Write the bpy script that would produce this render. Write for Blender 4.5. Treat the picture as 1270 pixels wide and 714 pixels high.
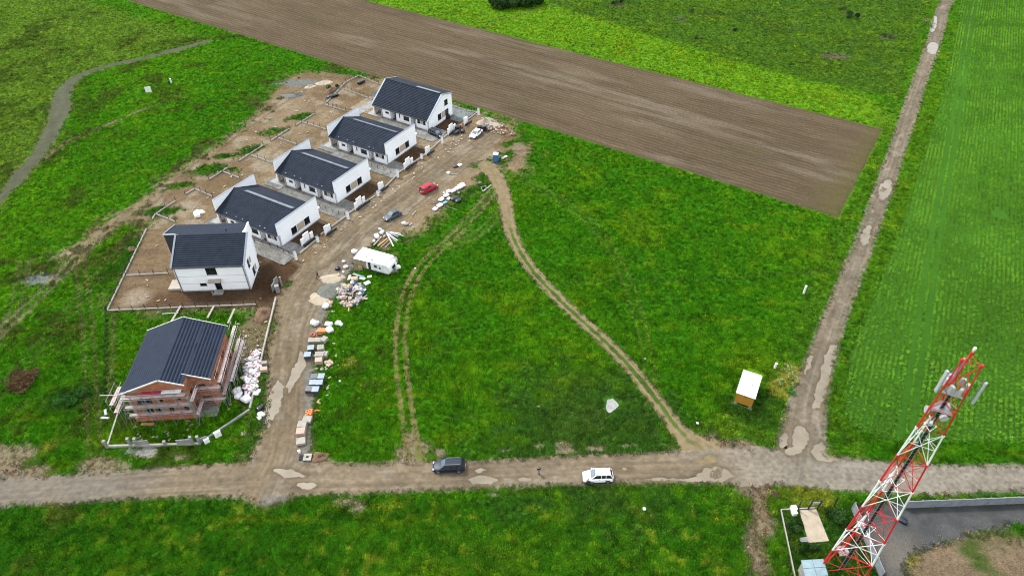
import bpy, bmesh, math, random
import numpy as np
from mathutils import Vector, Matrix
random.seed(7); rng = np.random.default_rng(11)
sc = bpy.context.scene
for o in list(bpy.data.objects): bpy.data.objects.remove(o)
COL = sc.collection
# ------------------------------------------------------------------ camera, sky, sun, exposure
TH = 0.7117855; F = 860.59; CAMH = 88.0
cd = bpy.data.cameras.new('camera'); cam = bpy.data.objects.new('camera', cd); COL.objects.link(cam)
cam.location = (0, 0, CAMH); cam.rotation_euler = (math.pi/2 - TH, 0, 0)
cd.sensor_width = 36; cd.lens = F/1270*36; cd.clip_end = 9000; cd.clip_start = 1
sc.camera = cam
SUN_EL, SUN_AZ = math.radians(52), math.radians(312)      # azimuth clockwise from +Y: veiled sun beyond the houses, to the left
w = bpy.data.worlds.new('World'); sc.world = w; w.use_nodes = True
nt = w.node_tree; nt.nodes.clear()
sky = nt.nodes.new('ShaderNodeTexSky'); sky.sky_type = 'NISHITA'; sky.sun_disc = False
sky.sun_elevation = SUN_EL; sky.sun_rotation = SUN_AZ; sky.dust_density = 3.0; sky.air_density = 1.0
hs = nt.nodes.new('ShaderNodeHueSaturation'); hs.inputs['Saturation'].default_value = 0.55
bg = nt.nodes.new('ShaderNodeBackground'); bg.inputs['Strength'].default_value = 0.14
wo = nt.nodes.new('ShaderNodeOutputWorld')
nt.links.new(sky.outputs[0], hs.inputs['Color']); mxs = nt.nodes.new('ShaderNodeMix'); mxs.data_type = 'RGBA'; mxs.inputs[0].default_value = .6; mxs.inputs[7].default_value = (6.6, 6.9, 7.3, 1)   # high even cloud over the sky
nt.links.new(hs.outputs[0], mxs.inputs[6]); nt.links.new(mxs.outputs[2], bg.inputs[0]); nt.links.new(bg.outputs[0], wo.inputs[0])
sd = bpy.data.lights.new('sun', 'SUN'); sun = bpy.data.objects.new('sun', sd); COL.objects.link(sun)
sd.energy = 2.0; sd.angle = math.radians(10); sd.color = (1.0, 0.98, 0.95)
dirv = Vector((math.sin(SUN_AZ)*math.cos(SUN_EL), math.cos(SUN_AZ)*math.cos(SUN_EL), math.sin(SUN_EL)))
sun.rotation_euler = dirv.to_track_quat('Z', 'Y').to_euler()
sc.view_settings.view_transform = 'Standard'; sc.view_settings.look = 'None'
sc.view_settings.exposure = 1.22; sc.view_settings.gamma = 1.0
sc.render.engine = 'CYCLES'; sc.cycles.filter_width = 1.1; sc.render.filter_size = 1.1

# ------------------------------------------------------------------ survey: photo pixel -> place on the ground
ct, st = math.cos(TH), math.sin(TH)
def G(px, py, z=0.0):
    X = (px-635)/F; Y = (py-357)/F
    dz = -(st+Y*ct); fy = ct-Y*st; s = (z-CAMH)/dz
    return (X*s, fy*s)
def Gs(pts): return np.array([G(*p) for p in pts])

# ------------------------------------------------------------------ noise, distance fields (numpy)
def vnoise(x, y, seed=0):
    xi = np.floor(x).astype(np.int64); yi = np.floor(y).astype(np.int64); fx = x-xi; fy = y-yi
    fx = fx*fx*(3-2*fx); fy = fy*fy*(3-2*fy)
    def h(a, b):
        n = (a*374761393 + b*668265263 + seed*1442695041) & 0xffffffff
        n = ((n ^ (n >> 13))*1274126177) & 0xffffffff
        n = (n ^ (n >> 16)) & 0xffff
        return n/65535.0
    a = h(xi, yi); b = h(xi+1, yi); c = h(xi, yi+1); d = h(xi+1, yi+1)
    return (a*(1-fx)+b*fx)*(1-fy)+(c*(1-fx)+d*fx)*fy
def fbm(x, y, scale, octs=4, seed=0):
    s = 0; a = 1; t = 0
    for k in range(octs):
        s = s + a*vnoise(x/scale*2**k+17.3*k, y/scale*2**k-9.1*k, seed+k*7); t += a; a *= .55
    return s/t*2-1
def sstep(a, b, v):
    t = np.clip((v-a)/(b-a), 0, 1); return t*t*(3-2*t)
def sd_poly(X, Y, pts):
    d = np.full(X.shape, 1e9); ins = np.zeros(X.shape, bool); n = len(pts)
    for i in range(n):
        ax, ay = pts[i]; bx, by = pts[(i+1) % n]; ex, ey = bx-ax, by-ay
        t = np.clip(((X-ax)*ex+(Y-ay)*ey)/(ex*ex+ey*ey+1e-9), 0, 1)
        d = np.minimum(d, np.hypot(X-ax-t*ex, Y-ay-t*ey))
        c = ((ay > Y) != (by > Y))
        with np.errstate(divide='ignore', invalid='ignore'):
            ins ^= c & (X < (bx-ax)*(Y-ay)/(by-ay+1e-12)+ax)
    return np.where(ins, d, -d)
def sd_line(X, Y, pts):
    """distance, signed side offset, arclength and interpolated extra columns"""
    best = np.full(X.shape, 1e9); side = np.zeros(X.shape); S = np.zeros(X.shape); W = np.zeros(X.shape); s0 = 0
    for (a, b) in zip(pts[:-1], pts[1:]):
        ex, ey = b[0]-a[0], b[1]-a[1]; L = math.hypot(ex, ey)
        t = np.clip(((X-a[0])*ex+(Y-a[1])*ey)/(L*L), 0, 1)
        d = np.hypot(X-a[0]-t*ex, Y-a[1]-t*ey); m = d < best
        best = np.where(m, d, best)
        side = np.where(m, ((X-a[0])*ey-(Y-a[1])*ex)/L, side); S = np.where(m, s0+t*L, S)
        if len(a) > 2: W = np.where(m, a[2]+t*(b[2]-a[2]), W)
        s0 += L
    return best, side, S, W
def smooth_line(pts, it=2):
    pts = [tuple(p) for p in pts]
    for _ in range(it):
        q = [pts[0]]
        for a, b in zip(pts[:-1], pts[1:]):
            a = np.array(a); b = np.array(b); q += [tuple(a*.75+b*.25), tuple(a*.25+b*.75)]
        q.append(pts[-1]); pts = q
    return pts
def lineG(p, it=2):        # [(px,py,halfwidth m)]
    return smooth_line([(*G(a[0], a[1]), a[2] if len(a) > 2 else 1.0) for a in p], it)

# ------------------------------------------------------------------ materials
def nodes_mat(name):
    m = bpy.data.materials.new(name); m.use_nodes = True; t = m.node_tree
    b = t.nodes['Principled BSDF']; return m, t, b
def N(t, kind, **kw):
    n = t.nodes.new(kind)
    for k, v in kw.items(): setattr(n, k, v)
    return n
def mat(name, col, rough=.7, metal=0., var=.12, scale=3., bump=0., bscale=20., spec=None, dirt=None, streak=False, coat=0, dim=True):
    if max(col) < .70 and dim: col = tuple(v*.6 for v in col); dirt = tuple(v*.6 for v in dirt) if dirt else None
    m, t, b = nodes_mat(name)
    b.inputs['Roughness'].default_value = rough; b.inputs['Metallic'].default_value = metal
    if spec is not None: b.inputs['Specular IOR Level'].default_value = spec
    if coat: b.inputs['Coat Weight'].default_value = coat; b.inputs['Coat Roughness'].default_value = .08
    tc = N(t, 'ShaderNodeTexCoord'); nz = N(t, 'ShaderNodeTexNoise'); nz.inputs['Scale'].default_value = scale
    nz.inputs['Detail'].default_value = 6; nz.inputs['Roughness'].default_value = .65
    src = tc.outputs['Object']
    if streak:
        mp = N(t, 'ShaderNodeMapping'); mp.inputs['Scale'].default_value = (1, 1, .15); t.links.new(src, mp.inputs[0]); src = mp.outputs[0]
    t.links.new(src, nz.inputs['Vector'])
    cr = N(t, 'ShaderNodeValToRGB'); c = np.array(col[:3]); d2 = np.array(dirt if dirt else c*(1-var*1.6))
    cr.color_ramp.elements[0].position = .3; cr.color_ramp.elements[0].color = (*np.clip(d2, 0, 1), 1)
    cr.color_ramp.elements[1].position = .62; cr.color_ramp.elements[1].color = (*np.clip(c*(1+var*.5), 0, .9), 1)
    t.links.new(nz.outputs[0], cr.inputs[0]); t.links.new(cr.outputs[0], b.inputs['Base Color'])
    if bump:
        n2 = N(t, 'ShaderNodeTexNoise'); n2.inputs['Scale'].default_value = bscale; n2.inputs['Detail'].default_value = 4
        t.links.new(tc.outputs['Object'], n2.inputs['Vector'])
        bp = N(t, 'ShaderNodeBump'); bp.inputs['Strength'].default_value = bump; bp.inputs['Distance'].default_value = .03
        t.links.new(n2.outputs[0], bp.inputs['Height']); t.links.new(bp.outputs[0], b.inputs['Normal'])
    return m
def ground_mat(name, sc1=3., sc2=14., amp=.35, amp2=.5, bump=.6, rough=.95, spec=.03, bdist=.08, k=.42):
    """albedo from the surveyed colour attribute, multiplied by fine procedural mottling"""
    m, t, b = nodes_mat(name); b.inputs['Roughness'].default_value = rough; b.inputs['Specular IOR Level'].default_value = spec
    at = N(t, 'ShaderNodeAttribute', attribute_name='col'); tc = N(t, 'ShaderNodeTexCoord')
    n1 = N(t, 'ShaderNodeTexNoise'); n1.inputs['Scale'].default_value = sc1; n1.inputs['Detail'].default_value = 6; n1.inputs['Roughness'].default_value = .7
    n2 = N(t, 'ShaderNodeTexNoise'); n2.inputs['Scale'].default_value = sc2; n2.inputs['Detail'].default_value = 3
    t.links.new(tc.outputs['Object'], n1.inputs['Vector']); t.links.new(tc.outputs['Object'], n2.inputs['Vector'])
    r1 = N(t, 'ShaderNodeMapRange'); r1.inputs['From Min'].default_value = .3; r1.inputs['From Max'].default_value = .7
    r1.inputs['To Min'].default_value = (1-amp)*k; r1.inputs['To Max'].default_value = (1+amp)*k; t.links.new(n1.outputs[0], r1.inputs[0])
    r2 = N(t, 'ShaderNodeMapRange'); r2.inputs['From Min'].default_value = .3; r2.inputs['From Max'].default_value = .7
    r2.inputs['To Min'].default_value = 1-amp2; r2.inputs['To Max'].default_value = 1+amp2; t.links.new(n2.outputs[0], r2.inputs[0])
    mm = N(t, 'ShaderNodeMath', operation='MULTIPLY'); t.links.new(r1.outputs[0], mm.inputs[0]); t.links.new(r2.outputs[0], mm.inputs[1])
    vm = N(t, 'ShaderNodeVectorMath', operation='SCALE'); t.links.new(at.outputs['Color'], vm.inputs[0]); t.links.new(mm.outputs[0], vm.inputs['Scale'])
    t.links.new(vm.outputs[0], b.inputs['Base Color'])
    bp = N(t, 'ShaderNodeBump'); bp.inputs['Strength'].default_value = bump; bp.inputs['Distance'].default_value = bdist/k
    t.links.new(mm.outputs[0], bp.inputs['Height']); t.links.new(bp.outputs[0], b.inputs['Normal'])
    return m
M = {}
M['grass_soil'] = ground_mat('grass_soil', 1.4, 6., .3, .4, .8)
M['road'] = ground_mat('packed_dirt', 1.3, 9., .10, .16, .5, bdist=.04)
M['gravel'] = ground_mat('gravel', 2.0, 13., .12, .45, .9, bdist=.05)
M['plough'] = ground_mat('ploughed_soil', 1.5, 6., .22, .3, .9, bdist=.1)
M['pavers'] = ground_mat('paver_ground', 1.2, 6., .22, .3, .5, bdist=.02)
M['white'] = mat('white_render', (.82, .835, .85), .85, var=.02, scale=.35, dirt=(.77, .785, .80))
def splash(m):
    t = m.node_tree; b = t.nodes['Principled BSDF']; lk = b.inputs['Base Color'].links[0]; src = lk.from_socket
    tc = N(t, 'ShaderNodeTexCoord'); sx = N(t, 'ShaderNodeSeparateXYZ'); t.links.new(tc.outputs['Object'], sx.inputs[0]); nz = N(t, 'ShaderNodeTexNoise'); nz.inputs['Scale'].default_value = 1.3; nz.inputs['Detail'].default_value = 6; t.links.new(tc.outputs['Object'], nz.inputs['Vector'])
    ad = N(t, 'ShaderNodeMath', operation='MULTIPLY_ADD'); ad.inputs[1].default_value = 1.8; ad.inputs[2].default_value = -1.05; t.links.new(nz.outputs[0], ad.inputs[0]); su = N(t, 'ShaderNodeMath', operation='SUBTRACT'); t.links.new(ad.outputs[0], su.inputs[0]); t.links.new(sx.outputs[2], su.inputs[1])
    mr = N(t, 'ShaderNodeMapRange'); mr.inputs['From Min'].default_value = -.8; mr.inputs['From Max'].default_value = .1; mr.inputs['To Max'].default_value = .45; t.links.new(su.outputs[0], mr.inputs[0])
    mx = N(t, 'ShaderNodeMix', data_type='RGBA'); t.links.new(mr.outputs[0], mx.inputs[0]); t.links.new(src, mx.inputs[6]); mx.inputs[7].default_value = (.42, .36, .28, 1); t.links.new(mx.outputs[2], b.inputs['Base Color'])
splash(M['white'])
M['white2'] = mat('white_plaster_block', (.78, .78, .77), .85, var=.05, scale=2., dirt=(.6, .59, .57))
M['roof'] = mat('dark_roof_tile', (.026, .036, .056), .55, var=.2, scale=.7, spec=.05)
M['roof6'] = mat('blue_grey_roof_tile', (.023, .034, .060), .5, var=.15, scale=.8, spec=.06)
M['flash'] = mat('light_metal_flashing', (.22, .26, .32), .4, .3, var=.1)
M['vent'] = mat('ridge_vent_metal', (.22, .26, .31), .38, .2, var=.25, scale=1.2)
M['anth'] = mat('anthracite_metal', (.035, .042, .05), .5, var=.1)
M['glass'] = mat('dark_window_glass', (.012, .015, .018), .06, var=.3, scale=.6, spec=.8)
M['beige'] = mat('beige_panel', (.62, .50, .36), .7, var=.1, scale=2.5)
M['beam'] = mat('beige_concrete', (.50, .44, .36), .9, var=.15, scale=2, bump=.3)
M['conc'] = mat('grey_concrete', (.36, .36, .34), .9, var=.2, scale=1.5, bump=.4)
M['conc2'] = mat('blue_grey_concrete', (.30, .33, .36), .85, var=.18, scale=1.2, bump=.4)
M['plinth'] = mat('pale_concrete_kerb', (.44, .41, .35), .9, var=.2, scale=1.5, bump=.3)
M['fence'] = mat('dark_fence_metal', (.03, .035, .035), .5, .3, var=.1)
M['brick'] = mat('hollow_red_brick', (.46, .17, .08), .9, var=.25, scale=4, bump=.5)
M['mortar'] = mat('grey_mortar_band', (.42, .39, .34), .9, var=.15, scale=3, bump=.4)
M['plank'] = mat('faded_pink_plank', (.66, .52, .50), .85, var=.2, scale=4)
M['steel'] = mat('galvanised_steel', (.42, .45, .46), .4, .5, var=.12)
M['wood'] = mat('raw_timber', (.55, .40, .22), .8, var=.2, scale=5)
M['wood2'] = mat('orange_timber', (.55, .30, .10), .8, var=.2, scale=5)
M['bagw'] = mat('white_plastic_film', (.72, .71, .72), .45, var=.05, scale=2.2, dirt=(.46, .45, .43), bump=.6, bscale=7)
M['bagr'] = mat('red_print_film', (.55, .05, .09), .4, var=.2)
M['bagb'] = mat('black_plastic_film', (.015, .02, .035), .3, var=.2, bump=.5, bscale=8)
M['bagblue'] = mat('blue_plastic', (.05, .12, .42), .4, var=.15)
M['cyan'] = mat('cyan_tarp', (.12, .50, .62), .4, var=.15)
M['orange'] = mat('orange_hollow_block', (.72, .18, .05), .8, var=.2, scale=6)
M['pink'] = mat('pinkish_block', (.62, .45, .35), .85, var=.15, scale=4)
M['card'] = mat('cardboard', (.52, .38, .25), .85, var=.15, scale=3)
M['tiles'] = mat('dark_wrapped_tiles', (.06, .075, .09), .4, var=.2, scale=2)
M['wrap'] = mat('grey_film_lid', (.30, .38, .46), .3, var=.2, scale=2)
M['tyre'] = mat('rubber', (.015, .015, .015), .85, var=.1)
M['rim'] = mat('alloy_rim', (.45, .46, .47), .35, .6, var=.1)
M['red'] = mat('signal_red_steel', (.46, .018, .022), .6, var=.12, scale=.8, dirt=(.33, .035, .035), spec=.12, dim=False)
M['whitest'] = mat('white_steel', (.71, .72, .72), .5, var=.05, scale=1.2, dirt=(.55, .55, .53))
M['lightgrey'] = mat('light_grey_cover', (.52, .54, .55), .5, var=.1)
M['yellow'] = mat('ochre_yellow_panel', (.62, .30, .03), .6, var=.08, scale=1.5, streak=True)
M['potty'] = mat('blue_plastic_shell', (.04, .19, .55), .45, var=.08)
M['soilpile'] = mat('loose_brown_soil', (.20, .12, .065), .95, var=.35, scale=2, bump=1., bscale=6)
M['straw'] = mat('dry_brown_stalks', (.23, .15, .08), .95, var=.4, scale=4)
M['sand'] = mat('pale_sand', (.48, .40, .29), .95, var=.15, scale=1, bump=.6, bscale=10)
M['gravelpile'] = mat('grey_green_gravel', (.17, .18, .15), .95, var=.35, scale=3, bump=1, bscale=12)
M['skin'] = mat('skin', (.50, .31, .22), .6, var=.05)
M['black'] = mat('black_cloth', (.012, .012, .014), .9, var=.1)
M['jeans'] = mat('light_blue_denim', (.22, .30, .44), .9, var=.1)
M['darkjeans'] = mat('dark_denim', (.03, .035, .06), .9, var=.1)
M['panelglass'] = mat('pale_glass_panel', (.28, .40, .44), .12, var=.15, scale=.8, spec=.7)
M['bark'] = mat('bark', (.10, .07, .045), .9, var=.2)
def paint(name, col, rough=.42, spec=.5): return mat(name, col, rough, var=.06, scale=1.2, spec=spec*.5, coat=0.0)
M['p_x'] = None; M['p_black'] = paint('black_blue_car_paint', (.012, .024, .046)); M['p_white'] = paint('white_car_paint', (.78, .78, .78))
M['p_red'] = paint('red_car_paint', (.69, .010, .03)); M['p_grey'] = paint('grey_car_paint', (.09, .12, .15))
M['carglass'] = mat('car_glass', (.03, .04, .05), .04, var=.2, spec=1.)
M['windscreen'] = mat('windscreen_glass', (.16, .22, .26), .05, var=.2, spec=1.)
M['lamp'] = mat('clear_headlamp', (.7, .72, .74), .15, var=.1); M['taillamp'] = mat('red_taillamp', (.45, .02, .02), .2, var=.1)
def leafmat(name, tint=(1, 1, 1), attr=True, base=(.05, .11, .02), rough=.6):
    m, t, b = nodes_mat(name); b.inputs['Roughness'].default_value = rough; b.inputs['Specular IOR Level'].default_value = .05
    at = N(t, 'ShaderNodeAttribute', attribute_name='tc' if attr else 'lc'); at.attribute_type = 'INSTANCER' if attr else 'GEOMETRY'
    t.links.new(at.outputs['Color'], b.inputs['Base Color'])
    tr = N(t, 'ShaderNodeBsdfTranslucent'); t.links.new(at.outputs['Color'], tr.inputs['Color'])
    mx = N(t, 'ShaderNodeMixShader'); mx.inputs[0].default_value = .25
    t.links.new(b.outputs[0], mx.inputs[1]); t.links.new(tr.outputs[0], mx.inputs[2])
    t.links.new(mx.outputs[0], t.nodes['Material Output'].inputs['Surface']); return m
M['blade'] = leafmat('grass_blade'); M['leaf'] = leafmat('leaf', attr=False)
def water_mat():
    m, t, b = nodes_mat('muddy_water'); b.inputs['Base Color'].default_value = (.150, .125, .082, 1)
    b.inputs['Roughness'].default_value = .04; b.inputs['Specular IOR Level'].default_value = .6
    nz = N(t, 'ShaderNodeTexNoise'); nz.inputs['Scale'].default_value = .35; nz.inputs['Detail'].default_value = 3
    tc = N(t, 'ShaderNodeTexCoord'); t.links.new(tc.outputs['Object'], nz.inputs['Vector'])
    cr = N(t, 'ShaderNodeValToRGB'); cr.color_ramp.elements[0].position = .3; cr.color_ramp.elements[0].color = (.115, .094, .06, 1)
    cr.color_ramp.elements[1].position = .7; cr.color_ramp.elements[1].color = (.170, .142, .096, 1)
    t.links.new(nz.outputs[0], cr.inputs[0]); t.links.new(cr.outputs[0], b.inputs['Base Color']); return m
M['water'] = water_mat()

# ------------------------------------------------------------------ object helpers
SPLIT = {'entrance_door', 'downpipe', 'parapet_cap', 'verge_flashing', 'wood_panel', 'terrace_beam', 'roof_vent', 'pillar', 'number_plate', 'wiper', 'upright', 'annexe_post', 'cladding_joint', 'timber_sleeper', 'bumper_trim', 'dark_room_sheet', 'floor_slab', 'concrete_band', 'fascia_board', 'base_band', 'ridge_vent', 'cladding_rib'}
class MB:
    """collects boxes, bars, prisms; becomes one mesh object"""
    def __init__(s): s.v = []; s.f = []; s.mi = []; s.ch = []
    def add(s, vs, fs, mi=0):
        n = len(s.v); s.ch.append((n, len(s.f))); s.v += [tuple(v) for v in vs]; s.f += [tuple(i+n for i in f) for f in fs]; s.mi += [mi]*len(fs); return s
    def box(s, x0, y0, z0, x1, y1, z1, mi=0, mtx=None):
        vs = [(x, y, z) for z in (z0, z1) for y in (y0, y1) for x in (x0, x1)]
        if mtx is not None: vs = [mtx @ Vector(v) for v in vs]
        return s.add(vs, [(0, 2, 3, 1), (4, 5, 7, 6), (0, 1, 5, 4), (2, 6, 7, 3), (0, 4, 6, 2), (1, 3, 7, 5)], mi)
    def prism(s, poly, z0, z1, mi=0):
        n = len(poly); vs = [(p[0], p[1], z0) for p in poly]+[(p[0], p[1], z1) for p in poly]
        return s.add(vs, [tuple(range(n))[::-1], tuple(range(n, 2*n))]+[(i, (i+1) % n, n+(i+1) % n, n+i) for i in range(n)], mi)
    def hexa(s, b, t, mi=0):     # bottom and top quads given as points
        return s.add(list(b)+list(t), [(3, 2, 1, 0), (4, 5, 6, 7)]+[(i, (i+1) % 4, 4+(i+1) % 4, 4+i) for i in range(4)], mi)
    def tube(s, a, b, r, n=6, r2=None, mi=0, cap=True):
        a = Vector(a); b = Vector(b); d = (b-a).normalized(); u = d.orthogonal().normalized(); v = d.cross(u); r2 = r if r2 is None else r2
        vs = [a+(u*math.cos(2*math.pi*k/n)+v*math.sin(2*math.pi*k/n))*r for k in range(n)]+[b+(u*math.cos(2*math.pi*k/n)+v*math.sin(2*math.pi*k/n))*r2 for k in range(n)]
        fs = [(k, (k+1) % n, n+(k+1) % n, n+k) for k in range(n)]
        if cap: fs += [tuple(range(n))[::-1], tuple(range(n, 2*n))]
        return s.add(vs, fs, mi)
    def bar(s, a, b, wd, h, mi=0):
        """rectangular bar from a to b, h measured up"""
        a = Vector(a); b = Vector(b); d = (b-a).normalized(); sx = d.cross(Vector((0, 0, 1)))
        if sx.length < 1e-4: sx = Vector((1, 0, 0))
        sx.normalize(); up = sx.cross(d)
        q = [(-1, 0), (1, 0), (1, 1), (-1, 1)]
        vs = [p+sx*(wd/2*i)+up*(h*j) for p in (a, b) for i, j in q]
        return s.add(vs, [(0, 1, 2, 3), (7, 6, 5, 4)]+[(i, 4+i, 4+(i+1) % 4, (i+1) % 4) for i in range(4)], mi)
    def mesh(s, name, m, smooth=False):
        me = bpy.data.meshes.new(name); me.from_pydata(s.v, [], s.f)
        for x in (m if isinstance(m, (list, tuple)) else [m]): me.materials.append(x)
        if any(s.mi): me.polygons.foreach_set('material_index', s.mi)
        if smooth: me.polygons.foreach_set('use_smooth', [True]*len(s.f))
        me.update(); return me
    def obj(s, name, m, parent=None, smooth=False, bevel=0):
        if name in SPLIT and len(s.ch) > 1:      # one object for each separate piece
            o = None
            for (v0, f0), (v1, f1) in zip(s.ch, s.ch[1:]+[(len(s.v), len(s.f))]):
                q = MB(); q.v = s.v[v0:v1]; q.f = [tuple(i-v0 for i in f) for f in s.f[f0:f1]]; q.mi = s.mi[f0:f1]; q.ch = [(0, 0)]; o = q.obj(name, m, parent, smooth, bevel)
            return o
        o = bpy.data.objects.new(name, s.mesh(name, m, smooth)); COL.objects.link(o)
        if parent is not None: o.parent = parent
        if bevel:
            b = o.modifiers.new('bevel', 'BEVEL'); b.width = bevel; b.segments = 2; b.limit_method = 'ANGLE'
        return o
def fix_normals(me):
    bm = bmesh.new(); bm.from_mesh(me); bmesh.ops.recalc_face_normals(bm, faces=bm.faces); bm.to_mesh(me); bm.free()
def tag(o, label=None, cat=None, group=None, kind=None):
    if label: o['label'] = label
    if cat: o['category'] = cat
    if group: o['group'] = group
    if kind: o['kind'] = kind
    return o
def thing(name, label, cat, loc=(0, 0, 0), rz=0, group=None):
    o = bpy.data.objects.new(name, None); COL.objects.link(o); o.empty_display_size = .5
    o.location = (loc[0], loc[1], loc[2] if len(loc) > 2 else 0); o.rotation_euler = (0, 0, rz)
    return tag(o, label, cat, group)
def copy_tree(o, parent=None):
    c = o.copy(); COL.objects.link(c); c.parent = parent
    for ch in list(o.children): copy_tree(ch, c)
    return c

#=SETTING=
# ------------------------------------------------------------------ surveyed outlines of the setting
xs = np.concatenate([-np.geomspace(4200, 205, 16), np.arange(-200, 200, .55), np.geomspace(205, 4200, 16)])
yy = [36.0]
while yy[-1] < 290: yy.append(yy[-1]+.38+.0021*(yy[-1]-36))
ys = np.concatenate([-np.geomspace(3000, 5, 9), [15, 26], yy, np.geomspace(300, 6500, 16)])
GX, GY = np.meshgrid(xs, ys); SH = GX.shape
X = GX.ravel(); Y = GY.ravel()
n_big = fbm(X, Y, 38, 4, 1); n_mid = fbm(X, Y, 9, 4, 2); n_fine = fbm(X, Y, 2.2, 3, 3); n_tiny = fbm(X, Y, .9, 2, 4)

PL_A, PL_B, PL_C, PL_D = G(1040, 270), G(1095, 160), G(450, 0), G(115, 0)   # ploughed field corners
pdir = Vector((PL_C[0]-PL_B[0], PL_C[1]-PL_B[1])).normalized()
PLC = (PL_B[0]+pdir.x*420, PL_B[1]+pdir.y*420); PLD = (PL_A[0]+pdir.x*420, PL_A[1]+pdir.y*420)
plough_poly = [PL_A, PL_B, PLC, PLD]
ndir = Vector((-pdir.y, pdir.x));  ndir = ndir if ndir.y > 0 else -ndir
strip_poly = [(G(1112, 148)), (PL_B[0]-pdir.x*2, PL_B[1]-pdir.y*2), PLC, (PLC[0]+ndir.x*60, PLC[1]+ndir.y*60), *[G(*p) for p in [(640, -14), (700, 12), (800, 42), (900, 72), (1000, 100), (1070, 115)]]]
roadE = lineG([(1210, -30, 1.9), (1171, 0, 1.85), (1163, 40, 1.9), (1144, 90, 1.85), (1118, 170, 1.75), (1096, 235, 1.75), (1063, 325, 1.8), (1044, 370, 1.9), (1024, 425, 2.1), (1004, 490, 2.5), (996, 535, 3.3), (992, 575, 3.6)])
roadS = lineG([(-420, 640, 2.6), (-100, 617, 2.5), (0, 610, 2.4), (100, 605, 2.4), (200, 598, 2.6), (300, 594, 2.9), (430, 593, 2.6), (620, 587, 2.35), (700, 583, 2.4), (850, 579, 2.7), (960, 576, 3.3), (1050, 588, 3.0), (1160, 595, 2.4), (1270, 592, 2.3), (1500, 586, 2.3), (1900, 575, 2.3)])
roadV = lineG([(338, 588, 5.2), (350, 560, 4.0), (357, 530, 3.6), (360, 490, 3.4), (363, 440, 3.6), (371, 395, 4.2), (392, 350, 4.8), (420, 315, 4.4), (462, 272, 5.0), (505, 240, 5.3), (545, 212, 5.0), (575, 187, 4.8), (600, 170, 4.5)])
trackM = lineG([(603, 205, 2.2), (618, 222, 1.9), (627, 250, 1.6), (630, 280, 1.4), (648, 320, 1.25), (680, 358, 1.2), (720, 396, 1.2), (765, 436, 1.2), (803, 480, 1.2), (832, 520, 1.25), (852, 545, 1.7), (872, 557, 3.0)])
trackB = lineG([(515, 572, 1.3), (510, 545, 1.1), (503, 500, 1.0), (497, 450, 1.0), (496, 410, 1.0), (502, 370, 1.0), (518, 335, 1.0), (545, 308, 1.0), (566, 290, 1.1)])
pathG = lineG([(258, 51, .9), (235, 58, 1.3), (200, 67, 1.4), (160, 76, 1.5), (120, 85, 1.8), (92, 97, 2.3), (76, 112, 3.0), (76, 135, 2.8), (66, 160, 2.6), (48, 190, 2.2), (25, 218, 1.9), (0, 246, 1.8), (-40, 290, 1.6)])
fadeT = lineG([(57, 197, 1.1), (80, 176, 1.2), (110, 165, 1.0), (150, 147, .8), (190, 130, .6), (230, 122, .4)])
dev_poly = Gs([(352, 98), (380, 88), (440, 92), (500, 103), (562, 128), (618, 152), (644, 160), (652, 178), (655, 205), (640, 212), (622, 205), (600, 212), (582, 235), (562, 250), (545, 262), (528, 268), (520, 285), (498, 290), (478, 306), (455, 300), (437, 318), (428, 345), (412, 356), (405, 378), (392, 392), (383, 400), (378, 440), (376, 500), (366, 548), (374, 575), (300, 592), (322, 552), (332, 505), (336, 470), (340, 430), (345, 392), (335, 384), (135, 386), (163, 330), (176, 290), (190, 275), (150, 275), (120, 300), (90, 318), (68, 318), (110, 290), (150, 262), (185, 238), (215, 215), (255, 190), (292, 165), (325, 135), (338, 112)])
plot5 = Gs([(182.2, 283.8), (133.1, 385.6), (336, 380), (347, 360), (372, 330), (352, 318), (325, 300), (300, 320), (215, 330), (205, 283)])
crop_poly = [G(1200, -30), G(1192, 0), G(1183, 50), G(1166, 120), G(1145, 190), G(1118, 270), G(1092, 340), G(1066, 400), G(1050, 440), G(1046, 480), G(1042, 515), G(1062, 536), G(1110, 548), G(1270, 552), G(1500, 550), (260, 60), (520, 70), (520, 500), (240, 420)]
yardR = Gs([(1062, 628), (1100, 625), (1270, 618), (1420, 614), (1420, 655), (1270, 650), (1230, 656), (1190, 668), (1150, 680), (1125, 692), (1118, 730), (1085, 760), (1094, 714), (1080, 675)])
moundR = Gs([(1128, 700), (1135, 685), (1165, 675), (1200, 668), (1270, 668), (1400, 660), (1400, 760), (1110, 760)])
bluffP = [(60, 590, 3.2, 4), (18, 582, 4, 4)]

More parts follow.
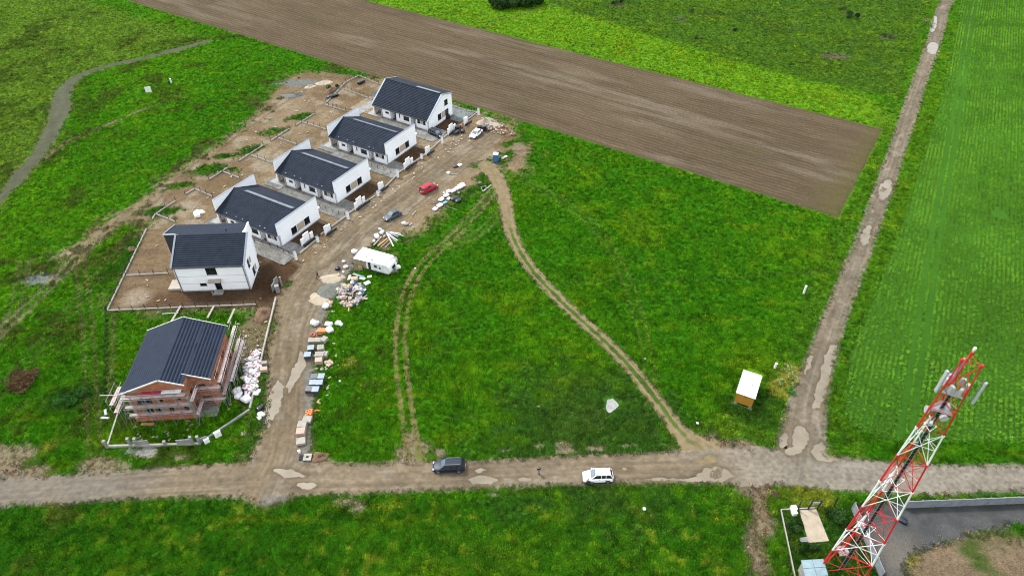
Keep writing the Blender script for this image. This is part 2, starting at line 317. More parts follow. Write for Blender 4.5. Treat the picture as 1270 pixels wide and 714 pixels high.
def base_grass(X, Y, n_big, n_mid, n_fine):
    c = np.empty((len(X), 3)); c[:] = (.032, .150, .004)
    def mix(m, col):
        m = np.clip(m, 0, 1)[:, None]; c[:] = c*(1-m)+np.array(col)*m
    mix(sstep(-.3, .7, n_big)*.75, (.062, .195, .005)); mix(sstep(.05, .7, n_mid)*.6, (.100, .225, .006)); mix(sstep(.1, .7, -n_mid)*.5, (.020, .100, .004))
    # region beyond the gravel path and north of the bright strip: duller, drier pasture
    far = sd_poly(X, Y, [G(-300, 500), G(0, 262), G(45, 200), G(75, 140), G(92, 95), G(160, 74), G(258, 48), PL_D, (PLD[0], PLD[1]), (-900, 260)])
    mix(sstep(-3, 4, far+n_mid*4)*.8, (.085, .160, .022))
    pas = sd_poly(X, Y, [G(640, -12), G(700, 14), G(800, 44), G(900, 74), G(1000, 102), G(1075, 117), G(1118, 120), G(1150, 20), G(1158, 0), (160, 380), (-200, 600)])
    mix(sstep(-1, 3, pas)*.7, (.058, .120, .018)); mix(sstep(-1, 3, pas)*sstep(.15, .6, fbm(X, Y, 14, 3, 31))*.5, (.035, .085, .02))
    mix(sstep(-2.5, 2.5, sd_poly(X, Y, strip_poly))*.9, (.100, .245, .012)); mix(sstep(-2, 2, sd_poly(X, Y, strip_poly))*sstep(.1, .6, n_mid)*.25, (.15, .22, .01))
    # verge right of the lane, meadow of the triangle, roadside bands
    mix(sstep(0, 6, 30-np.hypot((X-30)/2.2, Y-115))*.0, (0, 0, 0))
    d, sdn, s, wd = sd_line(X, Y, [(a[0], a[1]) for a in roadE]); mix(sstep(10, 4, d)*.35, (.07, .15, .015))
    d, sdn, s, wd = sd_line(X, Y, [(a[0], a[1]) for a in roadS]); mix(sstep(16, 4, d)*sstep(-.1, .6, n_mid)*.55, (.085, .16, .02))
    mix((Y < 56)*.55, (.020, .105, .006)); mix((Y < 56)*sstep(.1, .5, n_mid)*.35, (.06, .15, .008)); mix((Y < 56)*sstep(.3, .6, fbm(X, Y, 1.6, 2, 90))*.6, (.16, .24, .02))
    mix(sstep(.3, .7, fbm(X*.5, Y*2.2, 5, 3, 77))*.45, (.13, .22, .008))
    mix(sstep(.1, .55, n_fine)*.32, (.105, .24, .008)); mix(sstep(.05, .5, -n_fine)*.42, (.014, .070, .003))
    # compound by the mast, overgrown and dark; yellow flowering patch at its top
    cmp_ = sd_poly(X, Y, Gs([(968, 632), (1055, 628), (1092, 714), (1100, 770), (985, 770)])); mix(sstep(-1, 1, cmp_)*.7, (.022, .068, .012))
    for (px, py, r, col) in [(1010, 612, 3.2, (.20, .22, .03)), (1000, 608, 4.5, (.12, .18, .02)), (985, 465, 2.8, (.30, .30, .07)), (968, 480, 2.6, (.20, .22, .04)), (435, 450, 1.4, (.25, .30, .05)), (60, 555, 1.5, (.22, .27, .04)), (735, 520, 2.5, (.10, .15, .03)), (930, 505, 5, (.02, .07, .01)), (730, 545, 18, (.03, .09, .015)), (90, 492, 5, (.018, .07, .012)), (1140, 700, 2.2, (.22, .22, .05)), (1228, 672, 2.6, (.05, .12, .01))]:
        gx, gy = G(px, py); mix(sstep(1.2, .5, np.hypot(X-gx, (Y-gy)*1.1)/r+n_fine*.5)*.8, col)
    return c

c = base_grass(X, Y, n_big, n_mid, n_fine)*np.array([2.05, 1.80, 1.5])
bare = np.zeros(len(X))          # how much the turf is worn away
def lay(m, col, b=1.0):
    global c, bare
    m = np.clip(m, 0, 1); col = np.asarray(col, float)
    c = c*(1-m[:, None]) + (col if col.ndim == 2 else col[None])*m[:, None]; bare = np.maximum(bare, m*b)
soil = np.array([.36, .27, .165]); soil2 = np.array([.24, .165, .09]); pale = np.array([.46, .39, .28])
nn = n_mid*2.2+n_fine*1.4
def soilmix(): 
    a = sstep(-.5, .6, n_mid)[:, None]; b = sstep(.05, .45, fbm(X, Y, 3.5, 4, 55))[:, None]*.65
    q = soil2*(1-a)+soil*a; q = q*(1-b)+pale*b; d_ = sstep(.15, .55, fbm(X, Y, 6, 4, 57))[:, None]*.45; return q*(1-d_)+np.array([.15, .105, .06])*d_
SM = soilmix()
dDev = sd_poly(X, Y, dev_poly)
lay(sstep(-2.0, 1.8, dDev+nn*1.3), SM)
lay(sstep(-4.5, 0, dDev+nn*2.2)*sstep(-.1, .5, n_fine)*.6, SM*.9, .8)
SMg = sstep(.12, .5, n_mid+.6*n_fine)*sstep(9, 2, dDev)*(X < -20)[:]*sstep(1.5, -1, sd_poly(X, Y, Gs([(366, 330), (600, 150), (640, 200), (400, 400)])))
lay(SMg*.75, (.075, .13, .02), 0); bare = np.where(SMg > .5, bare*.35, bare)
for off in (0, 1.9): 
    d_, s_, S_, W_ = sd_line(X, Y, lineG([(150, 300, 1), (205, 235, 1), (262, 185, 1), (318, 145, 1), (372, 108, 1), (420, 92, 1)])); lay(sstep(.5, .15, np.abs(s_-off)+.2*np.abs(n_fine))*.6, (.15, .105, .06))
# green left standing inside the development
for (px, py, rx, ry, rot) in [(218, 231, 3.2, 1.5, .3), (196, 262, 5.2, 1.9, .1), (259, 210, 4.4, 2.6, .4), (306, 187, 4.6, 2.3, .6), (340, 163, 4.3, 2.2, .5), (371, 145, 4.2, 2.0, .5), (293, 211, 2.8, 1., -.5), (277, 193, 2.2, 1.2, .4), (415, 88, 5.5, 1.6, -.4), (150, 328, 3.2, 8.5, -.25), (168, 305, 3, 5, -.4), (598, 178, 2.4, 1.6, 0), (618, 196, 3.0, 1.6, 0), (638, 178, 3.2, 1.6, .3), (590, 205, 2.4, 2.2, .9), (616, 201, 4.6, 2.4, 0), (598, 222, 4.2, 3.2, .8), (584, 236, 4, 2.6, .8), (630, 190, 3.5, 1.8, .2), (570, 250, 3.2, 1.6, .9), (574, 197, 1.1, .8, .9), (356, 352, 1.2, 1.0, 0), (322, 520, 1.5, 7, -.1), (333, 470, 1.2, 4, -.1)]:
    gx, gy = G(px, py); dx, dy = X-gx, Y-gy; a = dx*math.cos(rot)+dy*math.sin(rot); b = -dx*math.sin(rot)+dy*math.cos(rot)
    m = sstep(1.15, .55, np.hypot(a/rx, b/ry)+n_fine*.75+n_mid*.55); g_ = np.array([.06, .20, .012]); c = c*(1-m[:, None])+(g_*(1+.5*n_fine[:, None]))*m[:, None]; bare = bare*(1-m)
d5 = sd_poly(X, Y, plot5)
m5 = sstep(-.4, .4, d5); nst = fbm(X*.35+Y*.1, Y*2.2, 1.6, 3, 61)[:, None]
lay(m5, np.array([.25, .175, .10])*(1+.4*nst)+0*X[:, None])
for (px, py, r, col) in [(345, 345, 7.5, (.075, .042, .024)), (325, 365, 5, (.085, .048, .026)), (360, 325, 3.5, (.11, .065, .035)), (300, 382, 5, (.17, .11, .06)), (240, 375, 7, (.12, .07, .04)), (200, 378, 5, (.15, .09, .05)), (280, 368, 4, (.12, .07, .04)), (170, 368, 3, (.42, .34, .24)), (230, 335, 2, (.4, .35, .27))]:
    gx, gy = G(px, py); lay(sstep(1.2, .5, np.hypot(X-gx, Y-gy)/r+n_fine*.3)*m5*.85, col)
# plot 6: turf with worn soil at its upper right corner
lay(sstep(-1, 1, sd_poly(X, Y, Gs([(298, 392), (338, 386), (330, 425), (318, 470), (300, 455), (292, 430)]))+n_fine*1.5)*.9, (.24, .18, .11))
lay(sstep(-.8, .8, sd_poly(X, Y, Gs([(300, 470), (318, 462), (308, 505), (296, 512)]))+n_fine*1.3)*.6, (.15, .10, .06))
for (px, py, rx, ry, k) in [(50, 345, 4.2, 1.9, 0), (375, 103, 6, 2.2, 0), (362, 118, 3.4, 1.6, 1), (640, 560, .1, .1, 0), (22, 592, 4.5, 2.8, 2), (2, 573, 5, 3, 2), (125, 577, 3.6, 1.6, 2), (180, 563, 2.5, .8, 2), (225, 566, 2, .7, 2), (175, 560, 2.4, 1., 3), (880, 556, 5.5, 2.6, 2), (905, 552, 3.4, 1.6, 2), (512, 562, 3.0, 2.6, 2), (508, 545, 1.4, 1.4, 2), (935, 606, 2.6, 2.8, 4), (945, 640, 1.6, 4., 2), (940, 690, 1.4, 5, 2), (395, 408, 1.5, 1.5, 2), (380, 575, 3.5, 1.2, 2), (655, 340, .1, .1, 2), (545, 562, .8, 1.0, 2), (703, 558, 1.4, .6, 2), (742, 555, 1.6, .5, 2), (606, 204, 3.2, 1.6, 2), (645, 186, 2.2, 3, 2)]:
    gx, gy = G(px, py); col = [(.23, .25, .24), (.12, .15, .19), (.33, .25, .17), (.5, .49, .44), (.24, .17, .12)][k]
    lay(sstep(1.25, .7, np.hypot((X-gx)/rx, (Y-gy)/ry)+n_fine*.55+n_mid*.2)*(.9 if k != 2 else .85), col)
ruts_late = True
# faint wheel tracks worn in the turf
def ruts(pts, gauge, wd, col, amt, soft=.5):
    d, s_, S, W = sd_line(X, Y, lineG([(*p, 1) for p in pts]) )
    r = np.abs(np.abs(s_)-gauge); e = (d < gauge+1.5)
    lay(sstep(wd, wd*.35, r+np.abs(n_fine)*.15)*amt*e*(.7+.5*n_mid), col, .8)
ruts([(186, 245), (150, 268), (120, 295), (98, 318), (70, 345), (30, 385), (-5, 415), (-60, 470)], .95, .9, (.32, .26, .16), .9)
ruts([(98, 318), (102, 350), (108, 400), (112, 450), (114, 500), (116, 540), (122, 580)], .85, .55, (.24, .20, .09), .75)
ruts([(30, 330), (20, 380), (5, 410), (-40, 470)], .9, .8, (.26, .22, .12), .5)
ruts([(612, 205), (650, 225), (700, 250), (745, 285), (775, 340), (795, 400), (805, 450), (808, 500)], .85, .6, (.14, .22, .03), 1.0)
ruts([(680, 352), (760, 348), (900, 345), (1045, 335)], .0, 1.0, (.05, .14, .02), .5)
ruts([(560, 300), (530, 330), (505, 360)], 2.2, .4, (.16, .16, .06), .4)
ruts([(540, 300), (590, 270), (620, 235)], .9, .5, (.17, .17, .07), .5)
ruts([(515, 480), (540, 430), (560, 400)], .8, .4, (.06, .12, .03), .4)
ruts([(945, 600), (942, 650), (938, 714), (935, 780)], .7, .6, (.27, .21, .13), .8)
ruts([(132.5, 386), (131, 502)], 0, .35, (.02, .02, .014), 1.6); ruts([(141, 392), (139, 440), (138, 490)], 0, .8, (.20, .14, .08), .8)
ruts([(566, 290), (585, 268), (605, 245), (618, 225)], .9, .7, (.30, .26, .12), 1.1); ruts([(548, 306), (575, 300), (600, 285), (622, 262)], .9, .6, (.26, .24, .10), .8)
ruts([(520, 470), (540, 445), (565, 400), (570, 360), (590, 320), (620, 290)], 1.0, .5, (.05, .12, .01), .5); ruts([(560, 560), (590, 500), (640, 460), (700, 440)], 1.0, .4, (.04, .11, .01), .4)
ruts([(700, 175), (760, 240), (800, 300), (830, 380)], 1., .5, (.05, .12, .01), .6); ruts([(660, 345), (640, 350), (560, 352), (510, 358)], 0, 1.2, (.10, .20, .01), .5)
ruts([(40, 300), (120, 240), (230, 160), (330, 100)], 1.1, .5, (.05, .12, .01), .45); ruts([(60, 270), (160, 215), (260, 150), (345, 105)], 1.1, .6, (.10, .15, .02), .45)
for (px, py, rx, ry) in [(425, 622, 1.6, .5), (444, 628, .9, .8), (610, 612, .8, .3), (355, 618, 1.2, .3), (700, 550, 1.3, .4), (740, 556, 1., .3), (668, 553, .8, .3), (905, 556, 1.5, .6), (625, 557, .8, .3), (780, 552, 1., .3)]:
    gx, gy = G(px, py); lay(sstep(1.3, .6, np.hypot((X-gx)/rx, (Y-gy)/ry)+n_fine*.6)*.8, (.36, .30, .2))
ruts([(-20, 210), (60, 197), (110, 190)], .7, .4, (.12, .14, .05), .3)
d, s_, S, W = sd_line(X, Y, fadeT); lay(sstep(.3, -.6, d-W+n_fine*.9)*.85, (.15, .12, .06), .8); lay(sstep(.2, -.4, d-.25+n_fine*.4)*.8*(S < 30), (.42, .32, .18), .9)
dR, sR, SR, WR = sd_line(X, Y, roadE); lay(sstep(-.6, .6, WR-dR+nn*.35), (.27, .22, .15))
dS, sS, SS, WS = sd_line(X, Y, roadS); lay(sstep(-.5, .5, WS-dS+nn*.25), (.27, .22, .15))
dV, sV, SV, WV = sd_line(X, Y, roadV); lay(sstep(-1.4, .8, WV-dV+nn*.5), (.30, .24, .15))
dM, sM, SMn, WM = sd_line(X, Y, trackM); lay(sstep(-.5, .4, WM*.9-dM+nn*.25), (.25, .20, .12))
lay(sstep(-.8, .8, sd_poly(X, Y, yardR)+n_fine), (.15, .15, .14)); 
md = sd_poly(X, Y, moundR); lay(sstep(-1.2, 1, md+nn*.8), np.array([.25, .185, .115])*(1+.3*n_mid[:, None]+.3*n_fine[:, None])); lay(sstep(0, .8, md+nn)*sstep(.25, .6, n_mid), (.07, .12, .02), .3)
lay(sstep(-1.0, 0, sd_poly(X, Y, Gs([(1125, 631), (1270, 624), (1420, 620), (1420, 628), (1270, 633), (1125, 641)])))*.7, (.17, .13, .08))
lay(sstep(-.5, .5, sd_poly(X, Y, plough_poly)+n_fine*.5), (.13, .10, .05))
dP, sP, SP, WP = sd_line(X, Y, pathG); lay(sstep(-1.2, .5, WP*.75-dP+nn*.55), (.15, .165, .08))
# worn patches in the drier pasture at the top
for (px, py, rx, ry, col, a) in [(768, 7, 3.6, 2.2, (.17, .15, .10), .7), (845, 24, 2.6, 2.6, (.16, .15, .10), .6), (1033, 70, 4.4, 2.8, (.20, .17, .12), .75), (1100, 45, 3.8, 2.6, (.15, .14, .09), .6), (1058, 18, 4., 2.4, (.14, .13, .09), .5), (1150, 25, 2.2, 1.4, (.30, .22, .14), .7), (60, 62, 3, 2, (.10, .12, .05), .4)]:
    gx, gy = G(px, py); lay(sstep(1.2, .6, np.hypot((X-gx)/rx, (Y-gy)/ry)+n_fine*.5+n_mid*.3)*a, col, .4)
for pp_ in ([(991, 633), (1012, 631.5), (1028, 671), (1003, 673.5)], [(748, 494), (758, 491), (769, 500), (766, 507), (757, 514), (750, 508)], [(908, 497), (926, 455), (947, 462), (933, 507)], [(175, 522), (185, 440), (225, 400), (270, 410), (258, 500), (243, 520)], [(215, 362), (225, 310), (320, 305), (320, 358)], [(993, 700), (1021, 700), (1034, 745), (1005, 748)]):
    bare = np.maximum(bare, (sd_poly(X, Y, Gs(pp_)) > -.25)*1.0)
c = c*(1+.10*n_tiny[:, None]); c = np.clip(c, .004, .8)
near = (np.abs(X) < 230) & (Y > 20) & (Y < 330)
Z = np.where(near, (.05*n_mid+.05*n_fine)*(1-bare*.75), 0)-.05
# spoil mound bottom right and ridge banks
Z = Z + .7*sstep(0, 4, md)*(.6+.4*n_mid)*near

def sheet(name, mask_field, z_off, colr, m, k=.05, lab=None, zz=None, margin=1.2, level=None):
    """surface that lies on the ground where mask_field > 0 and dips under it outside: organic, real edges"""
    Fv = mask_field.reshape(SH); keepv = Fv > -margin
    cell = keepv[:-1, :-1] & keepv[1:, :-1] & keepv[:-1, 1:] & keepv[1:, 1:] & ((Fv[:-1, :-1] > -.6) | (Fv[1:, :-1] > -.6) | (Fv[:-1, 1:] > -.6) | (Fv[1:, 1:] > -.6))
    ii, jj = np.nonzero(cell); nx = SH[1]
    a = ii*nx+jj; quads = np.stack([a, a+1, a+nx+1, a+nx], 1); u, inv = np.unique(quads, return_inverse=True); inv = inv.reshape(-1, 4)
    z = (Z if zz is None else zz)[u] + np.clip(mask_field[u]*k, -.06, z_off)
    if level is not None: z = np.where(mask_field[u] > 0, level, level-.25)*0 + level + np.clip(mask_field[u]*k, -.2, 0.0)
    return mk_mesh(name, np.stack([X[u], Y[u], z], 1), inv, colr[u] if colr is not None else None, m)
def mk_mesh(name, V, Q, colr, m, smooth=True):
    me = bpy.data.meshes.new(name); me.vertices.add(len(V)); me.vertices.foreach_set('co', V.astype(np.float32).ravel())
    me.loops.add(Q.size); me.loops.foreach_set('vertex_index', Q.astype(np.int32).ravel())
    me.polygons.add(len(Q)); me.polygons.foreach_set('loop_start', np.arange(0, Q.size, Q.shape[1], dtype=np.int32))
    if smooth: me.polygons.foreach_set('use_smooth', np.ones(len(Q), bool))
    me.update(calc_edges=True)
    if colr is not None:
        at = me.attributes.new('col', 'FLOAT_COLOR', 'POINT'); at.data.foreach_set('color', np.c_[colr, np.ones(len(colr))].astype(np.float32).ravel())
    me.materials.append(m); o = bpy.data.objects.new(name, me); COL.objects.link(o); return o
ny, nx = SH; ii, jj = np.meshgrid(np.arange(ny-1), np.arange(nx-1), indexing='ij'); a = (ii*nx+jj).ravel()
ground = mk_mesh('ground', np.stack([X, Y, Z], 1), np.stack([a, a+1, a+nx+1, a+nx], 1), c, M['grass_soil']); tag(ground, kind='structure')

# roads: laid on a three times finer grid than the turf, with ruts and hollows that hold water ---------------------
def bil(field, x, y):
    j = np.clip(np.searchsorted(xs, x, 'right')-1, 0, len(xs)-2); i = np.clip(np.searchsorted(ys, y, 'right')-1, 0, len(ys)-2)
    fx = (x-xs[j])/(xs[j+1]-xs[j]); fy = (y-ys[i])/(ys[i+1]-ys[i]); k = i*SH[1]+j
    return (field[k]*(1-fx)+field[k+1]*fx)*(1-fy)+(field[k+SH[1]]*(1-fx)+field[k+SH[1]+1]*fx)*fy
def fine_grid(mask, sub=3):
    """corner points and quads of the coarse cells in mask, each cut into sub x sub"""
    Mk = mask.reshape(SH); cell = (Mk[:-1, :-1] | Mk[1:, :-1] | Mk[:-1, 1:] | Mk[1:, 1:]) & (np.abs(xs[:-1])[None] < 215) & (ys[:-1] < 330)[:, None] & (ys[:-1] > 20)[:, None]
    ii, jj = np.nonzero(cell); nxf = (len(xs)-1)*sub+1; q = []
    for a in range(sub):
        for b in range(sub):
            k = (ii*sub+a)*nxf+jj*sub+b; q.append(np.stack([k, k+1, k+nxf+1, k+nxf], 1))
    q = np.concatenate(q); u, inv = np.unique(q, return_inverse=True); inv = inv.reshape(-1, 4); fi, fj = u//nxf, u % nxf
    i0 = np.minimum(fi//sub, len(ys)-2); j0 = np.minimum(fj//sub, len(xs)-2); y = ys[i0]+(ys[i0+1]-ys[i0])*(fi-i0*sub)/sub; x = xs[j0]+(xs[j0+1]-xs[j0])*(fj-j0*sub)/sub
    return x, y, inv
def ell(px, py, rx, ry, n=12, rot=0):
    return [(px+rx*math.cos(t)*math.cos(rot)-ry*math.sin(t)*math.sin(rot), py+rx*math.cos(t)*math.sin(rot)+ry*math.sin(t)*math.cos(rot)) for t in [2*math.pi*k/n for k in range(n)]]
PUD = [[(344, 470), (351, 480), (350, 500), (343, 516), (334, 530), (326, 530), (329, 512), (335, 490)], [(373, 430), (380, 452), (373, 468), (364, 480), (358, 493), (356, 480), (360, 462), (368, 448)],
       [(578, 593), (590, 590), (606, 591), (621, 595), (606, 600), (588, 600)], [(586, 582), (598, 579), (604, 583), (593, 586)], [(638, 593), (648, 590), (657, 594), (645, 598)],
       [(790, 594), (830, 591), (856, 592), (865, 585), (884, 577), (902, 582), (915, 590), (900, 598), (850, 598)], ell(880, 569, 6, 4), ell(993, 543, 10, 15), [(1005, 560), (1018, 545), (1030, 555), (1044, 568), (1030, 575), (1012, 570)],
       [(1042, 425), (1036, 450), (1026, 480), (1018, 507), (1008, 505), (1012, 480), (1020, 452), (1028, 426)], ell(972, 545, 6, 10, rot=.3), ell(1157, 60, 8, 8), ell(1098, 235, 8, 14, rot=.4), ell(1074, 292, 6, 14, rot=.35), ell(1158, 30, 4, 11, rot=.2), ell(1002, 452, 4, 13, rot=.3),
       ell(358, 586, 22, 5, rot=.2), ell(985, 559, 11, 5), ell(380, 601, 12, 4), ell(765, 581, 18, 2.6)]
PUDG = [Gs(p) for p in PUD]
allroad = np.maximum.reduce([WS-dS, WR-dR, WV-dV]) > -1.8
fx, fy, fq = fine_grid(allroad)
f_mid = fbm(fx, fy, 9, 4, 2); f_fine = fbm(fx, fy, 2.2, 3, 3); f_tiny = fbm(fx, fy, .7, 3, 4); f_f2 = fbm(fx, fy, .45, 2, 9)
eR, eS, eV = (sd_line(fx, fy, l_) for l_ in (roadE, roadS, roadV))
def rfield(e, a, b, off): return e[3]-e[0]+f_mid*a+f_fine*b+f_tiny*.3-off
FRf = rfield(eR, .25, .3, -.05); FSf = rfield(eS, .2, .3, -.1); FVf = rfield(eV, .5, .5, .15)
pud = np.full(len(fx), -9.0)
for P_ in PUDG:
    lo = P_.min(0)-2; hi = P_.max(0)+2; k = np.nonzero((fx > lo[0]) & (fx < hi[0]) & (fy > lo[1]) & (fy < hi[1]))[0]; pud[k] = np.maximum(pud[k], sd_poly(fx[k], fy[k], P_))
pud = pud+(.5*f_fine+.35*f_tiny+.12*f_f2)*(1-sstep(.25, .8, pud))-.05
def road_color(e, base, seed, grey):
    s_, S = e[1], e[2]; b = np.array(base); o = np.ones((len(fx), 1))
    st_ = fbm(S*.05, s_*1.5, .55, 4, seed)[:, None]; pt = fbm(fx, fy, 5, 4, seed+3)[:, None]
    q = b*(1+.34*st_+.22*pt); g2 = sstep(.05, .6, fbm(S*.08, s_*.6, 1.2, 3, seed+9))[:, None]*grey; q = q*(1-g2)+np.array([.25, .24, .21])*g2
    dmp = sstep(.1, .5, fbm(fx, fy, 4.5, 4, seed+15))[:, None]*.42; q = q*(1-dmp)+np.array([.17, .135, .09])*dmp; pal = sstep(.1, .45, fbm(S*.25, s_*.9, 1.5, 4, seed+5))[:, None]*.7; q = q*(1-pal)+np.array([.40, .335, .245])*pal
    wh = np.exp(-((np.abs(s_+.25*np.sin(S*.11))-.9)/.22)**2)+.7*np.exp(-((np.abs(s_-.7+.3*np.sin(S*.07))-.85)/.16)**2)
    q = q*(1-.26*(wh*(.6+.6*st_[:, 0]))[:, None]); return q*(1+.2*f_tiny[:, None]+.22*f_f2[:, None])
cRf = road_color(eR, (.285, .235, .165), 101, .35); cSf = road_color(eS, (.30, .235, .155), 151, .25); cVf = road_color(eV, (.27, .21, .135), 201, .4)
gg = sstep(22, 45, fx)[:, None]*.7; cSf = cSf*(1-gg)+np.array([.34, .315, .26])*(1+.4*f_f2[:, None]+.1*f_mid[:, None])*gg
gl = sstep(-46, -62, fx)[:, None]*.4; cSf = cSf*(1-gl)+np.array([.25, .25, .23])*(1+.25*f_f2[:, None])*gl
wa, wb, wv = (np.maximum(q, 0)[:, None]**2 for q in (FSf, FRf, FVf)); cAll = (cSf*(wa+1e-6)+cRf*wb+cVf*wv)/(wa+wb+wv+1e-6)
ge = (sstep(1.7, .3, FVf)*(FVf > -.8)*(eV[1] > 0)*(FSf < 0)*(fy < 112))[:, None]*.75; cAll = cAll*(1-ge)+np.array([.24, .245, .22])*(1+.35*f_f2[:, None])*ge
wet = sstep(-.9, -.02, pud)[:, None]*.5; cAll = cAll*(1-wet)+np.array([.15, .115, .07])*wet
cAll = np.clip(cAll, .02, .7)
ruts_ = lambda e: np.exp(-((np.abs(e[1])-.9)/.25)**2)
relief = .010*f_tiny+.006*f_f2-.02*np.maximum(np.maximum(ruts_(eR), ruts_(eV)), ruts_(eS))-.09*sstep(-.12, .3, pud)
def road_sheet(Fv, dz):
    keep = (Fv[fq] > -.6).all(1) ; Q_ = fq[keep]; u, inv = np.unique(Q_, return_inverse=True); inv = inv.reshape(-1, 4)
    z = relief[u]+dz+np.clip((Fv[u])*.16, -.16, 0)
    return mk_mesh('road', np.stack([fx[u], fy[u], z], 1), inv, cAll[u], M['road'])
for Fv, dz in ((FSf, 0), (FRf, .004), (FVf, .008)): tag(road_sheet(Fv, dz), kind='structure')
for ip_, P_ in enumerate(PUDG):
    C = P_.mean(0); D_ = P_-C; ln = np.hypot(D_[:, 0], D_[:, 1])[:, None]; Q_ = C+D_*(1+.55/ln); mb = MB(); n = len(Q_)
    mb.add([(p[0], p[1], -.034-.0012*(ip_ % 7)) for p in Q_]+[(C[0], C[1], -.034-.0012*(ip_ % 7))], [(i, (i+1) % n, n) for i in range(n)]); pw_ = mb.obj('puddle', M['water']); fix_normals(pw_.data); tag(pw_, kind='structure')
# the curving two-rut track and the fainter one to its left
def track(name, fn, base_mask, colr, zo=.0):
    x, y, q = fine_grid(base_mask, 4); fv, cl = fn(x, y); keep = (fv[q] > -.35).all(1); q = q[keep]; u, inv = np.unique(q, return_inverse=True); inv = inv.reshape(-1, 4)
    o = mk_mesh(name, np.stack([x[u], y[u], bil(Z, x[u], y[u])+.035+zo+np.clip(fv[u]*.15, -.09, 0)], 1), inv, np.clip(cl[u], .01, .7), M['road']); tag(o, kind='structure')
def trackM_fn(x, y):
    e = sd_line(x, y, trackM); t_ = fbm(x, y, .8, 3, 12); m_ = fbm(x, y, 4, 3, 13); s_ = e[1]+.1*m_
    f_all = e[3]*.90-e[0]+.22*t_+.2*m_; mid = sstep(.50, .30, np.abs(s_)+.2*t_+.16*m_)*sstep(22, 30, e[2])*sstep(96, 84, e[2])
    cl = np.array([.34, .265, .15])*(1+.2*fbm(e[2]*.1, e[1], .4, 3, 77)[:, None]+.2*t_[:, None]); mm = mid[:, None]*.9; cl = cl*(1-mm)+np.array([.065, .15, .012])*(1+.5*t_[:, None]+.4*m_[:, None])*mm
    return f_all, cl
track('dirt_track', trackM_fn, (WM-dM) > -1, None)
bare = np.maximum(bare, sstep(-.3, .1, WM*.8-dM)*.9)
dB, sB, SB, WB = sd_line(X, Y, trackB)
for sg in (-1, 1):
    def trackB_fn(x, y):
        e = sd_line(x, y, trackB); t_ = fbm(x, y, .8, 3, 14); m_ = fbm(x, y, 4, 3, 15); fv = .27-np.abs(e[1]-sg*.85)+.16*t_+.16*m_; fv = np.where(e[0] < 2.2, fv, -2)
        cl = np.array([.25, .215, .085])*(1+.3*m_[:, None]+.3*t_[:, None]); fade = sstep(-.1, .5, m_+.3*t_)[:, None]*.55; return fv, cl*(1-fade)+np.array([.14, .24, .015])*fade
    track('dirt_track', trackB_fn, (dB < 2.6), None)
    bare = np.maximum(bare, sstep(-.4, .1, .34-np.abs(sB-sg*.85))*.8*(dB < 3))
cP = np.array([.15, .16, .10])*(1+.3*fbm(SP*.15, sP, 1.2, 4, 79)[:, None]+.2*n_tiny[:, None])
op = sheet('gravel_path', WP*.66-dP+n_fine*.8+n_mid*.7-.2, .03, cP, M['gravel']); tag(op, kind='structure')
cY = np.array([.13, .133, .13])*(1+.25*n_mid[:, None]+.3*n_tiny[:, None]); yl = sstep(6, 0, np.hypot(X-G(1118, 690)[0], Y-G(1118, 690)[1]))[:, None]*.6; cY = cY*(1-yl)+np.array([.34, .30, .24])*yl
oy = sheet('gravel_yard', sd_poly(X, Y, yardR)+n_fine*.7+n_mid*.3, .03, cY, M['gravel']); tag(oy, kind='structure')
def in_poly_mesh(name, poly, z, m, noise=.16, seed=0, step=.35):
    P = Gs(poly); C = P.mean(0); out = []
    n = len(P)
    for i in range(n):
        a_, b_ = P[i], P[(i+1) % n]; L = max(1, int(np.hypot(*(b_-a_))/step))
        for k in range(L): out.append(a_+(b_-a_)*k/L)
    out = np.array(out)
    for _ in range(3): out = (np.roll(out, 1, 0)+out*2+np.roll(out, -1, 0))/4
    dv = out-C; r = 1+noise*fbm(out[:, 0], out[:, 1], 1.1, 3, seed); out = C+dv*r[:, None]+np.stack([fbm(out[:, 0], out[:, 1], .8, 3, seed+40), fbm(out[:, 0], out[:, 1], .8, 3, seed+41)], 1)*noise*.9
    mb = MB(); n = len(out); mb.add([(p[0], p[1], z) for p in out]+[(C[0], C[1], z)], [(i, (i+1) % n, n) for i in range(n)])
    return mb.obj(name, m)

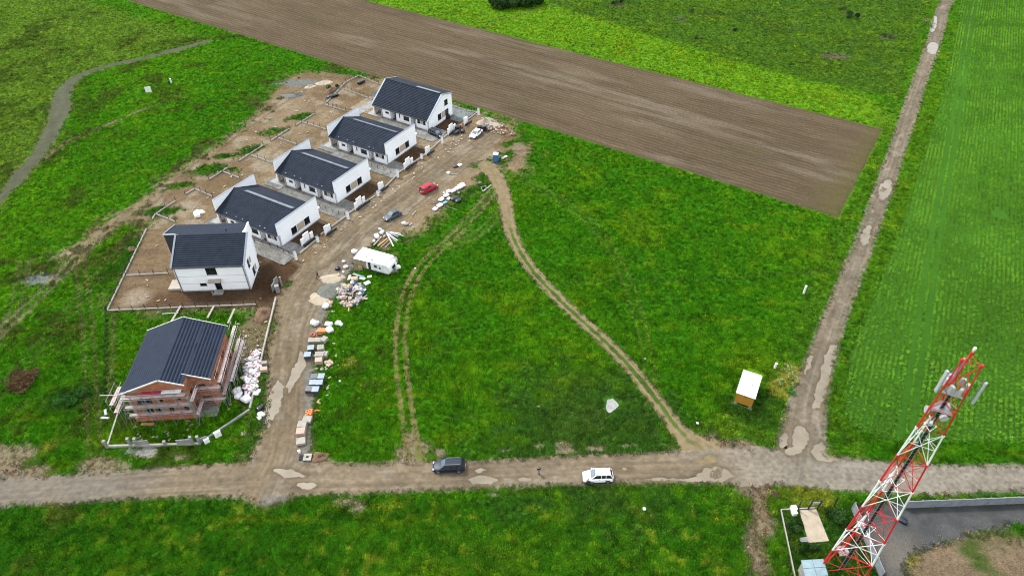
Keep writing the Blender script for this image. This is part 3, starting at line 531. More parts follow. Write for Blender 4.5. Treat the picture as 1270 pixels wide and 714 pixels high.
# ploughed field: furrows as relief ---------------------------------
def ploughed():
    A = np.array(PL_A); B = np.array(PL_B); p = np.array([pdir.x, pdir.y]); q = (B-A); Wd = np.hypot(*q); q = q/Wd
    us = np.concatenate([np.arange(0, 330, 1.0)]); vs = np.arange(0, Wd+.01, .22)
    U, V_ = np.meshgrid(us, vs); Uf, Vf = U.ravel(), V_.ravel()
    x = A[0]+p[0]*Uf+q[0]*Vf; y = A[1]+p[1]*Uf+q[1]*Vf
    wq = .55*fbm(Uf, Vf, 7, 4, 310)+.25*fbm(Uf, Vf, 1.5, 2, 311); x = x+q[0]*wq+p[0]*wq*.8; y = y+q[1]*wq+p[1]*wq*.8
    nb = fbm(Uf*.12, Vf, 1.7, 4, 300); nm = fbm(x, y, 24, 4, 301); nf = fbm(Uf*.4, Vf*1.4, 1.2, 3, 302)
    ph = 2*np.pi*(Vf+.12*fbm(Uf, Vf*0, 30, 2, 303))/1.32; edge = np.minimum(np.minimum(Vf, Wd-Vf), Uf)
    head = sstep(11, 9, Uf); z = (.055*np.sin(ph)+.03*np.sin(ph*2+1)+.04*nb)*(1-head)+head*.05*np.sin(2*np.pi*Uf/1.9)+.025*nf
    z = z*sstep(0, 1.2, edge)+.03-.12*sstep(.6, 0, edge)
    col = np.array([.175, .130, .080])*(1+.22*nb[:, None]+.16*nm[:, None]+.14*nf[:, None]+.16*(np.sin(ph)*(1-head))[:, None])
    pal = (sstep(.02, .45, fbm(Uf*.22, Vf, 9, 4, 305))*sstep(-.6, .3, nb))[:, None]*.5; col = col*(1-pal)+np.array([.32, .265, .195])*pal
    gr = (sstep(.2, .55, fbm(Uf*.4, Vf, 12, 4, 306))*sstep(-.1, .4, nf))[:, None]*.28; col = col*(1-gr)+np.array([.07, .12, .02])*gr
    gr = (sstep(7, 0, Uf+nm*6)*.55)[:, None]; col = col*(1-gr)+np.array([.15, .14, .04])*gr
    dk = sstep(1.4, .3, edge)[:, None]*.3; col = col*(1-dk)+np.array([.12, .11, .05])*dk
    nU = len(us); i, j = np.meshgrid(np.arange(len(vs)-1), np.arange(nU-1), indexing='ij'); a_ = (i*nU+j).ravel()
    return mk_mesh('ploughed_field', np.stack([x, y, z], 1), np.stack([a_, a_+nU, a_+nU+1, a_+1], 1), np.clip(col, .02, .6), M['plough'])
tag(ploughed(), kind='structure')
# growing crop at the right: soil sheet; the plants are scattered below
fc = sd_poly(X, Y, crop_poly); rdir = Vector((G(1166, 0)[0]-G(1066, 370)[0], G(1166, 0)[1]-G(1066, 370)[1])).normalized()
vcr = X*(-rdir.y)+Y*rdir.x; ucr = X*rdir.x+Y*rdir.y
cropc = np.array([.066, .205, .018])*(1+.25*n_big[:, None])*(1+.2*n_mid[:, None]); oc = sheet('crop_field', fc+n_fine*.6+n_mid*.5, .03, cropc, M['grass_soil']); tag(oc, kind='structure')

# ------------------------------------------------------------------ grass and crop plants
def tuft(name, nb, h, spread, wd, lean, seed, m):
    r = random.Random(seed); mb = MB()
    for k in range(nb):
        a_ = r.uniform(0, 6.28); d = r.uniform(0, spread); x, y = d*math.cos(a_), d*math.sin(a_); t = r.uniform(0, 6.28); ln = r.uniform(.2, 1)*lean; hh = h*r.uniform(.6, 1.1)
        ux, uy = math.cos(t+1.57)*wd/2, math.sin(t+1.57)*wd/2; tx, ty = math.cos(t)*ln, math.sin(t)*ln
        mb.add([(x-ux, y-uy, 0), (x+ux, y+uy, 0), (x+ux*.8+tx*.4, y+uy*.8+ty*.4, hh*.7), (x-ux*.8+tx*.4, y-uy*.8+ty*.4, hh*.7), (x+tx, y+ty, hh)], [(0, 1, 2, 3), (3, 2, 4)])
    o = bpy.data.objects.new(name, mb.mesh(name, m)); return o
def scatter(name, P, Cc, S, protos, m, label=None):
    """one object of points; geometry nodes put a tuft on each"""
    coll = bpy.data.collections.new(name+'_source')
    for o in protos: coll.objects.link(o)
    me = bpy.data.meshes.new(name); me.vertices.add(len(P)); me.vertices.foreach_set('co', P.astype(np.float32).ravel())
    at = me.attributes.new('tc', 'FLOAT_COLOR', 'POINT'); at.data.foreach_set('color', np.c_[Cc, np.ones(len(P))].astype(np.float32).ravel())
    at = me.attributes.new('sz', 'FLOAT', 'POINT'); at.data.foreach_set('value', S.astype(np.float32))
    me.materials.append(m); ob = bpy.data.objects.new(name, me); COL.objects.link(ob)
    g = bpy.data.node_groups.new(name, 'GeometryNodeTree'); g.interface.new_socket('Geometry', in_out='INPUT', socket_type='NodeSocketGeometry'); g.interface.new_socket('Geometry', in_out='OUTPUT', socket_type='NodeSocketGeometry')
    ni = g.nodes.new('NodeGroupInput'); no = g.nodes.new('NodeGroupOutput'); ip = g.nodes.new('GeometryNodeInstanceOnPoints')
    ci = g.nodes.new('GeometryNodeCollectionInfo'); ci.inputs['Collection'].default_value = coll; ci.inputs['Separate Children'].default_value = True; ci.inputs['Reset Children'].default_value = True
    rv = g.nodes.new('FunctionNodeRandomValue'); rv.data_type = 'FLOAT'; rv.inputs[3].default_value = 6.283
    cx = g.nodes.new('ShaderNodeCombineXYZ'); na = g.nodes.new('GeometryNodeInputNamedAttribute'); na.data_type = 'FLOAT'; na.inputs[0].default_value = 'sz'
    g.links.new(ni.outputs[0], ip.inputs['Points']); g.links.new(ci.outputs[0], ip.inputs['Instance']); ip.inputs['Pick Instance'].default_value = True
    g.links.new(rv.outputs[1], cx.inputs[2]); g.links.new(cx.outputs[0], ip.inputs['Rotation']); g.links.new(na.outputs[0], ip.inputs['Scale']); g.links.new(ip.outputs[0], no.inputs[0])
    md_ = ob.modifiers.new('scatter', 'NODES'); md_.node_group = g; return ob
yi = ys
def sample(field, x, y):     # nearest grid vertex
    j = np.clip(np.searchsorted(xs, x), 1, len(xs)-1); j = np.where(np.abs(xs[j-1]-x) < np.abs(xs[j]-x), j-1, j)
    i = np.clip(np.searchsorted(yi, y), 1, len(yi)-1); i = np.where(np.abs(yi[i-1]-y) < np.abs(yi[i]-y), i-1, i)
    return field[i*SH[1]+j]
def inview(x, y, mg=.06):
    d = y*ct+CAMH*st; px = x/d*F/635; up = (y*st-CAMH*ct)/d*F/357
    return (np.abs(px) < 1+mg) & (np.abs(up) < 1+mg*2)
NT = 400000
# uniform in the picture's depth: denser near, so that tufts keep their share of detail
yv = 40+(330-40)*rng.random(NT*3)**1.25; xv = (rng.random(NT*3)*2-1)*(.78*(yv*ct+CAMH*st))
keep = inview(xv, yv); xv, yv = xv[keep], yv[keep]
b_ = sample(bare, xv, yv); fcv = sample(fc, xv, yv)
house_quads = []
dens = (1-b_)*(.45+.55*sstep(-.5, .3, sample(n_fine, xv, yv)))
keep = (rng.random(len(xv)) < dens) & (fcv < .5) & (sd_poly(xv, yv, plough_poly) < -.3)
xv, yv = xv[keep][:NT], yv[keep][:NT]
zv = sample(Z, xv, yv); cv = sample(c, xv, yv)
vr = (.35+1.25*rng.random(len(xv))**1.3+.35*fbm(xv, yv, 1.1, 2, 71))[:, None]; vr = np.clip(vr, .2, 2); cv = cv*vr; ylw = (rng.random(len(xv)) < .10)[:, None]; cv = np.where(ylw, cv*np.array([2.2, 1.45, 1.2]), cv)
sz = .7+.6*rng.random(len(xv))+.35*sample(n_mid, xv, yv)
protos = [tuft('grass_tuft', 10, .30, .36, .08, .16, k, M['blade']) for k in range(4)]
gobj = scatter('grass', np.stack([xv, yv, zv-.02], 1), np.clip(cv*.78, .002, .5), np.clip(sz, .4, 1.8), protos, M['blade']); tag(gobj, kind='stuff')
# crop plants in rows along the lane
vlo, vhi = vcr[(fc > 0) & near].min(), vcr[(fc > 0) & near].max(); ulo, uhi = ucr[(fc > 0) & near].min(), ucr[(fc > 0) & near].max()
rows = np.arange(vlo, vhi, .8); P = []
for k, r_ in enumerate(rows):
    u_ = np.arange(ulo, min(uhi, 420), .38); u_ = u_+rng.normal(0, .16, len(u_)); v_ = r_+rng.normal(0, .065, len(u_))+.12*np.sin(u_*.05)+.0*u_
    P.append(np.stack([u_*rdir.x-v_*rdir.y, u_*rdir.y+v_*rdir.x, np.full(len(u_), k), v_], 1))
P = np.concatenate(P); P = P[inview(P[:, 0], P[:, 1])]; f_ = sample(fc, P[:, 0], P[:, 1])
tram = np.minimum(np.abs(((P[:, 2]) % 25)-9), np.abs(((P[:, 2]) % 25)-11)); 
gap = fbm(P[:, 0], P[:, 1], 9, 3, 401); ff = fbm(P[:, 0], P[:, 1], 2.0, 3, 402); sf = fbm(P[:, 0]*rdir.x*.1+P[:, 1]*rdir.y*.1, P[:, 3], 1.5, 3, 403)
keep = (f_ > -.2+.8*rng.random(len(P))) & (rng.random(len(P)) > np.where(tram < .5, 1.0, .04+.25*(ff < -.35))) & (gap+.5*ff > -.75)
P, f_, gap, ff, sf = P[keep], f_[keep], gap[keep], ff[keep], sf[keep]
cc = np.array([.132, .300, .022])*(1+.45*gap[:, None]+.22*ff[:, None]+.15*sf[:, None]); cc = cc*(.6+.75*rng.random(len(P))**1.3)[:, None]
gy_ = (sstep(.2, .6, gap)*.5)[:, None]; cc = cc*(1-gy_)+np.array([.19, .33, .03])*gy_
protos2 = [tuft('crop_plant', 11, .38, .24, .10, .20, 40+k, M['blade']) for k in range(3)]
cobj = scatter('crop_plants', np.stack([P[:, 0], P[:, 1], np.zeros(len(P))-.03], 1), np.clip(cc, .01, .5), .75+.5*rng.random(len(P))+.25*ff, protos2, M['blade']); tag(cobj, kind='stuff')
print('tufts', len(xv), 'crop', len(P))
#=THINGS=
# ------------------------------------------------------------------ building pieces
def wall(mb, p0, p1, prof, th, ops, mi=0, z0=0.0):
    """upright wall from p0 to p1, top follows prof [(s,z)], openings [(s0,z0,s1,z1)], thickness to the left of p0->p1"""
    p0 = Vector((*p0, 0)); p1 = Vector((*p1, 0)); d = p1-p0; Ln = d.length; d.normalize(); nrm = Vector((-d.y, d.x, 0))*th
    if not isinstance(prof, (list, tuple)): prof = [(0, prof), (Ln, prof)]
    def top(s):
        for (a, za), (b, zb) in zip(prof[:-1], prof[1:]):
            if a <= s <= b: return za+(zb-za)*(s-a)/max(b-a, 1e-9)
        return prof[-1][1]
    cuts = sorted({0.0, Ln, *[a for a, _ in prof if 0 < a < Ln], *[o[0] for o in ops], *[o[2] for o in ops]})
    for a, b in zip(cuts[:-1], cuts[1:]):
        if b-a < 1e-6: continue
        mid = (a+b)/2; zs = [z0]
        for o in sorted([o for o in ops if o[0] < mid < o[2]], key=lambda o: o[1]): zs += [o[1], o[3]]
        zs.append(None)
        for k in range(0, len(zs), 2):
            lo = zs[k]; hi = zs[k+1]; ta = top(a+1e-6) if hi is None else hi; tb = top(b-1e-6) if hi is None else hi
            if ta-lo < .01 and tb-lo < .01: continue
            A = p0+d*a; B = p0+d*b
            mb.hexa([A+Vector((0, 0, lo)), B+Vector((0, 0, lo)), B+nrm+Vector((0, 0, lo)), A+nrm+Vector((0, 0, lo))],
                    [A+Vector((0, 0, ta)), B+Vector((0, 0, tb)), B+nrm+Vector((0, 0, tb)), A+nrm+Vector((0, 0, ta))], mi)
    return mb
def window(par, p0, p1, s0, z0, s1, z1, inset=.12, mull=1, fm='anth', name='window', gm='glass'):
    p0 = Vector((*p0, 0)); p1 = Vector((*p1, 0)); d = (p1-p0).normalized(); n = Vector((-d.y, d.x, 0)); mb = MB(); t = .07
    def bx(m_, a, b, za, zb, n0, n1): 
        A = p0+d*a; B = p0+d*b; up = Vector((0, 0, 1))
        m_.hexa([A+n*n0+up*za, B+n*n0+up*za, B+n*n1+up*za, A+n*n1+up*za], [A+n*n0+up*zb, B+n*n0+up*zb, B+n*n1+up*zb, A+n*n1+up*zb])
    bx(mb, s0, s0+t, z0, z1, inset, inset+.09); bx(mb, s1-t, s1, z0, z1, inset, inset+.09)
    bx(mb, s0+t, s1-t, z0, z0+t, inset+.002, inset+.088); bx(mb, s0+t, s1-t, z1-t, z1, inset+.002, inset+.088)
    for k in range(mull):
        m_ = s0+(s1-s0)*(k+1)/(mull+1); bx(mb, m_-.03, m_+.03, z0+t, z1-t, inset+.004, inset+.086)
    w_ = mb.obj(name, M[fm], par)
    g = MB(); bx(g, s0+t, s1-t, z0+t, z1-t, inset+.03, inset+.05); g.obj('pane', M[gm], w_)
    sl = MB(); bx(sl, s0-.05, s1+.05, z0-.05, z0, -.05, inset); sl.obj('sill', M['flash'], w_)
    return w_
def tile_roof(org, a, b, LA, LB, m, name, par, course=.42, rib=.32, amp=.014, step=.05, th=.12, start=None, gr=.55):
    """pressed metal tiles: courses step down the slope (b runs up it), ribs run with it"""
    org = Vector(org); a = Vector(a).normalized(); b = Vector(b).normalized(); n = a.cross(b); n = n if n.z > 0 else -n
    na = int(LA/rib*2); nc = max(1, int(LB/course)); V = []; Q = []
    ss = np.linspace(0, LA, na+1); off = amp*np.cos(ss/rib*2*np.pi)
    rows = []
    for k in range(nc):
        t0, t1 = LB*k/nc, LB*(k+1)/nc; rows += [(t0, step*gr), (t1-.085*max(gr, .3), step*.5*gr), (t1-.075*max(gr, .3), -.02*gr), (t1-.004, -.02*gr)]
    pts = np.array([list(org+b*t) for t, _ in rows])
    def sq(i):      # courses in front of a set-back start further along
        if start is None or (rows[i][0]+(.01 if i % 4 == 0 else -.01)) > start[0]: return ss
        return start[1]+ss*(LA-start[1])/LA
    V = np.concatenate([pts[i][None]+sq(i)[:, None]*np.array(a)[None]+(off+rows[i][1])[:, None]*np.array(n)[None] for i in range(len(rows))])
    i, j = np.meshgrid(np.arange(len(rows)-1), np.arange(na), indexing='ij'); q = (i*(na+1)+j).ravel(); w_ = na+1
    o = mk_mesh(name, V, np.stack([q, q+1, q+w_+1, q+w_], 1), None, m, smooth=False); o.parent = par
    if (Vector(a).cross(b)).z < 0: fix_flip(o.data)
    u = MB(); e = -th; c_ = [org, org+a*LA, org+a*LA+b*LB, org+b*LB]
    if start: c_ = [org+b*start[0], org+a*LA+b*start[0], org+a*LA+b*LB, org+b*LB]
    u.hexa([p+n*e for p in c_], [p-n*.045 for p in c_]); fix_normals_obj = u.obj('roof_deck', M['anth'], o); fix_normals(fix_normals_obj.data)
    return o
def fix_flip(me): me.flip_normals()
def cap(mb, a, b, wd, h=.05): mb.bar(a, b, wd, h)

def side_details(root, L, e, flip=False):
    """the long, low side under the eave: wall sections, dark recesses, windows (same on the four long houses)"""
    mb = MB(); hgt = e-.05
    secs = [(0, 4.3, [(.9, 1.35, 1.75, 2.35), (2.7, 1.35, 3.6, 2.35)]), (5.4, 10.7, [(.9, 1.0, 2.8, 2.2), (3.9, 1.3, 4.3, 2.3)]), (12.3, 15.4, [(.9, 1.35, 2.1, 1.9)])]
    for (v0, v1, ops) in secs:       # run from back to front so that the wall thickness is on the inside (+x)
        o2 = [((v1-v0)-c_, b_, (v1-v0)-a_, d_) for a_, b_, c_, d_ in ops]
        wall(mb, (0, v1), (0, v0), hgt, .3, o2)
    # returns and the set-back walls of the recesses and the terrace
    for v in (4.3, 5.4, 10.7, 12.3, 15.4): 
        s_ = -1 if v in (4.3, 10.7, 15.4) else 1
        mb.box(.3, min(v, v+s_*.3), 0, 2.4, max(v, v+s_*.3), hgt+.4)
    mb.box(2.4, 15.1, 0, 2.7, L-.3, hgt+.9)
    mb.obj('side_wall', M['white'], root)
    dk = MB(); dk.box(1.3, 4.3, 0, 1.4, 5.4, hgt+.2); dk.box(1.5, 10.7, 0, 1.6, 12.3, hgt+.2); dk.obj('entrance_door', M['anth'], root)
    for (v0, v1, ops) in secs:
        for a_, b_, c_, d_ in ops: window(root, (0, v1), (0, v0), (v1-v0)-c_, b_, (v1-v0)-a_, d_, mull=0)
    bp = MB(); bp.box(-.03, 1.78, 1.35, .05, 2.67, 2.35); bp.obj('wood_panel', M['beige'], root)
    pp = MB()
    for v in (5.5, 12.45, 4.1): pp.tube((-.06, v, 0), (-.06, v, hgt), .05)
    pp.obj('downpipe', M['anth'], root)
    bm_ = MB(); bm_.box(-.1, 15.5, 0, .2, 15.8, hgt-.1); bm_.box(-.2, 15.9, hgt-.5, .1, L-.3, hgt-.15); bm_.box(0, L-.7, 0, .3, L-.35, hgt-.5); bm_.obj('terrace_beam', M['beige'], root)
    tr = MB(); tr.box(-.9, 15.5, .0, 2.4, L+1.6, .1); tr.obj('terrace_slab', M['conc'], root)
    gt = MB(); gt.bar((-.46, .3, e-.12), (-.46, L-.3, e-.12), .12, .1); gt.obj('gutter', M['anth'], root)
def house_parapet(label, loc, yaw, group):
    W, L, h, e = 11.8, 18.4, 5.7, 2.95
    r = thing('house', label, 'house', (*loc, 0), yaw, group)
    fw = MB(); wall(fw, (0, 0), (W, 0), h, .3, [(3.4, .95, 5.0, 2.65), (7.3, .95, 8.9, 2.65)]); fw.obj('front_wall', M['white'], r)
    window(r, (0, 0), (W, 0), 3.4, .95, 5.0, 2.65, mull=1); window(r, (0, 0), (W, 0), 7.3, .95, 8.9, 2.65, mull=1)
    p = MB(); p.box(5.1, -.03, .95, 7.2, .06, 2.65); p.obj('wood_panel', M['beige'], r)
    bw = MB(); wall(bw, (W, L), (0, L), h, .3, [(3, .1, 5.4, 2.4), (7, .9, 8.6, 2.2)]); bw.obj('back_wall', M['white'], r)
    window(r, (W, L), (0, L), 3, .1, 5.4, 2.4); window(r, (W, L), (0, L), 7, .9, 8.6, 2.2)
    rw = MB(); wall(rw, (W, .3), (W, L-.3), e-.05, .3, [(2, 1, 3.6, 2.2), (7, 1, 8.5, 2.2), (12, 0.1, 13.2, 2.2)]); rw.obj('side_wall', M['white'], r)
    for s_ in (2, 7): window(r, (W, .3), (W, L-.3), s_, 1, s_+1.5, 2.2)
    side_details(r, L, e)
    zr = h-.12; sl = Vector((W/2+.45, 0, zr-e)); LB = sl.length
    roof = tile_roof((-.45, L-.3, e), (0, -1, 0), sl, L-.6, LB, M['roof'], 'roof', r)
    r2 = tile_roof((W+.45, .3, e), (0, 1, 0), (-sl.x, 0, sl.z), L-.6, LB, M['roof'], 'roof', r)
    rc = MB(); rc.tube((W/2, .3, zr+.02), (W/2, L-.3, zr+.02), .11, 8); rc.obj('ridge_cap', M['roof'], roof)
    v = MB(); s2 = Vector((W/2+.45, 0, -(zr-e))).normalized(); nn_ = Vector((-s2.z, 0, s2.x)); 
    a0 = Vector((W/2+.12, 1.6, zr-.03)); b0 = a0+s2*1.05
    for (y0, y1) in ((1.6, 5.9), (6.0, 10.4), (10.5, 15.2)):
        q = [Vector((a0.x, y0, a0.z)), Vector((b0.x, y0, b0.z)), Vector((b0.x, y1, b0.z)), Vector((a0.x, y1, a0.z))]
        v.hexa([t_+nn_*.03 for t_ in q], [t_+nn_*.16 for t_ in q])
    v.obj('ridge_vent', M['vent'], roof)
    f_ = MB(); f_.box(-.04, -.05, h, W+.04, .35, h+.05); f_.box(-.04, L-.35, h, W+.04, L+.05, h+.05); f_.obj('parapet_cap', M['flash'], r)
    g = MB(); g.box(W+.02, -.06, 2.7, W+.45, .3, 3.0); g.obj('wall_stub', M['white'], r)
    b_ = MB(); b_.box(.02, -.025, 0, W-.02, .0, .28); b_.obj('base_band', M['conc'], r)
    return r
h4 = house_parapet('white bungalow with flat-topped end walls, lowest of the three, next to the two-storey white house', (-47.9, 114.9), 1.052, 'long white bungalows with dark roofs')
h3 = copy_tree(h4); h3.location = (-39.4, 130.9, 0); h3.rotation_euler.z = 1.037
tag(h3, 'white bungalow with flat-topped end walls, middle one of the three bungalows')
h2 = copy_tree(h4); h2.location = (-30.3, 147.9, 0); h2.rotation_euler.z = 1.041
tag(h2, 'white bungalow with flat-topped end walls, farthest up the row, beside the tall gabled house')
def house_gabled():
    W, L, e, hr, rr, wr = 10.9, 18.6, 2.9, 7.55, 6.3, 6.5
    r = thing('house', 'tall gabled white house at the top of the row with three windows in its gable', 'house', (-21.9, 165.2, 0), 1.024)
    prof = [(0, e), (wr, hr-.1), (W, rr-.1)]
    ops = [(4.3, 1.0, 5.9, 2.7), (7.6, 1.0, 9.2, 2.7), (7.5, 3.9, 9.1, 5.5)]
    fw = MB(); wall(fw, (0, 0), (W, 0), prof, .3, ops); fw.obj('front_wall', M['white'], r)
    for o in ops: window(r, (0, 0), (W, 0), *o)
    p = MB(); p.box(6.0, -.03, 1.0, 7.5, .06, 2.7); p.obj('wood_panel', M['beige'], r)
    bw = MB(); wall(bw, (W, L), (0, L), [(0, rr-.1), (W-wr, hr-.1), (W, e)], .3, [(3, .1, 5.4, 2.4)]); bw.obj('back_wall', M['white'], r); window(r, (W, L), (0, L), 3, .1, 5.4, 2.4)
    rw = MB(); wall(rw, (W, .3), (W, L-.3), rr-.15, .3, [(3, 1, 4.6, 2.4), (9, 1, 10.6, 2.4)]); rw.obj('side_wall', M['white'], r)
    for s_ in (3, 9): window(r, (W, .3), (W, L-.3), s_, 1, s_+1.6, 2.4)
    side_details(r, L, e)
    sl = Vector((wr+.45, 0, hr-e+.25)); roof = tile_roof((-.45, L+.05, e-.2), (0, -1, 0), sl, L+.1, sl.length, M['roof'], 'roof', r)
    s2 = Vector((-(W-wr+.3), 0, hr-rr+.1)); r2 = tile_roof((W+.3, -.05, rr-.03), (0, 1, 0), s2, L+.1, s2.length, M['roof'], 'roof', r)
    rc = MB(); rc.tube((wr, -.05, hr+.1), (wr, L+.05, hr+.1), .11, 8); rc.obj('ridge_cap', M['roof'], roof)
    v = MB(); a0 = Vector((wr+.15, 0, hr+.05)); b0 = Vector((wr+1.2, 0, hr-.22)); v.hexa([(a0.x, 1, a0.z), (b0.x, 1, b0.z), (b0.x, 8.5, b0.z), (a0.x, 8.5, a0.z)], [(a0.x, 1, a0.z+.12), (b0.x, 1, b0.z+.12), (b0.x, 8.5, b0.z+.12), (a0.x, 8.5, a0.z+.12)]); v.obj('ridge_vent', M['vent'], roof)
    f_ = MB()
    for y in (-.1, L+.1): f_.bar((-.5, y, e-.2), (wr, y, hr+.05), .42, .1); f_.bar((wr, y, hr+.05), (W+.3, y, rr+.0), .42, .1)
    f_.obj('verge_flashing', M['flash'], r)
    return r
h1 = house_gabled()
def house_two_storey():
    # long side faces the camera; local x to the left-front corner ... x along the eave (to the left in the picture is +v)
    hx, hy, yaw = -57.373*.88, 115.423*.88, 1.627
    r = thing('house', 'two-storey white house with a square upper window and small porch canopy', 'house', (hx, hy, 0), yaw)
    L, e, h, wr, W1 = 13.2, 6.0, 9.3, 6.0, 7.2            # local u = away from the camera, v = to the left
    ops = [(5.35, 4.0, 7.35, 5.6), (8.0, 1.35, 9.3, 2.0), (5.3, 0.05, 6.6, 2.3)]
    fw = MB(); o2 = [(L-c_, b_, L-a_, d_) for a_, b_, c_, d_ in ops]
    wall(fw, (0, L), (0, 0), e+.05, .3, o2); fw.obj('front_wall', M['white'], r)
    window(r, (0, L), (0, 0), *o2[0], mull=1); window(r, (0, L), (0, 0), *o2[1], mull=0)
    dd = MB(); dd.box(.9, 5.3, 0, 1.0, 6.6, 2.4); dd.obj('entrance_door', M['anth'], r)
    ca = MB(); ca.box(-1.1, 5.0, 2.75, 0, 7.3, 2.95); ca.obj('porch_canopy', M['beam'], r)
    stp = MB(); stp.box(-1.3, 5.1, 0, 0, 6.9, .16); stp.box(-.75, 5.25, .16, 0, 6.75, .32); stp.box(-1.5, 6.75, 0, -1.3, 6.95, 1.0); stp.obj('porch_step', M['conc'], r)
    lines = MB()
    for z in (1.95, 3.7): lines.box(-.012, .1, z, 0, L-.1, z+.04)
    lines.obj('cladding_joint', M['flash'], r)
    # right gable (v=0) seen at a slant, with its windows
    g = MB(); ops2 = [(1.9, 3.6, 3.1, 5.5), (3.3, .7, 4.7, 2.4)]
    wall(g, (0, 0), (W1, 0), [(0, e), (wr, h), (W1, h-.7)], .3, ops2); g.obj('gable_wall', M['white'], r)
    for o in ops2: window(r, (0, 0), (W1, 0), *o)
    pn = MB(); pn.box(3.2, -.03, 3.9, 4.0, .05, 5.2); pn.box(4.85, -.03, .9, 5.6, .05, 2.2); pn.obj('wood_panel', M['beige'], r)
    g2 = MB(); wall(g2, (wr, L), (0, L), [(0, h), (wr, e)], .3, [(2, .1, 4, 2.3)]); g2.obj('gable_wall', M['white'], r)
    # staggered rear half, pushed to the left by 2.3 m
    v0, v1, W2 = 1.3, L+2.4, 11.3; hb = h-1.7
    st_ = MB(); wall(st_, (wr, v1), (wr, L), h-.1, .3, []); st_.obj('recess_wall', M['anth'], r)
    rb = MB(); wall(rb, (W2, v1), (wr+.3, v1), [(0, hb), (W2-wr-.3, h-.15)], .3, [(1.2, 1, 2.8, 2.4)]); rb.obj('gable_wall', M['white'], r)
    rb = MB(); wall(rb, (W2, v0), (W2, v1), hb-.1, .3, [(2, 1, 4, 2.4), (8, 1, 10, 2.4), (2, 4, 4, 5.6)]); rb.obj('back_wall', M['white'], r)
    for s_, z_ in ((2, 1), (8, 1), (2, 4)): window(r, (W2, v0), (W2, v1), s_, z_, s_+2, z_+1.45)
    rb = MB(); wall(rb, (W1, v0), (W2, v0), [(0, h-.6), (W2-W1, hb)], .3, []); rb.obj('gable_wall', M['white'], r)
    pr = MB(); wall(pr, (wr, v0-.9), (wr+3.4, v0-.9), [(0, h+.05), (3.4, h+.05)], .25, [], z0=e+.5); pr.obj('parapet', M['white'], r)
    sl = Vector((wr+.25, 0, h-e)); roof = tile_roof((-.25, L+.1, e), (0, -1, 0), sl, L+.2, sl.length, M['roof'], 'roof', r)
    s2 = Vector((-(W2-wr+.3), 0, h-hb)); r2 = tile_roof((W2+.3, v0-.1, hb), (0, 1, 0), s2, v1-v0+.2, s2.length, M['roof6'], 'roof', r, amp=.01, step=.02)
    f_ = MB(); y = -.12; f_.bar((-.3, y, e), (wr, y, h+.05), .34, .12); y = L+.12; f_.bar((-.3, y, e), (wr, y, h+.05), .34, .12); f_.box(wr-.16, L+.2, h-.05, wr+.2, v1+.15, h+.08); f_.bar((wr+.2, v1+.1, h), (W2+.3, v1+.1, hb+.02), .3, .12)
    f_.obj('verge_flashing', M['flash'], r)
    gt = MB(); gt.bar((-.3, 0, e-.12), (-.3, L, e-.12), .12, .1); gt.obj('gutter', M['anth'], r)
    dp = MB(); dp.tube((-.07, .25, 0), (-.07, .25, e), .05); dp.tube((-.07, L-.25, 0), (-.07, L-.25, e), .05); dp.obj('downpipe', M['anth'], r)
    vp = MB(); vp.tube((wr+1.1, 4.2, h-.6), (wr+1.1, 4.2, h+.35), .09); vp.obj('vent_pipe', M['anth'], roof)
    tb = MB(); tb.box(.4, L, 0, 3.2, L+2.6, .5); tb.obj('terrace_slab', M['beam'], r)
    bd = MB(); bd.box(-.025, .05, 0, 0, 5.2, .25); bd.box(-.025, 6.95, 0, 0, L, .25); bd.obj('base_band', M['conc'], r)
    return r
h5 = house_two_storey()

# ------------------------------------------------------------------ house under construction and its scaffolds
def brickmat():
    m, t, b = nodes_mat('hollow_brick_courses'); b.inputs['Roughness'].default_value = .9
    tc = N(t, 'ShaderNodeTexCoord'); mp = N(t, 'ShaderNodeMapping'); mp.inputs['Rotation'].default_value = (math.pi/2, 0, 0)
    sx = N(t, 'ShaderNodeSeparateXYZ'); ad = N(t, 'ShaderNodeMath', operation='ADD'); cb = N(t, 'ShaderNodeCombineXYZ')
    t.links.new(tc.outputs['Object'], sx.inputs[0]); t.links.new(sx.outputs[0], ad.inputs[0]); t.links.new(sx.outputs[1], ad.inputs[1]); t.links.new(ad.outputs[0], cb.inputs[0]); t.links.new(sx.outputs[2], cb.inputs[1])
    br = N(t, 'ShaderNodeTexBrick'); br.inputs['Scale'].default_value = 1.0; br.inputs['Brick Width'].default_value = .5; br.inputs['Row Height'].default_value = .25; br.inputs['Mortar Size'].default_value = .014
    br.inputs['Color1'].default_value = (.40, .115, .035, 1); br.inputs['Color2'].default_value = (.30, .085, .035, 1); br.inputs['Mortar'].default_value = (.22, .18, .14, 1)
    t.links.new(cb.outputs[0], br.inputs['Vector']); nz = N(t, 'ShaderNodeTexNoise'); nz.inputs['Scale'].default_value = 1.2; nz.inputs['Detail'].default_value = 5; t.links.new(tc.outputs['Object'], nz.inputs['Vector'])
    mx = N(t, 'ShaderNodeMix', data_type='RGBA'); mr = N(t, 'ShaderNodeMapRange'); mr.inputs['From Min'].default_value = .52; mr.inputs['From Max'].default_value = .66; mr.inputs['To Max'].default_value = .35
    t.links.new(nz.outputs[0], mr.inputs[0]); t.links.new(mr.outputs[0], mx.inputs[0]); t.links.new(br.outputs['Color'], mx.inputs[6]); mx.inputs[7].default_value = (.44, .38, .31, 1)
    t.links.new(mx.outputs[2], b.inputs['Base Color']); bp = N(t, 'ShaderNodeBump'); bp.inputs['Strength'].default_value = .5; bp.inputs['Distance'].default_value = .02; t.links.new(br.outputs['Fac'], bp.inputs['Height']); t.links.new(bp.outputs[0], b.inputs['Normal']); bp.invert = True
    return m
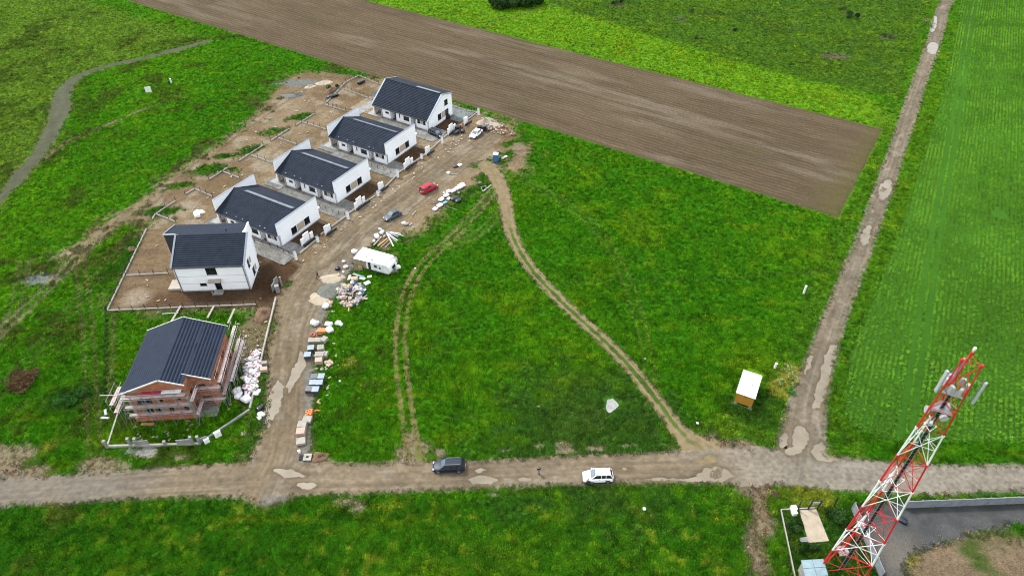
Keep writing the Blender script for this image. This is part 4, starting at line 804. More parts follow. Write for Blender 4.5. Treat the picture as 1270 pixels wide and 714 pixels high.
M['brickw'] = brickmat()
H6 = (-59.77, 69.28, .083)
def house_brick():
    W, L, e, h, rx, W1, sb, W2 = 13.1, 13.9, 6.85, 9.45, 6.55, 10.0, 2.7, 12.6
    r = thing('unfinished_house', 'unfinished red brick house under scaffolding with a plain dark gabled roof', 'house', (H6[0], H6[1], 0), H6[2])
    def rz(x): return e+(h-e)*(1-abs(x-rx)/rx)-.18
    ops = [(1.6, 3.8, 3.9, 4.9), (5.0, 4.0, 5.6, 4.8), (7.7, 4.0, 8.3, 4.8), (2.2, 1.2, 3.5, 2.6), (3.8, 1.2, 4.6, 2.6), (5.9, 1.2, 6.6, 2.7), (8.2, 1.2, 8.9, 2.7)]
    x0 = .5
    fw = MB(); wall(fw, (x0, .5), (W1-.3, .5), [(0, rz(x0)), (rx-x0, rz(rx)), (W1-.3-x0, rz(W1-.3))], .3, [(a-x0, b, c_-x0, d) for a, b, c_, d in ops]); fw.obj('front_wall', M['brickw'], r)
    cb = MB()
    for z in (2.75, 5.55): cb.box(x0-.02, .46, z, W1-.28, .5, z+.38)
    for x in (x0-.02, 4.75, W1-.62): cb.box(x, .455, .1, x+.34, .5, 5.5)
    cb.obj('concrete_band', M['mortar'], r)
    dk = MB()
    for a, b, c_, d in ops: dk.box(a, .72, b, c_, .76, d)  # black sheets behind the openings stand in for the darkness of the rooms
    dk.obj('dark_room_sheet', M['black'], r)
    for a, b, c_, d in ops[:1]+ops[3:4]:
        window(r, (x0, .5), (W1, .5), a-x0, b, c_-x0, d, mull=1, fm='lightgrey')
    lw = MB(); wall(lw, (x0, L-.4), (x0, .8), e-.1, .3, [(2, 1, 3.5, 2.4), (6, 1, 7.5, 2.4), (9, 3.8, 10.6, 5.1), (4, 3.8, 5.6, 5.1)]); lw.obj('side_wall', M['brickw'], r)
    rw = MB(); wall(rw, (W1-.3, .8), (W1-.3, sb), rz(W1), .3, [(.5, .9, 1.5, 2.4), (.5, 3.8, 1.5, 5.1)]); rw.obj('side_wall', M['brickw'], r)
    rw = MB(); wall(rw, (W1-.3, sb), (W2, sb), [(0, rz(W1)), (W2-W1+.3, rz(W2))], .3, [(.6, .3, 2.2, 2.3), (.7, 3.7, 1.9, 5.1)]); rw.obj('front_wall', M['brickw'], r)
    rw = MB(); wall(rw, (W2, sb+.3), (W2, L-.4), e-.1, .3, [(1.2, .2, 3.0, 2.4), (5, .9, 6.5, 2.4), (8, .9, 9.5, 2.4), (1.5, 3.8, 3, 5.1), (6, 3.8, 7.5, 5.1)]); rw.obj('side_wall', M['brickw'], r)
    bw = MB(); wall(bw, (W2, L-.4), (x0, L-.4), [(0, rz(W2)), (W2-rx, rz(rx)), (W2-x0, rz(x0))], .3, [(3, 1, 5, 2.4), (8, 1, 9.5, 2.4)]); bw.obj('back_wall', M['brickw'], r)
    fl = MB(); fl.box(x0+.3, .8, 2.8, W1-.6, L-.7, 3.0); fl.box(x0+.3, .8, 5.7, W1-.6, L-.7, 5.85); fl.box(x0-.1, .3, -.02, W2+.1, L-.2, .12); fl.obj('floor_slab', M['conc'], r)
    st_ = MB(); st_.box(x0-.15, .1, .1, W1-.2, .48, .95); st_.obj('base_course', M['brickw'], r)
    up = Vector((rx, 0, h-e)); roof = tile_roof((0, L, e), (0, -1, 0), up, L, up.length, M['roof6'], 'roof', r, amp=.004, step=.02, gr=.15)
    dn = Vector((-(W-rx), 0, h-e)); n_ = dn.normalized()
    # right slope in two runs: full depth up to the set-back front, shorter beyond it
    k1 = (W-W1)/(W-rx); p1 = Vector((W, 0, e))+dn*k1
    nc_ = int(dn.length/.5); cl_ = dn.length/nc_; kc = round(k1*nc_)
    ra = tile_roof((W, 0, e), (0, 1, 0), dn, L, dn.length, M['roof6'], 'roof', r, gr=.3, course=.5, start=(kc*cl_, sb-.6))
    fa = MB()
    for y in (-.03, L+.03):
        fa.bar((0, y, e-.16), (rx, y, h-.16), .07, .24); fa.bar((rx, y, h-.16), (W1 if y < 1 else W, y, (p1.z if y < 1 else e)-.16), .07, .24)
    fa.bar((p1.x-.9, sb-.66, p1.z+.36-.2), (W, sb-.66, e-.16), .07, .22); fa.obj('fascia_board', M['whitest'], r)
    pl = MB(); pl.box(3.2, -.35, 6.75, 6.3, .3, 6.82); pl.obj('plank', M['bagr'], r); pl = MB(); pl.box(6.3, -.35, 6.8, 9.2, .3, 6.87); pl.obj('plank', M['whitest'], r)
    return r
h6 = house_brick()
def scaffold(label, a, b, levels, wd=.85, bay=2.4, inside=1, top=None):
    """tube scaffold along a->b (local to house 6 frame converted to world), walk planks on each level"""
    a = Vector(a); b = Vector(b); c0, s0 = math.cos(H6[2]), math.sin(H6[2])
    def wp(p): return Vector((H6[0]+p.x*c0-p.y*s0, H6[1]+p.x*s0+p.y*c0))
    A, B = wp(a), wp(b); yaw = math.atan2(B.y-A.y, B.x-A.x); Ln = (B-A).length
    r = thing('scaffold', label, 'scaffold', (A.x, A.y, 0), yaw, 'tube scaffolds round the brick house')
    nb = max(1, round(Ln/bay)); zt = (top or levels[-1]+1.0)
    for k in range(nb+1):
        for y in (0, wd*inside):
            x = Ln*k/nb; t = MB(); t.tube((x, y, 0), (x, y, zt), .035, 5); t.obj('standard', M['steel'], r)
    for z in levels:
        for k in range(nb):
            x0, x1 = Ln*k/nb, Ln*(k+1)/nb
            for j in range(2):
                y0 = wd*inside*(.22+.34*j); y1 = wd*inside*(.22+.34*j+.31); t = MB(); ex = random.uniform(-.1, .15)
                t.box(x0+.02-ex*.3, min(y0, y1), z, x1-.02+ex, max(y0, y1), z+.06); t.obj('plank', M['plank'], r)
        for y in (-.04, wd*inside+.04*inside):
            t = MB(); t.tube((-.2, y, z+1.0), (Ln+.2, y, z+1.0), .025, 5) if z+1.0 < zt+.1 else t.tube((0, y, z-.05), (Ln, y, z-.05), .025, 5); t.obj('rail', M['steel'], r)
        t = MB(); t.tube((-.2, -.03, z-.06), (Ln+.2, -.03, z-.06), .03, 5); t.obj('rail', M['steel'], r)
    zs = [0]+list(levels)
    for i, (za, zb) in enumerate(zip(zs[:-1], zs[1:])):
        for k in range(nb):
            if (k+i) % 2 == 0:
                t = MB(); t.tube((Ln*k/nb, -.05, za+.1), (Ln*(k+1)/nb, -.05, zb), .025, 5); t.obj('brace', M['steel'], r)
    for k in range(nb+1):
        t = MB(); t.box(Ln*k/nb-.2, -.2, 0, Ln*k/nb+.2, .2, .06); t.obj('sole_board', M['wood'], r)
    return r
scaffold('scaffold with pinkish planks across the gable front of the brick house', (.2, -.9, 0), (9.9, -.9, 0), [2.5, 4.35, 6.4], wd=.75, bay=1.65)
scaffold('tall scaffold along the right long side wall of the brick house', (14.3, 2.6, 0), (14.0, 15.4, 0), [2.4, 5.4], wd=.8, bay=1.8)
scaffold('outer lower scaffold run beside the right side of the brick house', (15.2, 4.5, 0), (15.2, 13.8, 0), [3.4], wd=.7, bay=1.8)
scaffold('short scaffold in the inner corner of the brick house front', (10.3, 1.6, 0), (14.2, 1.6, 0), [2.2, 4.9], wd=.75, bay=2.0)
scaffold('narrow scaffold running forward from the inner corner of the brick house', (10.3, -1.2, 0), (10.3, 1.5, 0), [2.4, 5.6], wd=-.8, inside=1, bay=2.7)
scaffold('scaffold on the left side of the brick house with two projecting pink planks', (-1.0, -.6, 0), (-1.0, 3.0, 0), [3.4, 5.2], wd=-.8 if False else .9, inside=-1 if False else 1, bay=1.8)

# ------------------------------------------------------------------ fences, kerbs and yard walls
def run_len(pts): return sum((Vector(b)-Vector(a)).length for a, b in zip(pts[:-1], pts[1:]))
def fence(label, px, post_h=1.3, pitch=2.4, plinth=True, wires=True, ph=.28, pw=.22, pm='plinth', postm='fence', cat='fence', name='fence', postw=.09, group=None):
    pts = [Vector(G(*p)) for p in px]; o = pts[0]; r = thing(name, label, cat, (o.x, o.y, 0), 0, group)
    q = [p-o for p in pts]
    for a, b in zip(q[:-1], q[1:]):
        d = b-a; L = d.length; n = max(1, round(L/pitch)); d.normalize()
        if plinth:
            for k in range(n):      # precast kerb lengths
                A = a+d*(L*k/n+.01); B = a+d*(L*(k+1)/n-.01); t = MB(); t.bar((A.x, A.y, -.1), (B.x, B.y, -.1), pw, ph+.1+random.uniform(-.015, .015)); t.obj('kerb', M[pm], r)
        if post_h:
            for k in range(n+1):
                P_ = a+d*(L*k/n); t = MB(); t.box(P_.x-postw/2, P_.y-postw/2, 0, P_.x+postw/2, P_.y+postw/2, post_h+random.uniform(-.05, .05)); t.obj('post', M[postm], r)
        if wires and post_h:
            for k in range(n):
                A = a+d*(L*k/n); B = a+d*(L*(k+1)/n); t = MB()
                for z in np.arange(ph+.05, post_h-.02, .2): t.tube((A.x, A.y, z), (B.x, B.y, z), .006, 3, cap=False)
                m_ = int((B-A).length/.25)
                for j in range(1, m_): P_ = A+(B-A)*j/m_; t.tube((P_.x, P_.y, ph+.05), (P_.x, P_.y, post_h-.05), .005, 3, cap=False)
                t.obj('mesh_panel', M['fence'], r)
    return r
fence('mesh fence along the left edge of the bare soil plot beside the two-storey house', [(182.2, 283.8), (133.1, 385.6)])
fence('mesh fence dividing the bare soil plot left of the two-storey house', [(156.6, 342.1), (209, 339.3)])
fence('long mesh fence between the bare soil plot and the brick house plot', [(133.1, 385.6), (228, 381.5), (318, 378.2)])
fence('kerb with no posts set along the road edge below the two-storey house', [(342.5, 370), (327, 434.4), (317.3, 479.2), (310.3, 507.3)], post_h=0, wires=False, ph=.45, pw=.28, name='kerb_wall', cat='kerb')
fence('dark mesh fence running down the left side of the brick house plot', [(132.4, 387), (131, 502)], plinth=False, post_h=1.2, postw=.07)
fence('thin concrete kerb rising from the front left corner of the brick house plot', [(133.6, 553.8), (152, 497)], post_h=0, wires=False, name='kerb_wall', cat='kerb')
fence('pale low front wall of the brick house plot', [(133.6, 554.6), (190, 553), (248.6, 551.4)], post_h=0, wires=False, ph=.5, pw=.3, name='kerb_wall', cat='kerb')
fence('grey slanting kerb from the plot front to the heap of white bags', [(248.6, 550), (310, 508.9)], post_h=0, wires=False, ph=.4, pw=.3, pm='conc', name='kerb_wall', cat='kerb')
yard = [('lowest back yard kerb fence with a bent end, near the two-storey house', [(188.8, 272.9), (193.2, 265.9), (218.2, 249.7)]), ('cross kerb fence of the lowest back yard', [(193.2, 265.9), (218.2, 275.9)]),
 ('short kerb fence behind the lowest bungalow, beside a green patch', [(230, 241.5), (243.2, 234.1)]), ('cross kerb fence running to the rear wall of the lowest bungalow', [(241.8, 234.7), (263.8, 244.4)]),
 ('kerb fence above the curved worn path behind the lowest bungalow', [(259.4, 223.2), (282.9, 208.2)]), ('cross kerb fence between the lowest and middle bungalow yards', [(277, 213.5), (297.6, 221.5)]),
 ('long kerb fence behind the middle bungalow, grass on its left', [(296.2, 200.3), (327, 180.6)]), ('cross kerb fence behind the middle bungalow', [(310.9, 193), (338.8, 203.2)]),
 ('kerb fence behind the farthest bungalow, lower one', [(335.9, 175.3), (359.4, 160)]), ('cross kerb fence reaching towards the farthest bungalow', [(344.7, 171.8), (368.2, 179.7)]),
 ('kerb fence behind the farthest bungalow, upper one', [(366.8, 156.2), (390.3, 141.5)]), ('cross kerb fence ending at the rear wall of the farthest bungalow', [(374.1, 151.8), (405, 161.5)])]
for lb, p in yard: fence(lb, p, group='kerb fences of the back yards')
fence('mesh fence along the paved strip behind the tall gabled house', [(402.5, 130.2), (429, 138.3)], pitch=1.6)
fence('upper mesh fence beside the pale yard behind the tall gabled house', [(427, 110.7), (461.9, 124)], pitch=1.6)
fence('mesh fence at the far edge of the yards, next to the ploughed field', [(429, 102.5), (445.5, 94.3), (470, 105)], pitch=1.8)
fence('mesh fence closing the yards on the left, behind the dark heap', [(404.6, 128), (429, 102.5)], pitch=2.2)
fence('mesh fence at the far side of the top house, next to the ploughed field', [(562, 132), (578, 138), (592, 140)], pitch=1.5)
street = [((372, 315), (395, 296), 'lowest'), ((398, 291.5), (430.4, 268), 'second'), ((432, 265.5), (466, 243), 'third'), ((470, 240.5), (493, 217), 'fourth'), ((494, 215), (524, 195), 'fifth'), ((525, 194), (549, 173), 'sixth'), ((550, 171.5), (592, 140), 'topmost')]
for a, b, w_ in street: fence('%s beige street kerb before the white houses, counted up the road' % w_, [a, b], post_h=0, wires=False, ph=.3, name='kerb_wall', cat='kerb', group='street kerbs before the houses')
fence('mesh fence across the paved drive beside the middle bungalow', [(397, 258), (428, 268)], plinth=False, post_h=1.1, pitch=1.8)
fence('mesh fence across the paved drive beside the farthest bungalow', [(461, 207), (492, 217)], plinth=False, post_h=1.1, pitch=1.8)
fence('mesh fence across the muddy ground beside the lowest bungalow', [(316, 300), (345, 309), (366, 320)], plinth=True, ph=.2, post_h=1.1, pitch=1.8)
def pillar(label, px, py, w=.45, h=1.7, d=.45, m='white2', rz=1.04):
    r = MB(); r.box(-w/2, -d/2, 0, w/2, d/2, h); r.box(-w/2-.04, -d/2-.04, h, w/2+.04, d/2+.04, h+.06, 1); o = r.obj('gate_post', [M[m], M['flash'] if m == 'white2' else M[m]], None, bevel=.015)
    x, y = G(px, py); o.location = (x, y, 0); o.rotation_euler.z = rz; return tag(o, label, 'post')
for px, py, lb in [(367.5, 322, 'white gate post standing alone at the lower corner before the lowest bungalow'), (394.5, 300, 'small white post between the two lowest gate walls'), (432, 272, 'white gate post at the drive of the middle bungalow'), (469, 243, 'small white post near the middle bungalow gate walls'),
                   (493.5, 220, 'white gate post at the drive of the farthest bungalow'), (523, 197, 'small white post before the farthest bungalow'), (548.5, 178, 'white gate post beside the parked black car'), (593.5, 143, 'white gate post nearest the ploughed field')]:
    pillar(lb, px, py, h=2.0 if 'gate post' in lb else 1.3)
def gate_wall(label, px, py, hs=(1.5, 2.0, 1.5), ws=(.9, 1.6, .8), rz=1.04, gate=True):
    x, y = G(px, py); r = thing('gate_wall', label, 'wall', (x, y, 0), rz, 'white gate walls along the dirt road'); s = 0
    for k, (h_, w_) in enumerate(zip(hs, ws)):
        t = MB(); t.box(s, 0 if k != 1 else .25, 0, s+w_, .25 if k != 1 else .5, h_+.25); t.obj('wall_block', M['white2'], r, bevel=.015); s += w_+.12
    t = MB(); t.box(.2, -.42, .0, s+.9, -.1, .42); t.obj('base', M['anth'], r)
    if gate:
        g_ = MB(); g_.box(.9, .66, .05, 2.6, .73, 1.1)
        for k in range(6): g_.box(.95+k*.28, .63, .1, 1.0+k*.28, .66, 1.05)
        g_.obj('gate_panel', M['anth'], r)
    return r
GW = [(375, 306, 'before the lowest bungalow, lower pair'), (404, 292, 'before the lowest bungalow, upper pair'), (441, 261, 'before the middle bungalow, lower pair'), (470.5, 238, 'before the middle bungalow, upper pair'),
      (502, 211, 'before the farthest bungalow, lower pair'), (528.5, 193, 'before the farthest bungalow, upper pair'), (556, 168, 'before the tall gabled house, beside the black trailer'), (576, 156, 'before the tall gabled house, at its upper corner')]
for k, (px, py, w_) in enumerate(GW): gate_wall('stepped white gate wall '+w_, px, py, *(((1.5, 2.0, 1.5), (.9, 1.6, .8)) if k % 2 == 0 else ((1.9, 1.4), (.9, 1.0))), gate=True)
# concrete posts and slabs of the brick house front wall
for px, py, h_, lb in [(133.6, 555, 1.7, 'rough concrete post at the front left corner of the brick house plot'), (163, 553, 1.9, 'rough concrete post, left one of the pair framing the front gate gap'), (171.5, 553, 1.9, 'rough concrete post, right one of the pair beside a leaning slab'),
                       (206, 552.5, 1.1, 'short concrete post midway along the pale front wall'), (240, 551.5, 2.0, 'rough concrete post left of the gap near the white boxes'), (248.6, 551, 2.0, 'rough concrete post at the right end of the pale front wall')]:
    pillar(lb, px, py, .35, h_, .35, 'conc', .08)
def slab(label, px, py, wd, hh, rz, tilt=0, m='conc', name='concrete_slab', th=.12, cat='slab', z=0):
    t = MB(); t.box(-wd/2, -th/2, 0, wd/2, th/2, hh); o = t.obj(name, M[m], None, bevel=.01); x, y = G(px, py); o.location = (x, y, z); o.rotation_euler = (tilt, 0, rz); return tag(o, label, cat)
slab('grey upright concrete panel set in the front wall right of the gate gap', 177, 552.7, 2.2, 1.3, .08)
slab('grey upright concrete panel set in the front wall left of the last posts', 231, 552, 2.4, 1.45, .08)
slab('grey concrete panel leaning behind the rightmost front post', 253, 548, 1.4, 1.5, .5, .2)
def crate(label, px, py, wx, wy, h, m, rz=0, name='box', cat='box', z=0, lid=None, group=None):
    t = MB(); t.box(-wx/2, -wy/2, 0, wx/2, wy/2, h)
    t.box(-wx/2-.02, -wy/2-.02, h, wx/2+.02, wy/2+.02, h+.04, 1)
    o = t.obj(name, [M[m], M[lid or m]], None, bevel=.02); x, y = G(px, py); o.location = (x, y, z); o.rotation_euler.z = rz; return tag(o, label, cat, group)
crate('white utility box on the slanting kerb, larger and higher one', 271.5, 541.5, 1.0, .35, 1.3, 'white2', .6, name='meter_box', cat='box')
crate('white utility box on the slanting kerb, smaller one nearest the front wall', 257.5, 549, .8, .35, 1.0, 'white2', .6, name='meter_box', cat='box')
crate('flat pale square board lying in the grass right of the white utility boxes', 302, 537.5, .7, .7, .08, 'plinth', .5, name='board', cat='board')
pillar('blocky grey concrete pillar at the end of the road kerb near the two-storey house', 345, 362, .7, 1.6, .7, 'conc', .3)
slab('grey concrete panel standing by the blocky pillar near the two-storey house', 340.5, 359, 1.5, 1.6, 1.4)
slab('narrow grey concrete panel in the muddy yard near the two-storey house', 343, 352, 1.2, 1.5, 1.2)
pillar('thin white post leaning beside the grey pillar near the two-storey house', 350, 355, .25, 2.3, .25, 'conc', .2)

# paved drives, yard surfaces (in each bungalow's own frame)
def patch(name, house, rect, z, colr, m, nseed, lab=None):
    """a laid surface in the yard of a house, gridded so its colour can vary"""
    x0, y0, x1, y1 = rect; nx_, ny_ = int((x1-x0)/.4)+2, int((y1-y0)/.4)+2
    U, V_ = np.meshgrid(np.linspace(x0, x1, nx_), np.linspace(y0, y1, ny_)); U = U.ravel(); V_ = V_.ravel()
    nb = fbm(U, V_, 2.2, 4, nseed)[:, None]; n2 = fbm(U, V_, .7, 3, nseed+1)[:, None]; cc_ = np.array(colr)*(1+.3*nb+.3*n2)
    pl = sstep(.15, .5, fbm(U, V_, 1.8, 3, nseed+2))[:, None]*.5; cc_ = cc_*(1-pl)+np.array([.55, .55, .53])*pl if 'paving' in name else cc_
    bord = np.minimum(np.minimum(U-x0, x1-U), np.minimum(V_-y0, y1-V_)); i, j = np.meshgrid(np.arange(ny_-1), np.arange(nx_-1), indexing='ij'); a_ = (i*nx_+j).ravel()
    o = mk_mesh(name, np.stack([U+.15*n2[:, 0]*(bord < .01), V_+.15*nb[:, 0]*(bord < .01), z+.02*n2[:, 0]], 1), np.stack([a_, a_+1, a_+nx_+1, a_+nx_], 1), np.clip(cc_, .02, .7), m)
    o.location = house.location; o.rotation_euler = house.rotation_euler; return tag(o, kind='structure')
for k, hh in enumerate((h4, h3, h2, h1)):
    patch('paving', hh, (-4.3, -4.6, -.1, 15.5), .075, (.29, .285, .26), M['pavers'], 500+k*10)
    patch('paving', hh, (-.05, -4.6, 2.4, -.1), .075, (.29, .285, .265), M['pavers'], 505+k*10)
    patch('yard_soil', hh, (2.5, -4.0, 10.6 if hh != h1 else 8, -.1), .07, (.125, .078, .045), M['grass_soil'], 507+k*10)
patch('paving', h1, (8.1, -4.6, 15.5, 10), .07, (.26, .29, .28), M['pavers'], 560)
patch('paving', h1, (-5, 21.5, 6, 24.5), .075, (.45, .44, .42), M['pavers'], 561)
patch('yard_sand', h1, (-1, 19.6, 11, 26.5), .06, (.40, .32, .22), M['pavers'], 562); patch('paving', h1, (8, 19.8, 11.5, 26.8), .08, (.13, .17, .19), M['pavers'], 563)
for k, hh in enumerate((h4, h3, h2)): patch('paving', hh, (-2.4, 15.6, 3.5, 20.6), .07, (.30, .31, .30), M['pavers'], 570+k)

# ------------------------------------------------------------------ vehicles
def car(name, label, px, py, rz, L, Wd, Hh, pm, style='suv', door=False, roofbars=False, z=.0, cat='car'):
    """local x forward. body, glass house, roof, pillars, four wheels, lamps, mirrors, plates"""
    x_, y_ = G(px, py); r = thing(name, label, cat, (x_, y_, z), rz)
    w = Wd/2; gc = .22; bz = {'suv': .98, 'van': 1.02, 'sedan': .88}[style]*Hh/1.65 if style != 'sedan' else .90
    hood = {'suv': .80, 'van': .74, 'sedan': .74}[style]*(Hh/1.65) if style != 'sedan' else .78
    f = L/2; hl = {'suv': .27, 'van': .2, 'sedan': .27}[style]*L                    # bonnet length
    wsx = f-hl                                                                     # windscreen foot
    # stations x, half width, underside, shoulder height, centre height
    S_ = [(-f, w*.84, .42, bz*.82, bz*.86), (-f+.10, w*.93, .30, bz*.93, bz*.97), (-f+.5, w*.985, gc, bz, bz+.01), (-.5, w, gc, bz, bz+.01), (wsx-.15, w, gc, bz*.985, bz), (wsx+.12, w*.99, gc, bz*.94, bz*.99),
          (f-.55, w*.965, gc, hood*.97, hood*1.07), (f-.2, w*.90, .27, hood*.86, hood*.97), (f-.04, w*.80, .34, hood*.70, hood*.80), (f, w*.72, .40, hood*.58, hood*.62)]
    ring = []
    for (x, hw, lo, sh, ce) in S_:
        mz = lo+(sh-lo)*.45
        ring.append([(x, -hw*.90, lo), (x, -hw*.985, lo+.08), (x, -hw, mz), (x, -hw*.975, sh*.96), (x, -hw*.90, sh), (x, -hw*.5, ce*.995+.005), (x, 0, ce+.01), (x, hw*.5, ce*.995+.005), (x, hw*.90, sh), (x, hw*.975, sh*.96), (x, hw, mz), (x, hw*.985, lo+.08), (x, hw*.90, lo)])
    mb = MB(); n = 13; mb.v = [p for rg in ring for p in rg]
    for i in range(len(ring)-1):
        for j in range(n): mb.f.append((i*n+j, (i+1)*n+j, (i+1)*n+(j+1) % n, i*n+(j+1) % n))
    mb.f += [tuple(range(n)), tuple((len(ring)-1)*n+j for j in range(n))[::-1]]; mb.mi = [0]*len(mb.f)
    body = mb.obj('body', M[pm], r, smooth=True); fix_normals(body.data)
    es = body.modifiers.new('sub', 'SUBSURF'); es.levels = 1; es.render_levels = 1
    # glass house
    rx0, rx1 = {'suv': (-f+.12, -f+.55), 'van': (-f+.10, -f+.35), 'sedan': (-f+.55, -f+1.15)}[style]     # rear glass foot and head
    wx1 = wsx-{'suv': .62, 'van': .85, 'sedan': .80}[style]; rz_ = Hh-.05; bw, tw = w*.885, w*.70
    gb = [(wsx+.05, -bw*.93), (wsx+.05, bw*.93), (rx0, bw*.90), (rx0, -bw*.90)]; gt_ = [(wx1, -tw), (wx1, tw), (rx1, tw*.95), (rx1, -tw*.95)]
    zb = bz-.02; gl = MB()
    def fc_(a, b, k): gl.add([(*gb[a], zb), (*gb[b], zb), (*gt_[b], rz_), (*gt_[a], rz_)], [(0, 1, 2, 3)], k)
    fc_(1, 2, 0); fc_(3, 0, 0); fc_(2, 3, 0); g_ = gl.obj('side_window', M['carglass'], r); fix_normals(g_.data)
    gl = MB(); fc_(0, 1, 0); g_ = gl.obj('windscreen', M['windscreen'], r); fix_normals(g_.data)
    rf = MB(); e_ = .03
    rf.hexa([(gt_[0][0]+.04, gt_[0][1]-e_, rz_-.02), (gt_[1][0]+.04, gt_[1][1]+e_, rz_-.02), (gt_[2][0]-.06, gt_[2][1]+e_, rz_-.02), (gt_[3][0]-.06, gt_[3][1]-e_, rz_-.02)],
            [(gt_[0][0]-.12, gt_[0][1]*.9, rz_+.055), (gt_[1][0]-.12, gt_[1][1]*.9, rz_+.055), (gt_[2][0]+.05, gt_[2][1]*.9, rz_+.045), (gt_[3][0]+.05, gt_[3][1]*.9, rz_+.045)]); rr_ = rf.obj('roof', M[pm], r, smooth=False, bevel=.03); fix_normals(rr_.data)
    pl = MB()
    def post(a, b, t_=.07):
        pl.bar(a, b, t_, .05)
    for s_ in (0, 1): post((*gb[s_], zb-.03), (*gt_[s_], rz_), .09); post((*gb[2+s_], zb-.03), (*gt_[2+s_], rz_), .13 if style != 'sedan' else .10)
    for s_ in (-1, 1):
        for t_ in (.38, .70 if style != 'sedan' else .74):
            xa = wx1+(rx1-wx1)*t_; pl.bar((xa+.02, s_*(bw+.004), zb-.02), (xa, s_*(tw+.012), rz_-.02), .07, .03)
    pl.obj('pillar', M[pm], r)
    wr_ = .34 if style == 'suv' else .31; wb = L*.295
    for sx in (1, -1):
        for sy in (1, -1):
            cx_, cy_ = sx*wb+(.02*L if sx > 0 else -.01*L), sy*(w-.10)
            ar = MB(); ar.tube((cx_, cy_-sy*.16, wr_+.02), (cx_, sy*(w+.004), wr_+.02), wr_+.075, 16); ar.obj('wheel_arch', M['anth'], r)
            t = MB(); t.tube((cx_, cy_-sy*.10, wr_), (cx_, sy*(w+.022), wr_), wr_, 18); wo_ = t.obj('wheel', M['tyre'], r)
            t = MB(); t.tube((cx_, sy*(w+.01), wr_), (cx_, sy*(w+.034), wr_), wr_*.62, 14)
            for k in range(5): a_ = k*2*math.pi/5; t.bar((cx_, sy*(w+.036), wr_), (cx_+math.cos(a_)*wr_*.6, sy*(w+.036), wr_+math.sin(a_)*wr_*.6), .05, .01)
            t.obj('rim', M['rim'], wo_)
    for sy in (1, -1):
        h_ = MB(); h_.box(f-.38, sy*w*.62-.16, hood*.70, f-.07, sy*w*.62+.16, hood*.88); h_.obj('headlight', M['lamp'], r, bevel=.03)
        h_ = MB(); h_.box(-f-.01, sy*w*.80-.10, bz*.62, -f+.22, sy*w*.80+.10, bz*.96); h_.obj('tail_light', M['taillamp'], r, bevel=.03)
        h_ = MB(); h_.box(wsx-.30, sy*(w+.10)-.09, bz+.0, wsx-.12, sy*(w+.10)+.09, bz+.16); h_.obj('mirror', M[pm], r, bevel=.03)
        h_ = MB(); h_.box(-wb+.45, sy*(w-.005)-.01, .26, wb-.45, sy*(w-.005)+.02, .36); h_.obj('sill', M['anth'], r)
        for xh in (wsx-1.15, wsx-2.1): h_ = MB(); h_.box(xh-.1, sy*(w*.985)-.012, bz*.86, xh+.1, sy*(w*.985)+.025, bz*.89); h_.obj('door_handle', M[pm if pm != 'p_white' else 'anth'], r)
        if roofbars: h_ = MB(); h_.bar((wx1-.15, sy*tw*.92, rz_+.09), (rx1+.2, sy*tw*.92, rz_+.09), .04, .04); h_.box(wx1-.2, sy*tw*.92-.02, rz_, wx1-.12, sy*tw*.92+.02, rz_+.1); h_.box(rx1+.2, sy*tw*.92-.02, rz_, rx1+.28, sy*tw*.92+.02, rz_+.1); h_.obj('roof_rail', M['steel'] if pm == 'p_black' else M['anth'], r)
    gr_ = MB(); gr_.box(f-.06, -w*.42, .46, f+.012, w*.42, hood*.78); gr_.obj('grille', M['anth'], r, bevel=.02)
    gr_ = MB(); gr_.box(f-.05, -w*.62, .28, f+.02, w*.62, .42); gr_.box(-f-.02, -w*.7, .30, -f+.06, w*.7, .46); gr_.obj('bumper_trim', M['anth'], r, bevel=.02)
    gr_ = MB(); gr_.box(f+.018, -.26, .40, f+.03, .26, .51); gr_.box(-f-.03, -.26, .55, -f+.0, .26, .66); gr_.obj('number_plate', M['whitest'], r)
    wp_ = MB(); wp_.bar((wsx+.02, -.5, bz+.03), (wsx-.22, .1, bz+.2), .03, .02); wp_.bar((wsx+.02, .05, bz+.03), (wsx-.22, .6, bz+.2), .03, .02); wp_.obj('wiper', M['anth'], r)
    if door:
        # front door on the near side swung open, dark trim inside
        dm = MB(); hx_ = wsx-.1; a_ = math.radians(62); ca_, sa_ = math.cos(a_), math.sin(a_)
        def dp(s, t_, z_): return (hx_-s*ca_+t_*sa_*0, w+s*sa_+t_*.0, z_) if False else (hx_-s*ca_+t_*sa_, (w+s*sa_+t_*ca_), z_)
        dm.hexa([dp(0, 0, .35), dp(1.05, 0, .35), dp(1.05, .08, .35), dp(0, .08, .35)], [dp(0, 0, bz), dp(1.05, 0, bz), dp(1.05, .08, bz), dp(0, .08, bz)]); d_ = dm.obj('open_door', M[pm], r)
        d2 = MB(); d2.hexa([dp(.04, -.03, .4), dp(1.0, -.03, .4), dp(1.0, -.004, .4), dp(.04, -.004, .4)], [dp(.04, -.03, bz-.03), dp(1.0, -.03, bz-.03), dp(1.0, -.004, bz-.03), dp(.04, -.004, bz-.03)]); d2.obj('door_trim', M['anth'], d_)
        d3 = MB(); q = [dp(.1, .04, bz), dp(.98, .04, bz), dp(.85, .04, Hh-.1), dp(.45, .04, Hh-.1), dp(.1, .04, bz+.05)]
        for a, b in zip(q, q[1:]+q[:1]): d3.bar(a, b, .05, .04)
        d3.obj('door_window_frame', M['anth'], d_)
        d4 = MB(); d4.box(wsx-1.15, w*.72, .4, wsx-.12, w+.008, bz-.02); d4.obj('door_aperture', M['black'], r)
    return r
def head(a, b):
    A = G(*a); B = G(*b); return math.atan2(B[1]-A[1], B[0]-A[0])
